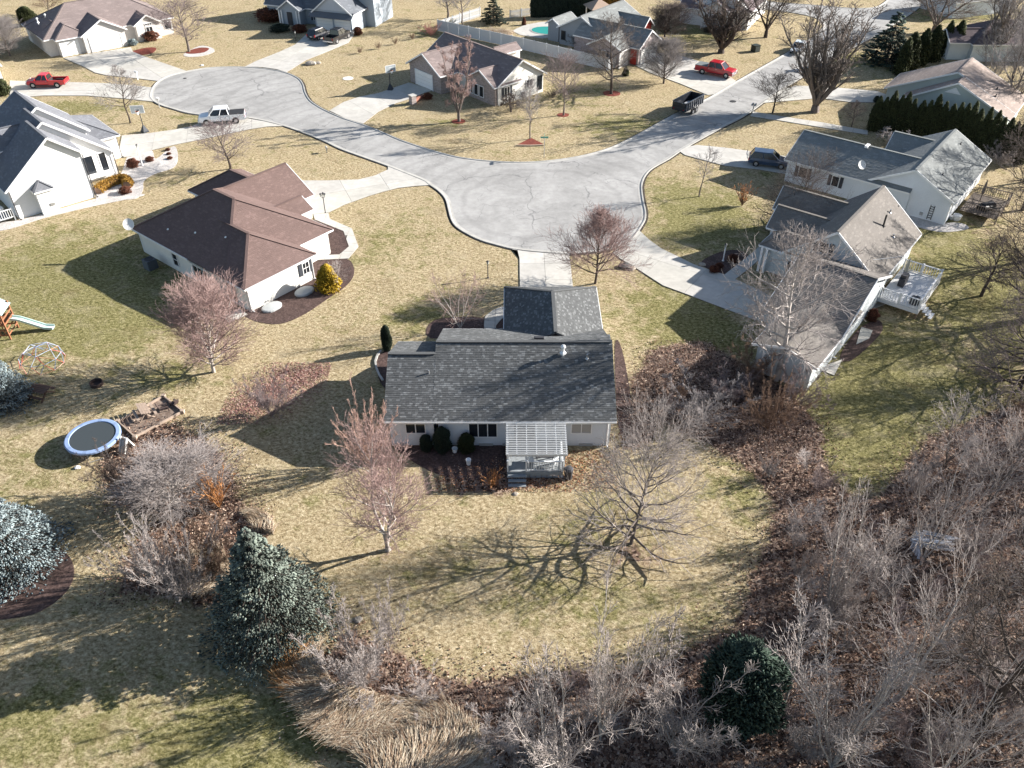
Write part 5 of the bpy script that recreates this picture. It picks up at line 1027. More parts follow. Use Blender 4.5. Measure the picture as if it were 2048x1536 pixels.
def cabin(t, x0, x1, xr0, xr1, zb, zr, w, body, tw=.78):
    """greenhouse: glass block with a painted roof and pillars"""
    B0 = [(x0, -w / 2), (x1, -w / 2), (x1, w / 2), (x0, w / 2)]; T0 = [(xr0, -w / 2 * tw), (xr1, -w / 2 * tw), (xr1, w / 2 * tw), (xr0, w / 2 * tw)]
    b = MB(); b.mesh([(x, y, zb) for x, y in B0] + [(x, y, zr) for x, y in T0], [(0, 1, 5, 4), (2, 3, 7, 6)]); b.build('side_window', M_CGL, t)
    b = MB(); b.mesh([(x, y, zb) for x, y in B0] + [(x, y, zr) for x, y in T0], [(1, 2, 6, 5)]); b.build('windscreen', M_CGL, t); b = MB(); b.mesh([(x, y, zb) for x, y in B0] + [(x, y, zr) for x, y in T0], [(3, 0, 4, 7)]); b.build('rear_window', M_CGL, t)
    b = MB(); V = [(x + (.06 if x > (xr0 + xr1) / 2 else -.04), y * 1.03, zr - .03) for x, y in T0] + [(x, y * .96, zr + .05) for x, y in T0]; b.mesh(V, [(3, 2, 1, 0), (4, 5, 6, 7), (0, 1, 5, 4), (1, 2, 6, 5), (2, 3, 7, 6), (3, 0, 4, 7)])
    for i in range(4): b.beam((B0[i][0], B0[i][1] * 1.0, zb), (T0[i][0], T0[i][1] * 1.01, zr), .09, .07)
    xm = (x0 + x1) / 2 - .1; xm2 = (xr0 + xr1) / 2 - .1
    for sy in (-1, 1): b.beam((xm, sy * w / 2 * 1.005, zb), (xm2, sy * w / 2 * tw * 1.02, zr), .08, .06)
    b.build('cab', body, t)
def wheels(t, xs, w, r):
    for x in xs:
        for sy in (-1, 1):
            R = Matrix.Translation((x, sy * (w / 2 - .10), r)) @ Matrix.Rotation(math.pi / 2, 4, 'X')
            b = MB(); b.lathe([(r * .62, -.12), (r * .95, -.13), (r, -.08), (r, .08), (r * .95, .13), (r * .62, .12)], 18, M=R); wh = b.build('wheel', M_TYRE, t)
            b = MB(); b.lathe([(.02, -.14 * 1), (r * .2, -.145), (r * .60, -.125), (r * .60, .125), (r * .2, .145), (.02, .14)], 12, M=R); b.build('rim', M_RIM, wh)
            b = MB(); b.lathe([(r * 1.16, -.03), (r * 1.16, .03)], 18, M=Matrix.Translation((x, sy * (w / 2 - .022), r * 1.05)) @ Matrix.Rotation(math.pi / 2, 4, 'X')); b.build('wheel_arch', M_DARK, t)
def common(t, L_, w, zb, zf, zr_, body):
    for sy in (-1, 1):
        b = MB(); b.box(L_ / 2 - .04, sy * (w / 2 - .26), zf, .12, .34, .2); b.build('headlight', M_HEAD, t); b = MB(); b.box(-L_ / 2 + .03, sy * (w / 2 - .12), zr_, .1, .16, .36); b.build('taillight', M_TAIL, t)
def pickup(px, py, heading, lb, body, L_=5.8, w=2.0, crew=True, cover=None, chrome=True, grp='pickup trucks parked in driveways', h=1.9, rims=True):
    c = at(px, py); t = thing('pickup_truck', (c.x, c.y, .075), lb, 'pickup truck', grp, math.radians(heading)); z = .62 * h; xb = -L_ / 2; cab0 = xb + (.33 if crew else .42) * L_; cab1 = L_ / 2 - .24 * L_
    body_loft([(cab0, .42, .85, z, .98), (cab0 + .1, .42, .85, z + .02, 1.0), (cab1 - .2, .42, .85, z + .03, 1.0), (cab1, .42, .85, z, 1.0), (L_ / 2 - .25, .42, .8, z - .07, .97), (L_ / 2 - .04, .46, .78, z - .16, .9), (L_ / 2, .5, .75, z - .28, .86)], w).build('body', body, t)
    b = MB()
    for sy in (-1, 1): b.box((xb + cab0) / 2, sy * (w / 2 - .07), (z + .45) / 2 + .0, cab0 - xb, .13, z - .45)
    b.box(xb + .04, 0, (z + .5) / 2, .08, w - .26, z - .5); b.build('bed', body, t)
    b = MB(); b.box((xb + cab0) / 2, 0, .72, cab0 - xb - .1, w - .27, .06); b.box(cab0 - .03, 0, (z + .7) / 2, .05, w - .27, z - .7)
    for sy in (-1, 1): b.box((xb + cab0) / 2, sy * (w / 2 - .45), .82, .9, .25, .2)
    b.build('bed_liner', M_LINER, t)
    if cover: b = MB(); b.box((xb + cab0) / 2, 0, z + .03, cab0 - xb - .04, w - .1, .05); b.build('bed_cover', cover, t)
    cabin(t, cab0 + .05, cab1 + .15, cab0 + .2, cab1 - .62, z + .01, h, w * .95, body)
    b = MB(); b.box(L_ / 2 + .06, 0, .58, .16, w * .96, .22); b.build('front_bumper', M_CHROME if chrome else body, t); b = MB(); b.box(xb - .08, 0, .58, .16, w * .94, .2); b.build('rear_bumper', M_CHROME, t)
    b = MB(); b.box(L_ / 2 - .0, 0, .84, .06, w * .5, .26); b.build('grille', M_DARK if not chrome else M_CHROME, t)
    for sy in (-1, 1): b = MB(); b.box(cab1 - .1, sy * (w / 2 + .12), z + .12, .1, .2, .2); b.build('mirror', body, t)
    for sy in (-1, 1):
        for x_ in ([cab0 + .04, (cab0 + cab1) / 2 - .1, cab1 - .05] if crew else [cab0 + .04, cab1 - .05]): b = MB(); b.box(x_, sy * (w / 2 + .001), .86, .02, .01, .68); b.build('door_gap', M_DARK, t)
        for x_ in ([cab0 + .25, (cab0 + cab1) / 2 + .1] if crew else [cab0 + .25]): b = MB(); b.box(x_, sy * (w / 2 + .015), z - .12, .18, .03, .04); b.build('door_handle', M_CHROME, t)
        b = MB(); b.box((cab0 + cab1) / 2, sy * (w / 2 + .02), .45, cab1 - cab0, .1, .05); b.build('side_step', M_DARK, t)
    wheels(t, (xb + .21 * L_, L_ / 2 - .16 * L_), w, .39); common(t, L_, w, .4, .88, .95, body); return t
def suv(px, py, heading, lb, body, L_=4.7, w=1.88, h=1.68, cat='SUV', name='suv', hatch=True, grp='cars'):
    c = at(px, py); t = thing(name, (c.x, c.y, .075), lb, cat, grp, math.radians(heading)); z = .60 * h
    body_loft([(-L_ / 2, .42, .7, z - .18, .86), (-L_ / 2 + .12, .36, .75, z, .95), (-L_ * .3, .32, .75, z + .02, 1.0), (L_ * .15, .32, .75, z + .01, 1.0), (L_ * .27, .34, .72, z - .04, .98), (L_ * .44, .36, .68, z - .18, .92), (L_ / 2, .42, .62, z - .34, .8)], w).build('body', body, t)
    for sy in (-1, 1):
        for x_ in (-L_ * .17, L_ * .02, L_ * .19): b = MB(); b.box(x_, sy * (w / 2 + .001), z - .32, .02, .01, .55); b.build('door_gap', M_DARK, t)
    if hatch: cabin(t, -L_ / 2 + .14, L_ * .24, -L_ / 2 + .55, L_ * .06, z, h, w * .93, body)
    else: cabin(t, -L_ * .36, L_ * .25, -L_ * .22, L_ * .07, z, h, w * .9, body)
    wheels(t, (-L_ * .30, L_ * .31), w, .34); common(t, L_, w, .4, .66, .85, body)
    for sy in (-1, 1): b = MB(); b.box(L_ * .2, sy * (w / 2 + .08), z + .08, .1, .16, .14); b.build('mirror', body, t)
    b = MB(); b.box(L_ / 2 - .01, 0, .5, .08, w * .6, .16); b.build('grille', M_DARK, t); b = MB(); b.box(-L_ / 2 + .0, 0, .68, .02, .45, .13); b.build('number_plate', M_WHITE, t)
    return t
pickup(99, 173, 183, 'bright red single cab pickup in the driveway at the left edge', paint('bright_red', (.62, .015, .02)), 5.5, 1.9, crew=False, h=1.75)
pickup(447, 245, 193, 'white extended cab pickup with black bed cover near the far cul-de-sac', paint('white', (.74, .75, .76)), 5.9, 2.0, cover=M_LINER, h=1.95)
pickup(676, 82, 67, 'black pickup facing the white double garage at the top', paint('black', (.012, .012, .014)), 5.7, 1.98, h=1.9)
pickup(1430, 150, -33, 'dark red crew cab pickup with grey bed cover beside the street', paint('dark_red', (.42, .012, .018)), 6.0, 2.02, cover=mat('cover_grey', (.16, .18, .18), .6), h=1.95)
suv(640, 76, 62, 'dark navy SUV beside the black pickup at the top', paint('dark_navy', (.014, .016, .024)), 4.6, 1.85, 1.65)
sv = suv(1536, 331, -14, 'dark blue SUV with a rear rack in front of the slate-roofed house', paint('slate_blue', (.035, .06, .11)), 4.8, 1.9, 1.7); sv.rotation_euler.z = math.radians(166 - 14 + 14)
sv.rotation_euler.z = math.radians(-17)
b = MB(); b.tube([(-2.45, -.5, .6), (-2.75, -.5, 1.4)], .03, 5); b.tube([(-2.45, .5, .6), (-2.75, .5, 1.4)], .03, 5); b.tube([(-2.72, -.7, 1.3), (-2.72, .7, 1.3)], .03, 5); b.tube([(-2.6, -.7, .9), (-2.6, .7, .9)], .03, 5); b.build('rear_rack', M_CHROME, sv)
suv(1595, 103, -118, 'silver white sedan parked at the street kerb', paint('silver_white', (.60, .64, .68)), 4.6, 1.8, 1.45, 'car', 'sedan', False)
suv(1976, 8, 178, 'white SUV in a driveway at the top right edge', paint('clean_white', (.74, .75, .76)), 4.6, 1.88, 1.7)
suv(2050, 300, 100, 'silver car half cut off by the right edge beside the hedge', paint('silver', (.45, .47, .50)), 4.6, 1.85, 1.6, 'car', 'sedan')
# dump trailer
c = at(1374, 222); tr = thing('dump_trailer', (c.x, c.y, .02), 'black steel dump trailer with ribbed sides standing at the kerb', 'trailer', rz=math.radians(50)); MT = paint('trailer_black', (.022, .025, .032)); Lt, wt = 4.9, 2.05
b = MB(); b.box(0, 0, .72, Lt, wt, .10); b.build('floor', MT, tr)
for sy in (-1, 1):
    b = MB(); b.box(0, sy * (wt / 2 - .03), 1.30, Lt, .05, 1.1); b.box(0, sy * wt / 2, 1.86, Lt + .05, .12, .1); b.build('side_wall', MT, tr)
    for k in range(9): q = MB(); q.box(-Lt / 2 + .2 + k * (Lt - .4) / 8, sy * (wt / 2 + .045), 1.28, .10, .09, 1.1); q.build('rib', mat('rib_grey', (.12, .13, .15), .5), tr)
    b = MB(); b.box(-.2, sy * (wt / 2 + .2), .82, 1.9, .3, .05); b.build('fender', MT, tr)
    b = MB(); b.box(-Lt / 2 - .05, sy * .75, .95, .05, .12, .1); b.build('taillight', M_TAIL, tr)
b = MB(); b.box(-Lt / 2, 0, 1.3, .06, wt - .1, 1.05); b.box(-Lt / 2 - .05, 0, 1.5, .05, wt - .2, .08); b.box(-Lt / 2 - .05, 0, 1.1, .05, wt - .2, .08); b.build('tailgate', MT, tr)
b = MB(); b.box(Lt / 2, 0, 1.3, .06, wt - .1, 1.1); b.build('front_wall', MT, tr); b = MB(); b.beam((Lt / 2, .8, .6), (Lt / 2 + 1.3, 0, .55), .12, .15); b.beam((Lt / 2, -.8, .6), (Lt / 2 + 1.3, 0, .55), .12, .15); b.box(Lt / 2 + .35, 0, .85, .5, .7, .4); b.build('drawbar', MT, tr); b = MB(); b.tube([(Lt / 2 + 1.1, 0, 0), (Lt / 2 + 1.1, 0, .9)], .04, 6); b.build('jack', M_METAL, tr)
wheels(tr, (-.65, .3), wt + .5, .36)
b = MB(); b.box(.6, .3, .85, 1.2, .7, .2); b.box(-.9, -.3, .84, .8, .5, .2); b.build('load', mat('load_grey', (.3, .31, .33), noise=(4, .4)), tr)
# ------------------------------------------------------------------ bare trees: trunk and limbs tapered, thousands of twigs
def bark(n, c, am=.25): return mat('bark_' + n, c, .9, noise=(2.5, am), noise2=(12, .15))
B_GREY = bark('grey', (.15, .125, .11)); B_DARK = bark('dark', (.075, .058, .048)); B_PALE = bark('pale', (.42, .38, .345)); T_PINK = bark('pink_twig', (.31, .215, .195)); T_GREY = bark('grey_twig', (.255, .23, .22)); T_PALE = bark('pale_twig', (.33, .29, .27)); T_DARK = bark('dark_twig', (.10, .078, .068)); T_RED = bark('red_twig', (.33, .15, .13)); T_BRN = bark('brown_twig', (.20, .13, .09)); T_ORG = bark('orange_twig', (.38, .18, .07)); T_PEACH = bark('peach_twig', (.46, .31, .255)); T_MAUVE = bark('mauve_twig', (.215, .17, .165))

def grow_tree(seed, H=10, r0=.16, clear=.18, n1=16, spread=.36, up=.35, prof='round', ang=55, sub=(7, 5, 3), leaders=1, lean=(0, 0), gn=.16, rt=.012, tw=1.0, droop=0.0):
    R = np.random.RandomState(seed); S = [[], []]             # [trunk+limb], [twigs] : (p0,p1,r0,r1)
    Z = np.array([0, 0, 1.0])
    def line(p, d, L_, r, r_end, n, wob, upw, tier):
        pts = [p.copy()]; dirs = [d.copy()]
        for i in range(n):
            d = d + R.normal(0, wob, 3) + Z * upw; d /= np.linalg.norm(d); q = p + d * L_ / n
            S[tier].append((p.copy(), q.copy(), r + (r_end - r) * i / n, r + (r_end - r) * (i + 1) / n)); p = q; pts.append(p.copy()); dirs.append(d.copy())
        return pts, dirs
    def side(d, a, phi):
        u = np.cross(d, [.31, .17, .93]); u /= max(np.linalg.norm(u), 1e-6); w = np.cross(d, u)
        return d * math.cos(a) + (u * math.cos(phi) + w * math.sin(phi)) * math.sin(a)
    def pick(pts, dirs, t):
        x = t * (len(pts) - 1); i = min(int(x), len(pts) - 2); f = x - i; return pts[i] * (1 - f) + pts[i + 1] * f, dirs[i + 1]
    def kids(pts, dirs, L_, r, lvl):
        if lvl >= len(sub) + 1: return
        n = sub[lvl - 1]; phi = R.rand() * 6.28
        for k in range(n):
            t = .15 + .85 * (k + R.rand()) / n; p, d = pick(pts, dirs, t); phi += 2.4 + R.normal(0, .4)
            l = L_ * (.70 - .30 * t) * R.uniform(.7, 1.3); a = math.radians(R.uniform(20, 44)); dd = side(d, a, phi); rr = max(r * .5 * (1 - .5 * t), rt)
            pp, ds = line(p, dd, l, rr, max(rr * .4, rt * .5), 3 if lvl < 2 else 2, gn * .7, (.09 * up - droop), 1); kids(pp, ds, l, rr, lvl + 1)
    ld = []
    if leaders == 1:
        d = np.array([lean[0], lean[1], 1.0]); d /= np.linalg.norm(d); ld = [(np.zeros(3), d, H, r0)]
    else:
        d = np.array([lean[0], lean[1], 1.0]); d /= np.linalg.norm(d); hc = H * clear * .7
        pts, ds = line(np.zeros(3), d, hc, r0 * 1.15, r0 * .95, 3, .03, 0, 0)
        for k in range(leaders):
            ph = k * 6.283 / leaders + R.rand(); a = math.radians(R.uniform(4, 20) if prof == 'vase' else R.uniform(8, 30) if prof != 'bush' else R.uniform(15, 60)); dd = np.array([math.sin(a) * math.cos(ph), math.sin(a) * math.sin(ph), math.cos(a)])
            ld.append((pts[-1], dd, (H - hc) * R.uniform(.8, 1.0) / max(math.cos(a), .6), r0 * R.uniform(.45, .7)))
    for (p, d, L_, r) in ld:
        pts, dirs = line(p, d, L_, r, max(r * .12, rt), 9, .05 if leaders == 1 else .08, .02 if leaders == 1 else .05 * up, 0)
        m = n1 if leaders == 1 else max(3, n1 // leaders + 1); phi = R.rand() * 6.28; c0 = clear if leaders == 1 else .12
        for k in range(m):
            t = c0 + (1 - c0) * (k + R.uniform(.1, .9)) / m; q, dd = pick(pts, dirs, t); u = (t - c0) / (1 - c0); phi += 2.4 + R.normal(0, .3)
            f = {'round': .35 + math.sin(math.pi * min(1, u * .85 + .12)) * .75, 'cone': 1.15 - u * .95, 'vase': 1.0 - .45 * u, 'col': .75 - .25 * u, 'bush': 1 - .5 * u, 'wide': 1.25 - .6 * u}[prof]
            l = H * spread * f * R.uniform(.8, 1.15) * (1 if leaders == 1 else .75); a = math.radians(ang * (1.15 - .55 * u) * R.uniform(.85, 1.15)); d2 = side(dd, a, phi); rr = max(r * (1 - t) * .55 + r * .08, rt * 1.6)
            big = rr > rt * 2.2
            pp, ds = line(q, d2, l, rr, max(rr * .25, rt), 5, gn, .10 * up, 0 if big else 1); kids(pp, ds, l, rr, 1)
    out = []
    for i, k in ((0, 5), (1, 3)):
        if not S[i]: out.append(None); continue
        P0 = np.array([s[0] for s in S[i]]); P1 = np.array([s[1] for s in S[i]]); R0 = np.array([s[2] for s in S[i]]); R1 = np.array([s[3] for s in S[i]])
        if i: R0 = R0 * tw; R1 = R1 * tw
        out.append(ntubes(P0, P1, R0, R1, k))
    A_ = np.concatenate([o[0] for o in out if o is not None]); h = np.percentile(A_[:, 2], 99.7); q = A_[A_[:, 2] > h * .25]; wd = (np.percentile(np.abs(q[:, 0]), 98) + np.percentile(np.abs(q[:, 1]), 98))
    return out, h, wd
PROTO = {}
def proto(key, **kw):
    o, h, w = grow_tree(**kw); me = []
    for i, nm in ((0, 'trunk'), (1, 'crown')): me.append(None if o[i] is None else npmesh(nm, o[i][0], o[i][1], B_GREY, np.ones((len(o[i][1]), 3), np.float32), smooth=(i == 0)))
    PROTO[key] = (me, h, w)
proto('yard', seed=11, H=8, r0=.12, clear=.22, n1=20, spread=.36, prof='round', ang=46, sub=(7, 5, 2), rt=.014, up=.7)
proto('yard2', seed=12, H=8, r0=.12, clear=.25, n1=18, spread=.34, prof='cone', ang=52, sub=(7, 5, 2), rt=.014, up=.7)
proto('young', seed=13, H=5, r0=.07, clear=.3, n1=14, spread=.28, prof='round', ang=42, sub=(6, 3), rt=.014)
proto('pyramid', seed=14, H=8, r0=.14, clear=.12, n1=34, spread=.50, prof='cone', ang=56, sub=(9, 6, 3), gn=.09, rt=.013, up=.9)
proto('dense', seed=15, H=9, r0=.16, clear=.08, n1=40, spread=.42, prof='round', ang=50, sub=(10, 7, 3), gn=.10, rt=.012, up=1.2)
proto('vase', seed=16, H=12, r0=.28, clear=.09, n1=110, spread=.22, prof='vase', ang=26, sub=(5, 3, 2), leaders=15, up=.9, gn=.06, rt=.02)
proto('column', seed=17, H=10, r0=.16, clear=.14, n1=44, spread=.20, prof='col', ang=36, sub=(7, 5, 3), leaders=5, up=.8, rt=.015)
proto('sprawl', seed=18, H=10, r0=.25, clear=.05, n1=40, spread=.62, prof='wide', ang=80, sub=(8, 5, 3), lean=(.22, .05), gn=.2, rt=.013, up=.15)
proto('limby', seed=19, H=12, r0=.26, clear=.20, n1=26, spread=.34, prof='round', ang=66, sub=(7, 6, 3), gn=.22, rt=.015)
proto('twin', seed=20, H=10, r0=.19, clear=.07, n1=42, spread=.36, prof='round', ang=46, sub=(7, 5, 3), leaders=3, up=1.0, gn=.11, rt=.012)
proto('bush', seed=21, H=4, r0=.05, clear=.04, n1=110, spread=.34, prof='bush', ang=36, sub=(6, 4, 2), leaders=15, up=.5, gn=.15, rt=.013)
proto('bush2', seed=22, H=4, r0=.05, clear=.03, n1=90, spread=.36, prof='bush', ang=42, sub=(6, 4, 2), leaders=12, up=.3, gn=.2, rt=.013)
proto('gnarl', seed=23, H=3, r0=.12, clear=.35, n1=16, spread=.5, prof='wide', ang=80, sub=(6, 4, 2), leaders=3, gn=.4, rt=.02)
proto('sapling', seed=24, H=6, r0=.05, clear=.15, n1=16, spread=.26, prof='cone', ang=38, sub=(6, 4), lean=(.1, .05), gn=.12, rt=.013, up=.8)
proto('stems', seed=25, H=6, r0=.06, clear=.04, n1=72, spread=.24, prof='vase', ang=30, sub=(6, 3), leaders=8, gn=.10, up=.8, rt=.0095)
proto('big', seed=26, H=15, r0=.34, clear=.16, n1=34, spread=.36, prof='wide', ang=50, sub=(8, 6, 2), leaders=4, gn=.17, rt=.022)
proto('open', seed=28, H=10, r0=.17, clear=.14, n1=26, spread=.48, prof='wide', ang=50, sub=(5, 4, 1), leaders=2, lean=(-.15, .1), gn=.17, rt=.012, up=.8)
proto('open2', seed=29, H=8, r0=.10, clear=.08, n1=30, spread=.42, prof='round', ang=42, sub=(5, 4, 1), leaders=5, gn=.13, rt=.011, up=.8)
proto('tuft', seed=30, H=4, r0=.035, clear=.03, n1=210, spread=.26, prof='bush', ang=28, sub=(5, 3), leaders=28, up=.7, gn=.10, rt=.013)
proto('fan', seed=27, H=3, r0=.03, clear=.03, n1=36, spread=.22, prof='vase', ang=20, sub=(4,), leaders=26, gn=.05, up=.5, rt=.014)
def plant_tree(key, x, y, top=None, width=None, label='', bk=B_GREY, tw=None, H=None, Wd=None, name='bare_tree', cat='tree', group='bare trees', rz=None, world=None):
    c = at(x, y) if world is None else Vector(world); me, h0, w0 = PROTO[key]; H = H or tall(x, y, top); k = H / h0
    if Wd is None: Wd = width / (FPX / math.hypot(c.y, CAM_H) * 1.02) if width else None
    kx = (Wd / w0) if Wd else k
    t = thing(name, (c.x, c.y, -.02), label, cat, group, RND.uniform(0, 6.28) if rz is None else rz); t.scale = (kx, kx, k)
    for m_, nm, mt in ((me[0], 'trunk', bk), (me[1], 'crown', tw or bk)):
        if m_ is None: continue
        o = bpy.data.objects.new(nm, m_); link(o, t); o.material_slots[0].link = 'OBJECT'; o.material_slots[0].material = mt
    return t
T = plant_tree
T('yard2', 261, 246, 128, 78, 'slender bare tree on the lawn beside the basketball hoop at left', B_DARK, T_GREY)
T('yard', 461, 338, 246, 110, 'small bare tree standing behind the brown hipped roof', B_DARK, T_MAUVE)
T('yard', 378, 104, -8, 112, 'bare tree in the oval mulch bed at the top left', B_GREY, T_MAUVE)
T('dense', 20, 112, 28, 80, 'bare grey tree at the left edge beside the three-door garage', B_GREY, T_GREY, H=6)
T('yard', 100, 30, -4, 60, 'small bare tree behind the brown-roofed house at the top left edge', B_GREY, T_BRN, H=4.5)
T('column', 918, 243, 76, 72, 'tall narrow reddish tree in a red mulch ring before the brick house', B_GREY, T_PINK)
T('yard2', 1060, 278, 150, 62, 'young bare tree in the triangular red mulch bed', B_GREY, T_GREY)
T('yard', 1127, 231, 98, 78, 'rounded bare tree in a red mulch ring below the vinyl fence', B_GREY, T_MAUVE)
T('limby', 1222, 188, 28, 104, 'tall thick-trunked bare tree in a red mulch ring at the end of the vinyl fence', B_DARK, B_GREY)
T('dense', 1327, 167, 72, 84, 'round-crowned dense bare tree beside the pickup driveway', B_DARK, T_GREY)
T('gnarl', 1022, 224, 180, 52, 'small contorted tree against the white gable of the brick house', B_DARK, T_DARK)
T('vase', 1442, 106, -30, 130, 'many-limbed bare tree on the lawn above the dark red pickup', B_DARK, T_DARK)
T('dense', 1329, 74, 2, 86, 'dark dense bare tree right of the red gables', B_DARK, T_DARK)
T('big', 1531, 75, -70, 120, 'forked bare tree at the top edge beside the street', B_DARK, T_DARK)
T('vase', 1629, 224, -8, 165, 'tallest many-stemmed bare tree leaning over the street', B_GREY, B_GREY)
T('yard', 1545, 226, 142, 84, 'small dark bare tree at the street corner by the mailboxes', B_DARK, T_DARK)
T('yard2', 1703, 254, 200, 54, 'small bare tree beside the entry path', B_DARK, T_DARK)
T('big', 1866, 64, -70, 150, 'large forked bare tree above the dark evergreens at the top right', B_GREY, B_GREY)
T('yard', 896, 36, -30, 90, 'bare tree at the corner of the sloping fence', B_GREY, T_GREY, H=9); T('yard2', 925, 54, -30, 70, 'taller bare trunk just inside the fence corner', B_GREY, T_GREY, H=9)
T('young', 1398, 393, 292, 56, 'young bare tree alone on the lawn right of the near cul-de-sac', B_GREY, T_GREY)
T('sprawl', 1592, 458, 306, 150, 'dark spreading tree in front of the slate-roofed house', B_DARK, T_DARK)
T('pyramid', 1190, 567, 411, 150, 'pyramid-shaped bare tree right of the short driveway', B_DARK, T_PINK)
T('open2', 921, 662, 548, 122, 'rounded many-stemmed bare tree behind the charcoal roof', B_PALE, T_PINK)
T('dense', 428, 744, 538, 168, 'large round reddish bare tree beside the brown-roofed house', B_PALE, T_PINK, rz=3.6, H=8.6)
T('dense', 352, 1008, 858, 200, 'wide pale bare tree below the sandbox', B_PALE, T_PALE, H=4.7)
T('twin', 776, 1100, 862, 190, 'forked pale bare tree on the back lawn left of the deck', B_PALE, T_PINK)
T('tuft', 738, 930, 790, 128, 'pinkish bushy bare tree at the corner of the centre house', T_PEACH, T_PEACH)
T('sprawl', 1262, 1088, 812, 235, 'large leaning bare tree on the back lawn right of the deck', B_GREY, T_PALE, rz=0.2)
T('tuft', 375, 1195, 1050, 190, 'wide low grey brush left of the big blue spruce', T_GREY, T_PALE)
T('tuft', 300, 1160, 1065, 150, 'pale low brush spreading over the lawn below the wide pale tree', T_PALE, T_PALE)
T('bush2', 250, 985, 900, 110, 'dark low brush at the left foot of the wide pale tree', T_DARK, T_DARK, name='bare_shrub', cat='shrub', group='bare shrubs')
T('bush2', 440, 1150, 1050, 130, 'brown bare shrub between the grey brush and the big spruce', T_BRN, T_BRN, name='bare_shrub', cat='shrub', group='bare shrubs')
T('bush', 545, 832, 748, 105, 'low mauve bare shrub in the reddish leaf patch', T_MAUVE, T_MAUVE, name='bare_shrub', cat='shrub', group='bare shrubs')
T('bush2', 1395, 850, 690, 180, 'tangled grey brush right of the centre house', T_GREY, T_GREY, H=3.3, name='bare_shrub', cat='shrub', group='bare shrubs')
T('bush', 1452, 800, 700, 120, 'grey brush behind the brown shrub right of the centre house', T_GREY, T_MAUVE, H=2.6, name='bare_shrub', cat='shrub', group='bare shrubs')
T('bush', 1590, 812, 735, 120, 'dark brush at the foot of the taupe-roofed house wall', T_BRN, T_MAUVE, name='bare_shrub', cat='shrub', group='bare shrubs')
T('bush', 1505, 762, 690, 110, 'brown brush against the lower corner of the taupe-roofed house', T_BRN, T_BRN, name='bare_shrub', cat='shrub', group='bare shrubs')
T('tuft', 1532, 860, 748, 140, 'rounded brown bare shrub below the large limby tree', T_BRN, T_BRN, name='bare_shrub', cat='shrub', group='bare shrubs')
T('limby', 1553, 760, 452, 215, 'large pale-barked limby tree in front of the taupe-roofed house', B_PALE, T_PALE)
T('limby', 1962, 592, 470, 130, 'dark low tree on the shaded lawn right of the white deck', B_DARK, T_DARK)
T('bush2', 778, 1300, 1190, 80, 'small silvery bare sapling at the lawn edge above the brush', T_PALE, T_PALE, name='bare_shrub', cat='shrub', group='bare shrubs')
T('bush', 722, 1372, 1250, 190, 'silvery spreading shrub right of the big blue spruce', T_PALE, T_PALE, name='bare_shrub', cat='shrub', group='bare shrubs')
T('bush2', 845, 1400, 1320, 110, 'low silvery fallen-looking shrub at the lawn edge', T_PALE, T_PALE, H=1.2, name='bare_shrub', cat='shrub', group='bare shrubs')
T('fan', 1484, 412, 366, 44, 'fan-shaped shrub of upright stems on the lawn right of the cul-de-sac', T_BRN, T_ORG, name='bare_shrub', cat='shrub', group='bare shrubs')
T('fan', 440, 1016, 945, 76, 'orange-brown shrub beside the wide pale tree', T_ORG, T_ORG, name='bare_shrub', cat='shrub', group='bare shrubs')
T('fan', 985, 972, 944, 44, 'small orange grass clump at the left of the deck', T_ORG, T_ORG, name='bare_shrub', cat='shrub', group='bare shrubs')
T('bush', 862, 72, 44, 36, 'reddish rounded shrub at the foot of the sloping fence', T_RED, T_RED, name='bare_shrub', cat='shrub', group='bare shrubs')
T('bush', 733, 48, 2, 30, 'tall reddish shrub at the right corner of the double garage', T_RED, T_RED, name='bare_shrub', cat='shrub', group='bare shrubs')
T('gnarl', 1776, 290, 256, 60, 'weeping pale shrub at the foot of the arborvitae row', T_PALE, T_PALE, name='bare_shrub', cat='shrub', group='bare shrubs')
T('bush', 1998, 332, 290, 70, 'pale low shrub at the end of the arborvitae row', T_PALE, T_PALE, name='bare_shrub', cat='shrub', group='bare shrubs')
T('bush', 1105, 196, 175, 30, 'dark tangled shrub at the right end of the brick house', T_DARK, T_DARK, name='bare_shrub', cat='shrub', group='bare shrubs')
T('young', 676, 580, 500, 44, 'small pale bare tree beside the golden shrub', B_PALE, T_PALE, H=3.4)
T('bush', 1165, 100, 68, 50, 'bare shrubs along the side of the grey pool house', T_DARK, T_DARK, name='bare_shrub', cat='shrub', group='bare shrubs')
for x, y, lb in ((720, 107, 'lowest of four small clipped brown shrubs on the top lawn'), (757, 98, 'second of four small clipped brown shrubs on the top lawn'), (791, 89, 'third of four small clipped brown shrubs on the top lawn'), (825, 79, 'uppermost of four small clipped brown shrubs on the top lawn')):
    T('bush', x, y, y - 16, 14, lb, T_BRN, T_BRN, name='bare_shrub', cat='shrub', group='four clipped shrubs')
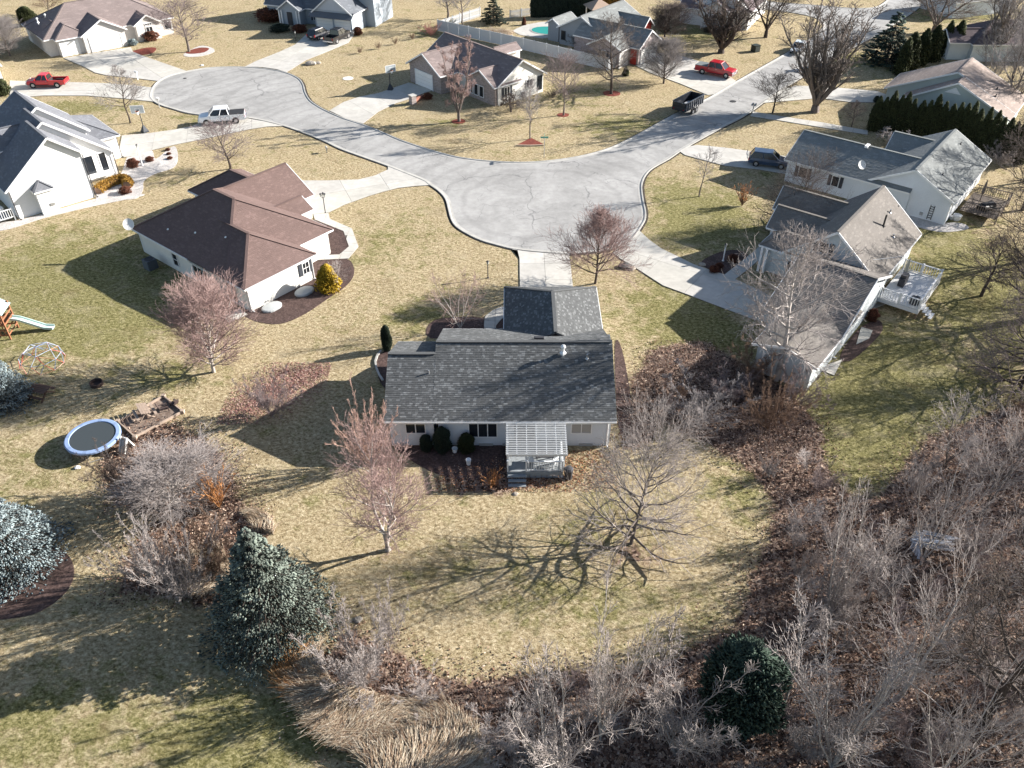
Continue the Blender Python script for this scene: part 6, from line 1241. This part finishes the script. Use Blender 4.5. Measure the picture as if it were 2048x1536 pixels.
# woods and off-frame trees that throw the long shadows across the right-hand lawn
for i, (x, y, tp, wd, key, lb, a_, b_) in enumerate([
        (2010, 230, 20, 120, 'twin', 'thick many-stemmed tree right of the beige roof', B_GREY, T_GREY), (1985, 120, -60, 100, 'vase', 'upright bare tree at the top right corner', B_GREY, T_GREY), (2055, 160, -40, 140, 'twin', 'grey bare tree cut by the right edge above the beige roof', B_GREY, T_GREY),
        (1975, 175, 60, 90, 'stems', 'low brushy tree behind the ridge of the beige roof', T_GREY, T_GREY), (2045, 420, 200, 150, 'limby', 'bare tree at the right edge beside the brown deck', B_GREY, T_DARK),
        (2060, 640, 380, 230, 'limby', 'tall dark tree at the right edge of the shaded lawn', B_DARK, T_DARK), (2040, 780, 520, 220, 'sprawl', 'leaning dark tree at the right edge above the thicket', B_DARK, T_MAUVE),
        (1960, 1030, 800, 230, 'open', 'pale open bare tree at the top of the right-hand thicket', B_GREY, T_PALE), (2030, 1190, 930, 240, 'open', 'grey tree at the right edge in the middle of the thicket', B_DARK, T_GREY),
        (1962, 1450, 1120, 330, 'limby', 'large dark curving tree trunk at the lower right', B_DARK, B_DARK), (1840, 1130, 930, 190, 'open2', 'round pale bare tree in the right-hand thicket', B_PALE, T_PALE),
        (1735, 1200, 990, 120, 'sapling', 'thin leaning sapling in the middle of the right thicket', B_PALE, T_PALE), (1650, 1240, 980, 130, 'stems', 'pair of pale stems at the left edge of the right thicket', B_PALE, T_PALE),
        (1790, 1400, 1140, 300, 'open', 'crooked pale tree in the lower right thicket', B_PALE, T_PALE), (1200, 1480, 1225, 150, 'stems', 'tall pale clump of stems at the bottom centre', B_PALE, T_PALE),
        (1265, 1475, 1260, 120, 'sapling', 'upright pale sapling beside the bottom centre clump', B_GREY, T_PALE), (1110, 1570, 1340, 200, 'stems', 'pale leaning stems cut by the bottom edge', B_PALE, T_PALE),
        (1660, 1540, 1330, 220, 'stems', 'pale upright stems at the bottom edge right of the dark evergreen', B_PALE, T_PALE), (1860, 1580, 1360, 240, 'open2', 'pale spreading stems at the bottom right edge', B_PALE, T_PALE),
        (1560, 1440, 1240, 150, 'sapling', 'thin pale sapling rising beside the dark evergreen', B_PALE, T_PALE), (1890, 930, 800, 150, 'open2', 'pale bare tree where the thicket meets the shaded lawn', B_GREY, T_PALE),
        (1350, 1510, 1360, 180, 'stems', 'wide pale brush at the bottom edge left of the dark evergreen', T_GREY, T_PALE), (1010, 1500, 1400, 170, 'bush2', 'tangled pale brush at the bottom edge right of the tall grasses', T_GREY, T_PALE)]):
    T(key, x, y, tp, wd, lb, a_, b_, H=2.0 if (x, y) == (1010, 1500) else None)
for wx, wy, H_ in ((60, 58, 15), (51, 71, 12), (53, 47, 13), (46, 40, 11), (64, 66, 16), (57, 35, 13), (62, 90, 12)):
    T(('limby', 'big')[int(wx) % 2], 0, 0, None, None, 'tall bare tree of the wood beyond the right edge', B_DARK, T_DARK, H=H_, Wd=H_ * .6, world=(wx, wy, 0), group='trees of the right-hand wood')
# thicket of saplings and brush over the leaf litter
PL = np.array(wpoly(LITTER)); cnt = 0; rs = np.random.RandomState(5)
def inside(P, x, y): return sdf(P, np.array([x], float), np.array([y], float))[0] < -.6
spots = []
while cnt < 80:
    px_, py_ = rs.uniform(640, 2100), rs.uniform(780, 1600); c = at(px_, py_)
    if not inside(wpoly(LITTER), c.x, c.y) or min([math.hypot(c.x - q[0], c.y - q[1]) for q in spots] or [9]) < .75: continue
    if px_ < 1000 and py_ > 1370: continue
    if 1090 < px_ < 1560 and py_ < 1340 and py_ > 1180: continue
    spots.append((c.x, c.y)); cnt += 1; k = rs.rand(); right = px_ > 1560 and py_ > 900
    lb = 'bare grey brush in the leaf-strewn thicket at the lower right'; key = ('bush', 'bush2', 'stems', 'sapling')[int(rs.randint(4))]
    if not right and py_ < 1000: H_ = rs.uniform(1.0, 2.0); key = 'bush2' if k < .5 else 'bush'; tw = (T_MAUVE, T_BRN, T_GREY)[rs.randint(3)]
    elif right: H_ = rs.uniform(1.6, 3.8); key = ('stems', 'sapling', 'bush2', 'stems')[rs.randint(4)]; tw = (T_GREY, T_MAUVE, T_PALE, T_PALE)[rs.randint(4)]
    else: H_ = rs.uniform(.9, 2.4); tw = (T_PALE, T_GREY, T_BRN, T_MAUVE)[rs.randint(4)]
    hue = {T_GREY: 'grey', T_MAUVE: 'mauve-grey', T_PALE: 'pale', T_BRN: 'brown'}[tw]; sz_ = 'tall' if H_ > 2.6 else 'waist-high' if H_ < 1.4 else 'head-high'
    zone = ('along the top of the right-hand thicket' if py_ < 1120 else 'in the middle of the right-hand thicket' if py_ < 1330 else 'at the bottom right edge of the picture') if right else ('in the leaf bed between the centre house and the shaded lawn' if py_ < 1000 else 'in the leaves left of the dark evergreen' if px_ < 1400 else 'in the leaves around the dark evergreen')
    lb = f"{sz_} {hue} {'stems' if key in ('stems', 'sapling') else 'brush'} {zone}"
    T(key, 0, 0, None, None, lb, tw, tw, H=H_, Wd=H_ * rs.uniform(.6, 1.0), world=(c.x, c.y, 0), name='thicket_brush', cat='brush', group='brush of the thicket')

# ------------------------------------------------------------------ evergreens
def ever_mat(n, c, tipc=1.0): return mat('needles_' + n, c, .75, tint=True, noise=(1.2, .18), spec=.2)
N_BLUE = ever_mat('blue', (.21, .255, .262)); N_DARK = ever_mat('dark', (.032, .045, .030)); N_ARB = ever_mat('arborvitae', (.040, .047, .018)); N_GOLD = ever_mat('gold', (.38, .26, .025)); N_PINE = ever_mat('pine', (.040, .062, .045)); N_OR = ever_mat('orange', (.30, .17, .035)); N_RB = ever_mat('redbrown', (.13, .05, .03)); N_GRG = ever_mat('spruce_green', (.135, .158, .132))
def spruce_proto(seed, H=10, Rb=4, tiers=26, per=15, sprays=13, prof=.9, jag=.14, sz=.30):
    R = np.random.RandomState(seed); V = []; F = []; TT = []; S = []; n = 0
    for i in range(tiers):
        t = i / tiers; z = H * (.02 + .96 * t); r = Rb * (1 - t ** 1.15) ** prof + .1; m = max(4, int(per * (.35 + .65 * (1 - t))))
        for k in range(m):
            a = (k + R.rand()) / m * 6.283; bm = R.choice([.55, .8, 1.0, 1.15, 1.35]); l = r * R.uniform(1 - jag * 2, 1 + jag); zz = z + R.uniform(-.8, .8) * H / tiers; d = np.array([math.cos(a), math.sin(a), 0])
            tip = d * l + [0, 0, zz - .10 * l + R.uniform(-.1, .15)]; base = np.array([0, 0, zz + .15 * l]); S.append((base, tip, .05, .012))
            for j in range(sprays):
                u = 1 - (R.rand() ** 1.6) * .62; p = base + (tip - base) * u + np.array([0, 0, -.04 * l * math.sin(u * 3)]); lat = np.array([-d[1], d[0], 0]) * R.normal(0, .16 * l * 1.1 * (1.1 - u * .55)); p = p + lat + [0, 0, R.normal(0, .05)]
                dr = d * R.uniform(.5, 1) + lat * .8 / max(l, .3) + np.array([0, 0, R.uniform(-.25, .55)]); dr /= np.linalg.norm(dr); w = np.cross(dr, R.normal(0, 1, 3)); w /= np.linalg.norm(w); s = sz * R.uniform(.6, 1.25); wz = s * .26; up = np.cross(w, dr) * s * .18
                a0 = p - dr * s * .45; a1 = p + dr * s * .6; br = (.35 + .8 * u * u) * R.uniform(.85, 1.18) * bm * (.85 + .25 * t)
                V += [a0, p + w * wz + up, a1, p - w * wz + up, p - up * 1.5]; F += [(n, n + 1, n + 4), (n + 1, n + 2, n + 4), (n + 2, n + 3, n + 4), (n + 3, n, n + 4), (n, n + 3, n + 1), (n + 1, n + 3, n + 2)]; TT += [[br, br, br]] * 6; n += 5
    return np.array(V), np.array(F), np.array(TT, np.float32), ntubes([s[0] for s in S] + [np.array([0, 0, 0.])], [s[1] for s in S] + [np.array([0, 0, H * .97])], [s[2] for s in S] + [.2], [s[3] for s in S] + [.03], 4)
EV = {}
def ev(key, *a, **k):
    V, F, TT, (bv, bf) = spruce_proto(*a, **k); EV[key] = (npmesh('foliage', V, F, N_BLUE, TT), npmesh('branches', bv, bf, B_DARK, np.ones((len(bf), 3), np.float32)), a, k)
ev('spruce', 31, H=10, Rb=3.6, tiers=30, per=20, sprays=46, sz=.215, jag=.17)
ev('fir', 32, H=10, Rb=3.2, tiers=18, per=13, sprays=16, jag=.24, sz=.5)
def tuft_proto(seed, H, Rf, n, sz=.22, core=None, up=.8, spiky=.5):
    """dense clipped or upright evergreen: foliage flakes over a solid of revolution plus a twiggy core"""
    R = np.random.RandomState(seed); V = []; F = []; TT = []; k = 0
    for i in range(n):
        t = R.rand() ** .8; a = R.rand() * 6.283; r = Rf(t) * (1 + .16 * math.sin(3 * a + 9 * t + seed) + R.normal(0, .07)) * R.uniform(.72, 1.04); p = np.array([r * math.cos(a), r * math.sin(a), t * H])
        d = np.array([math.cos(a) * spiky, math.sin(a) * spiky, up]) + R.normal(0, .35, 3); d /= np.linalg.norm(d); w = np.cross(d, R.normal(0, 1, 3)); w /= np.linalg.norm(w); s = sz * R.uniform(.6, 1.3)
        V += [p - d * s * .5, p + w * s * .3, p + d * s * .7, p - w * s * .3, p + np.cross(w, d) * s * .18]; F += [(k, k + 1, k + 4), (k + 1, k + 2, k + 4), (k + 2, k + 3, k + 4), (k + 3, k, k + 4), (k, k + 3, k + 1), (k + 1, k + 3, k + 2)]; b = R.uniform(.55, 1.5); TT += [[b, b, b]] * 6; k += 5
    V = np.array(V); F = np.array(F); m = 10; cz = np.linspace(.02, .93, 8); CV = []
    for z in cz:
        for j in range(m): a = j / m * 6.283; r = Rf(z) * .72; CV.append((r * math.cos(a), r * math.sin(a), z * H))
    CF = [(i * m + j, i * m + (j + 1) % m, (i + 1) * m + (j + 1) % m) for i in range(7) for j in range(m)] + [(i * m + j, (i + 1) * m + (j + 1) % m, (i + 1) * m + j) for i in range(7) for j in range(m)]
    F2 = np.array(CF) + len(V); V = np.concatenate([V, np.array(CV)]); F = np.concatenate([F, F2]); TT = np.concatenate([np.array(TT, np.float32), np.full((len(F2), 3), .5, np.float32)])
    bv, bf = ntubes([np.zeros(3)], [np.array([0, 0, H * .6])], [.08], [.03], 5)
    return V, F, TT, (bv, bf)
def ev2(key, *a, **k):
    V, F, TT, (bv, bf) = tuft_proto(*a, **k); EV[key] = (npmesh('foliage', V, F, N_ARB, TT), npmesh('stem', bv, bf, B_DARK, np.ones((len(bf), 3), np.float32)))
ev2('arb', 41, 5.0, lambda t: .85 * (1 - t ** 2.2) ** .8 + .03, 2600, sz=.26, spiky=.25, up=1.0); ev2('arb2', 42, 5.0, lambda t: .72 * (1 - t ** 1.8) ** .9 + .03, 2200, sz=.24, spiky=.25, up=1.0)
ev2('ball', 43, 1.0, lambda t: .62 * math.sqrt(max(0, 1 - (2 * t - .85) ** 2 / 1.4)), 900, sz=.14, spiky=.8, up=.6); ev2('cone', 44, 2.6, lambda t: 1.05 * (1 - t ** 1.7) ** .75 + .05, 2600, sz=.24, spiky=.7, up=.7)
ev2('loose', 45, 4.0, lambda t: 1.5 * math.sqrt(max(0.004, 1 - (2 * t - .82) ** 2 / 1.4)), 8000, sz=.22, spiky=1.0, up=.5)
def E_(key, x, y, top, width, label, m, name='evergreen_tree', cat='evergreen', group='evergreens', Wd=None, H=None):
    c = at(x, y); me = EV[key]; H = H or tall(x, y, top); xs = [v.co for v in me[0].vertices]; h0 = max(v.z for v in xs); w0 = 2 * np.percentile([abs(v.x) for v in xs], 99.5)
    Wd = Wd or width / (FPX / math.hypot(c.y, CAM_H) * 1.02); t = thing(name, (c.x, c.y, -.02), label, cat, group, RND.uniform(0, 6.28)); t.scale = (Wd / w0, Wd / w0, H / h0)
    o = bpy.data.objects.new('foliage', me[0]); link(o, t); o.material_slots[0].link = 'OBJECT'; o.material_slots[0].material = m; o = bpy.data.objects.new('trunk', me[1]); link(o, t); return t
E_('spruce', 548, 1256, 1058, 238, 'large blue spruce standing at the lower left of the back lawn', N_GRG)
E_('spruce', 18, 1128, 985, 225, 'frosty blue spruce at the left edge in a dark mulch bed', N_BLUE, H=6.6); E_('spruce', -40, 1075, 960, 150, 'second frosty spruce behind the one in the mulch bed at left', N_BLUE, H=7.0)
E_('spruce', 5, 806, 705, 128, 'upper blue spruce at the left edge beside the picnic table', N_BLUE, H=5.2)
E_('loose', 1474, 1432, 1300, 150, 'dark ragged evergreen in the leaf litter at the lower right', N_PINE); E_('fir', 987, 46, -8, 52, 'dark pine at the top edge inside the fence', N_DARK); E_('fir', 1772, 124, 20, 100, 'dark jagged spruce beside the street at the upper right', N_PINE, H=7.5)
E_('loose', 58, 50, 22, 32, 'yellow-green shrub behind the brown three-car house', N_ARB, H=3.2)
ARB = [(1744, 260, 186), (1757, 262, 191), (1771, 262, 187), (1786, 264, 185), (1798, 264, 187), (1811, 268, 196), (1829, 268, 184), (1843, 270, 188), (1856, 272, 196), (1872, 274, 190), (1888, 276, 186), (1901, 280, 192), (1914, 282, 192), (1927, 286, 198), (1940, 290, 196), (1956, 296, 206), (1972, 302, 220), (1985, 308, 232), (1998, 314, 238), (2010, 318, 244), (2024, 322, 248), (2036, 326, 244)]
ords = ('leftmost', 'second', 'third', 'fourth', 'fifth', 'sixth', 'seventh', 'eighth', 'ninth', 'tenth', 'eleventh', 'twelfth', 'thirteenth', 'fourteenth', 'fifteenth', 'sixteenth', 'seventeenth', 'eighteenth', 'nineteenth', 'twentieth', 'twenty-first', 'rightmost')
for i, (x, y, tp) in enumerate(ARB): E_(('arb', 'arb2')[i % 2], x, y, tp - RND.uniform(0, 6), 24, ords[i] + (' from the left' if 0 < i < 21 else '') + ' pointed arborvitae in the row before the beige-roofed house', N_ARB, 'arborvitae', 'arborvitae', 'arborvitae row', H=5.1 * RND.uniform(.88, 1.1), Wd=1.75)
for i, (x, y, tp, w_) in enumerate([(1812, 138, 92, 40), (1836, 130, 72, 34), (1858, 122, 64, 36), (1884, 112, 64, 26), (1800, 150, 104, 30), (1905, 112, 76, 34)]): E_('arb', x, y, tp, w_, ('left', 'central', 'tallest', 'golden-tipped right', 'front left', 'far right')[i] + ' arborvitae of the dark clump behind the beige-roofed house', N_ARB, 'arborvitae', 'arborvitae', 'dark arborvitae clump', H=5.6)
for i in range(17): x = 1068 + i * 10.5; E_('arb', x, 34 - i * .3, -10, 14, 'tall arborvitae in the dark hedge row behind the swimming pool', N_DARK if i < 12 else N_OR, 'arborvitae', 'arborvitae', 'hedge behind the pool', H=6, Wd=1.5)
E_('cone', 658, 578, 527, 52, 'golden yellow conical shrub in the mulch beside the brown-roofed house', N_GOLD, 'golden_shrub', 'shrub', 'yard shrubs')
E_('cone', 1251, 151, 132, 14, 'small dark conical shrub at the end of the vinyl fence', N_ARB, 'conical_shrub', 'shrub', 'yard shrubs'); E_('cone', 1048, 50, 33, 9, 'small brown conical shrub beside the pool deck', N_RB, 'conical_shrub', 'shrub', 'yard shrubs')
for i, (x, y, w_, h_) in enumerate([(886, 901, 36, 2.3), (853, 900, 26, 1.5), (934, 902, 34, 1.7)]): E_('loose', x, y, 0, w_, ('tall dark evergreen between the two left windows of the centre house', 'small dark evergreen left of the tall one at the centre house', 'bright-tipped evergreen shrub under the triple window')[i], (N_DARK, N_DARK, N_ARB)[i], 'evergreen_shrub', 'shrub', 'wall shrubs', H=h_)
E_('loose', 775, 700, 0, 22, 'dark evergreen at the left gable end of the charcoal roof', N_DARK, 'evergreen_shrub', 'shrub', 'wall shrubs', H=2.6)
for i, (x, y, w_, h_, m_, lb) in enumerate([(267, 334, 26, 1.1, N_RB, 'round red-brown shrub in the gravel bed of the tall white house'), (300, 322, 18, .6, N_RB, 'low dark shrub at the edge of the gravel island'), (336, 301, 11, .35, N_RB, 'upper small mound in the gravel border'), (338, 309, 10, .3, N_RB, 'middle small mound in the gravel border'), (340, 318, 12, .35, N_RB, 'lower small mound in the gravel border'),
        (856, 198, 20, .9, N_RB, 'clipped round brown shrub beside the low brick wall'), (302, 80, 34, 1.6, N_RB, 'boxy brown hedge under the window of the brown three-car house'), (266, 90, 20, 1.0, N_BLUE, 'grey-green shrub beside the white double garage door at top left'), (1428, 544, 22, .7, N_RB, 'red-brown mound shrub left of the white lamp post'), (1438, 536, 18, .6, N_RB, 'smaller red-brown mound beneath the white lamp post'), (1465, 523, 24, .8, N_RB, 'red-brown mound shrub right of the white lamp post'),
        (1743, 640, 26, 1.2, N_RB, 'dark red shrub beside the lumber stack'), (1752, 205, 12, 1.0, N_DARK, 'dark round shrub at the left end of the arborvitae row'), (560, 62, 40, 1.2, N_DARK, 'dark hedge left of the white columned porch'), (600, 64, 30, 1.3, N_RB, 'dark shrubs in front of the porch steps at the top'), (716, 70, 18, 1.4, N_RB, 'rounded brown shrub at the right of the double garage'), (1332, 62, 16, .9, N_DARK, 'round dark shrub between the two red gables'), (1416, 64, 18, .9, N_DARK, 'round dark shrub before the white farmhouse'),
        (545, 40, 60, 2.2, N_RB, 'dark red-brown shrub mass at the left of the blue-grey house'), (8, 190, 30, 2.4, N_ARB, 'yellow-green shrub at the left edge above the navy roof'), (252, 386, 26, .8, N_RB, 'mauve low shrub inside the curve of the orange hedge')]):
    E_('ball', x, y, 0, w_, lb, m_, 'round_shrub', 'shrub', 'yard shrubs', H=h_)
hd = thing('curved_hedge', (at(228, 376).x, at(228, 376).y, 0), 'curved orange-brown clipped hedge beside the tall white house', 'hedge'); HP = smooth_line([at(x, y) for x, y in [(197, 388), (206, 380), (222, 372), (245, 364), (258, 368), (255, 376)]], 3); o = Vector((at(228, 376).x, at(228, 376).y))
V = []; F = []; TT = []; n = 0; rs = np.random.RandomState(9)
for i in range(5200):
    k = rs.randint(len(HP) - 1); c = HP[k].lerp(HP[k + 1], rs.rand()) - o; a = rs.rand() * 3.1416; r = .55 * rs.uniform(.8, 1.05); tn = (HP[k + 1] - HP[k]).normalized(); p = np.array([c.x - tn.y * r * math.cos(a), c.y + tn.x * r * math.cos(a), .1 + max(0, 1.0 * math.sin(a) * r / .55 * .85)]) + rs.normal(0, .04, 3); d = rs.normal(0, 1, 3) + [0, 0, 1]; d /= np.linalg.norm(d); w = np.cross(d, rs.normal(0, 1, 3)); w /= np.linalg.norm(w); s = .13
    V += [p - d * s * .5, p + w * s * .4, p + d * s * .6, p - w * s * .4]; F += [(n, n + 1, n + 2, n + 3)]; b_ = rs.uniform(.6, 1.5); TT += [[b_] * 3]; n += 4
oo = bpy.data.objects.new('foliage', npmesh('foliage', V, F, N_OR, np.array(TT, np.float32))); link(oo, hd)
b = MB()
for i in range(len(HP) - 1): p, q = HP[i] - o, HP[i + 1] - o; b.tube([(p.x, p.y, .38), (q.x, q.y, .38)], .42, 8)
b.build('core', T_BRN, hd)

# ------------------------------------------------------------------ leaf litter, tall grasses
def leaves(name, poly_px, n, label, sizes=(.07, .16), pal=None, zmax=.10, seed=3):
    R = np.random.RandomState(seed); P = wpoly(poly_px); xs = [p[0] for p in P]; ys = [p[1] for p in P]; X = R.uniform(max(min(xs), -40), min(max(xs), 45), n * 3); Y = R.uniform(max(min(ys), 14), min(max(ys), 66), n * 3); s = sdf(P, X, Y); keep = s < R.normal(.3, 1.0, len(s)); X, Y = X[keep][:n], Y[keep][:n]; n = len(X)
    C = np.stack([X, Y, R.uniform(.01, zmax, n)], 1); d = R.normal(0, 1, (n, 3)) * [1, 1, .45]; d /= np.linalg.norm(d, axis=1, keepdims=True); w = np.cross(d, R.normal(0, 1, (n, 3)) * [.5, .5, 1]); w /= np.linalg.norm(w, axis=1, keepdims=True); sz = R.uniform(*sizes, n)[:, None]
    V = np.stack([C - d * sz * .55, C + w * sz * .38, C + d * sz * .55, C - w * sz * .38], 1).reshape(-1, 3); V[:, 2] = np.maximum(V[:, 2], .006); F = np.arange(4 * n).reshape(-1, 4); pal = np.array(pal or [(.09, .05, .035), (.16, .085, .06), (.24, .15, .105), (.36, .25, .18), (.52, .41, .32), (.05, .035, .03)]); TT = pal[R.randint(0, len(pal), n)] * R.uniform(.7, 1.2, (n, 1))
    o = bpy.data.objects.new(name, npmesh(name, V, F, mat('dead_leaf', (1, 1, 1), .8, tint=True, spec=.1), TT.astype(np.float32))); link(o); setp(o, label, 'leaves', kind='stuff')
leaves('leaf_litter', LITTER, 70000, 'brown fallen leaves strewn through the thicket and along its edge')
leaves('leaf_patch', LITTER3, 9000, 'reddish fallen leaves in the patch left of the centre house', (.06, .12), [(.30, .15, .13), (.40, .24, .2), (.22, .10, .09), (.5, .36, .3)], .05, 4)
leaves('brush_leaves', LITTER2, 12000, 'brown leaves under the brush at the left', seed=5); leaves('deck_leaves', [(1140, 905), (1200, 900), (1235, 960), (1150, 975), (1060, 985), (960, 960), (900, 985), (870, 960), (1010, 940)], 5000, 'orange-brown leaves drifted round the back deck', (.06, .13), [(.30, .13, .06), (.42, .22, .12), (.18, .09, .06), (.5, .36, .26)], .05, 6)
def undergrowth():
    R = np.random.RandomState(8); n = 17000; P = wpoly(LITTER); X = R.uniform(-16, 42, n * 3); Y = R.uniform(17, 62, n * 3); s = sdf(P, X, Y); k = s < -.5; X, Y = X[k][:n], Y[k][:n]; n = len(X)
    P0 = np.stack([X, Y, np.zeros(n)], 1); d = R.normal(0, .55, (n, 3)) + [0, 0, 1]; d[:, 2] = np.abs(d[:, 2]); d /= np.linalg.norm(d, axis=1, keepdims=True); L_ = R.uniform(.25, .95, n)[:, None]; M_ = P0 + d * L_ * .55; d2 = d + R.normal(0, .45, (n, 3)); d2 /= np.linalg.norm(d2, axis=1, keepdims=True); P2 = M_ + d2 * L_ * .6
    V, F = ntubes(np.concatenate([P0, M_]), np.concatenate([M_, P2]), np.full(2 * n, .011), np.full(2 * n, .007), 3); TT = np.repeat(np.tile(R.uniform(.5, 1.7, (n, 1)), (2, 3)), 3, axis=0).astype(np.float32)
    o = bpy.data.objects.new('undergrowth', npmesh('undergrowth', V, F, mat('undergrowth_twig', (.20, .15, .13), tint=True), TT)); link(o); setp(o, 'low tangled twigs covering the floor of the thicket', 'undergrowth', kind='stuff')
undergrowth()
def blades(name, poly_px, n, label, hh=(.6, 1.5), pal=((.52, .43, .31), (.38, .28, .19), (.66, .58, .46), (.27, .18, .12)), sweep=(-.6, .5), seed=4, dens=None):
    R = np.random.RandomState(seed); P = wpoly(poly_px); xs = [p[0] for p in P]; ys = [p[1] for p in P]; X = R.uniform(min(xs), max(xs), n * 4); Y = R.uniform(min(ys), max(ys), n * 4); s = sdf(P, X, Y); cl = np.sin(X * 2.1 + 1.3 * np.sin(Y * 1.7)) * np.cos(Y * 2.6 + X) > R.uniform(-1.2, .7, len(X)); k = (s < 0) & cl; X, Y = X[k][:n], Y[k][:n]; n = len(X)
    P0 = np.stack([X, Y, np.zeros(n)], 1); ph = .8 * np.sin(X * .6) + 1.1 * np.cos(Y * .8); sw = np.stack([sweep[0] * np.cos(ph) - sweep[1] * np.sin(ph), sweep[0] * np.sin(ph) + sweep[1] * np.cos(ph), np.zeros(n)], 1) + R.normal(0, .25, (n, 3)) * [1, 1, 0]; H_ = R.uniform(*hh, n)[:, None]
    M_ = P0 + (sw * .35 + [0, 0, .85]) * H_ * .55; P2 = M_ + (sw * 1.1 + [0, 0, .15]) * H_ * .6; V, F = ntubes(np.concatenate([P0, M_]), np.concatenate([M_, P2]), np.full(2 * n, .012), np.full(2 * n, .006), 3); pal = np.array(pal); c = pal[R.randint(0, len(pal), n)] * R.uniform(.8, 1.2, (n, 1)); TT = np.repeat(np.tile(c, (2, 1)), 3, axis=0).astype(np.float32)
    o = bpy.data.objects.new(name, npmesh(name, V, F, mat('dry_grass_blade', (1, 1, 1), .7, tint=True), TT)); link(o); setp(o, label, 'grass', kind='stuff')
blades('tall_grass', [(600, 1330), (625, 1300), (670, 1370), (800, 1400), (900, 1420), (960, 1480), (960, 1600), (760, 1600), (730, 1530), (640, 1450), (596, 1390)], 24000, 'swept dry tan grasses along the lawn edge at the bottom')
blades('tall_grass', [(385, 1150), (400, 1120), (450, 1108), (462, 1130), (458, 1180), (400, 1185)], 4500, 'clump of golden dry grass beside the big spruce', seed=6)
blades('tall_grass', [(555, 1330), (600, 1310), (620, 1350), (600, 1400), (560, 1380)], 2200, 'orange-brown dry grass at the foot of the big spruce', pal=((.42, .22, .09), (.30, .15, .06), (.5, .33, .18)), seed=7)
blades('tall_grass', [(500, 1020), (540, 1030), (548, 1070), (505, 1062)], 1600, 'pale dry grass tuft above the big spruce', (.3, .8), seed=9)
blades('tall_grass', [(955, 66), (985, 62), (1030, 66), (1020, 76), (960, 76)], 1600, 'dry ornamental grasses inside the vinyl fence', (.5, 1.3), seed=10)
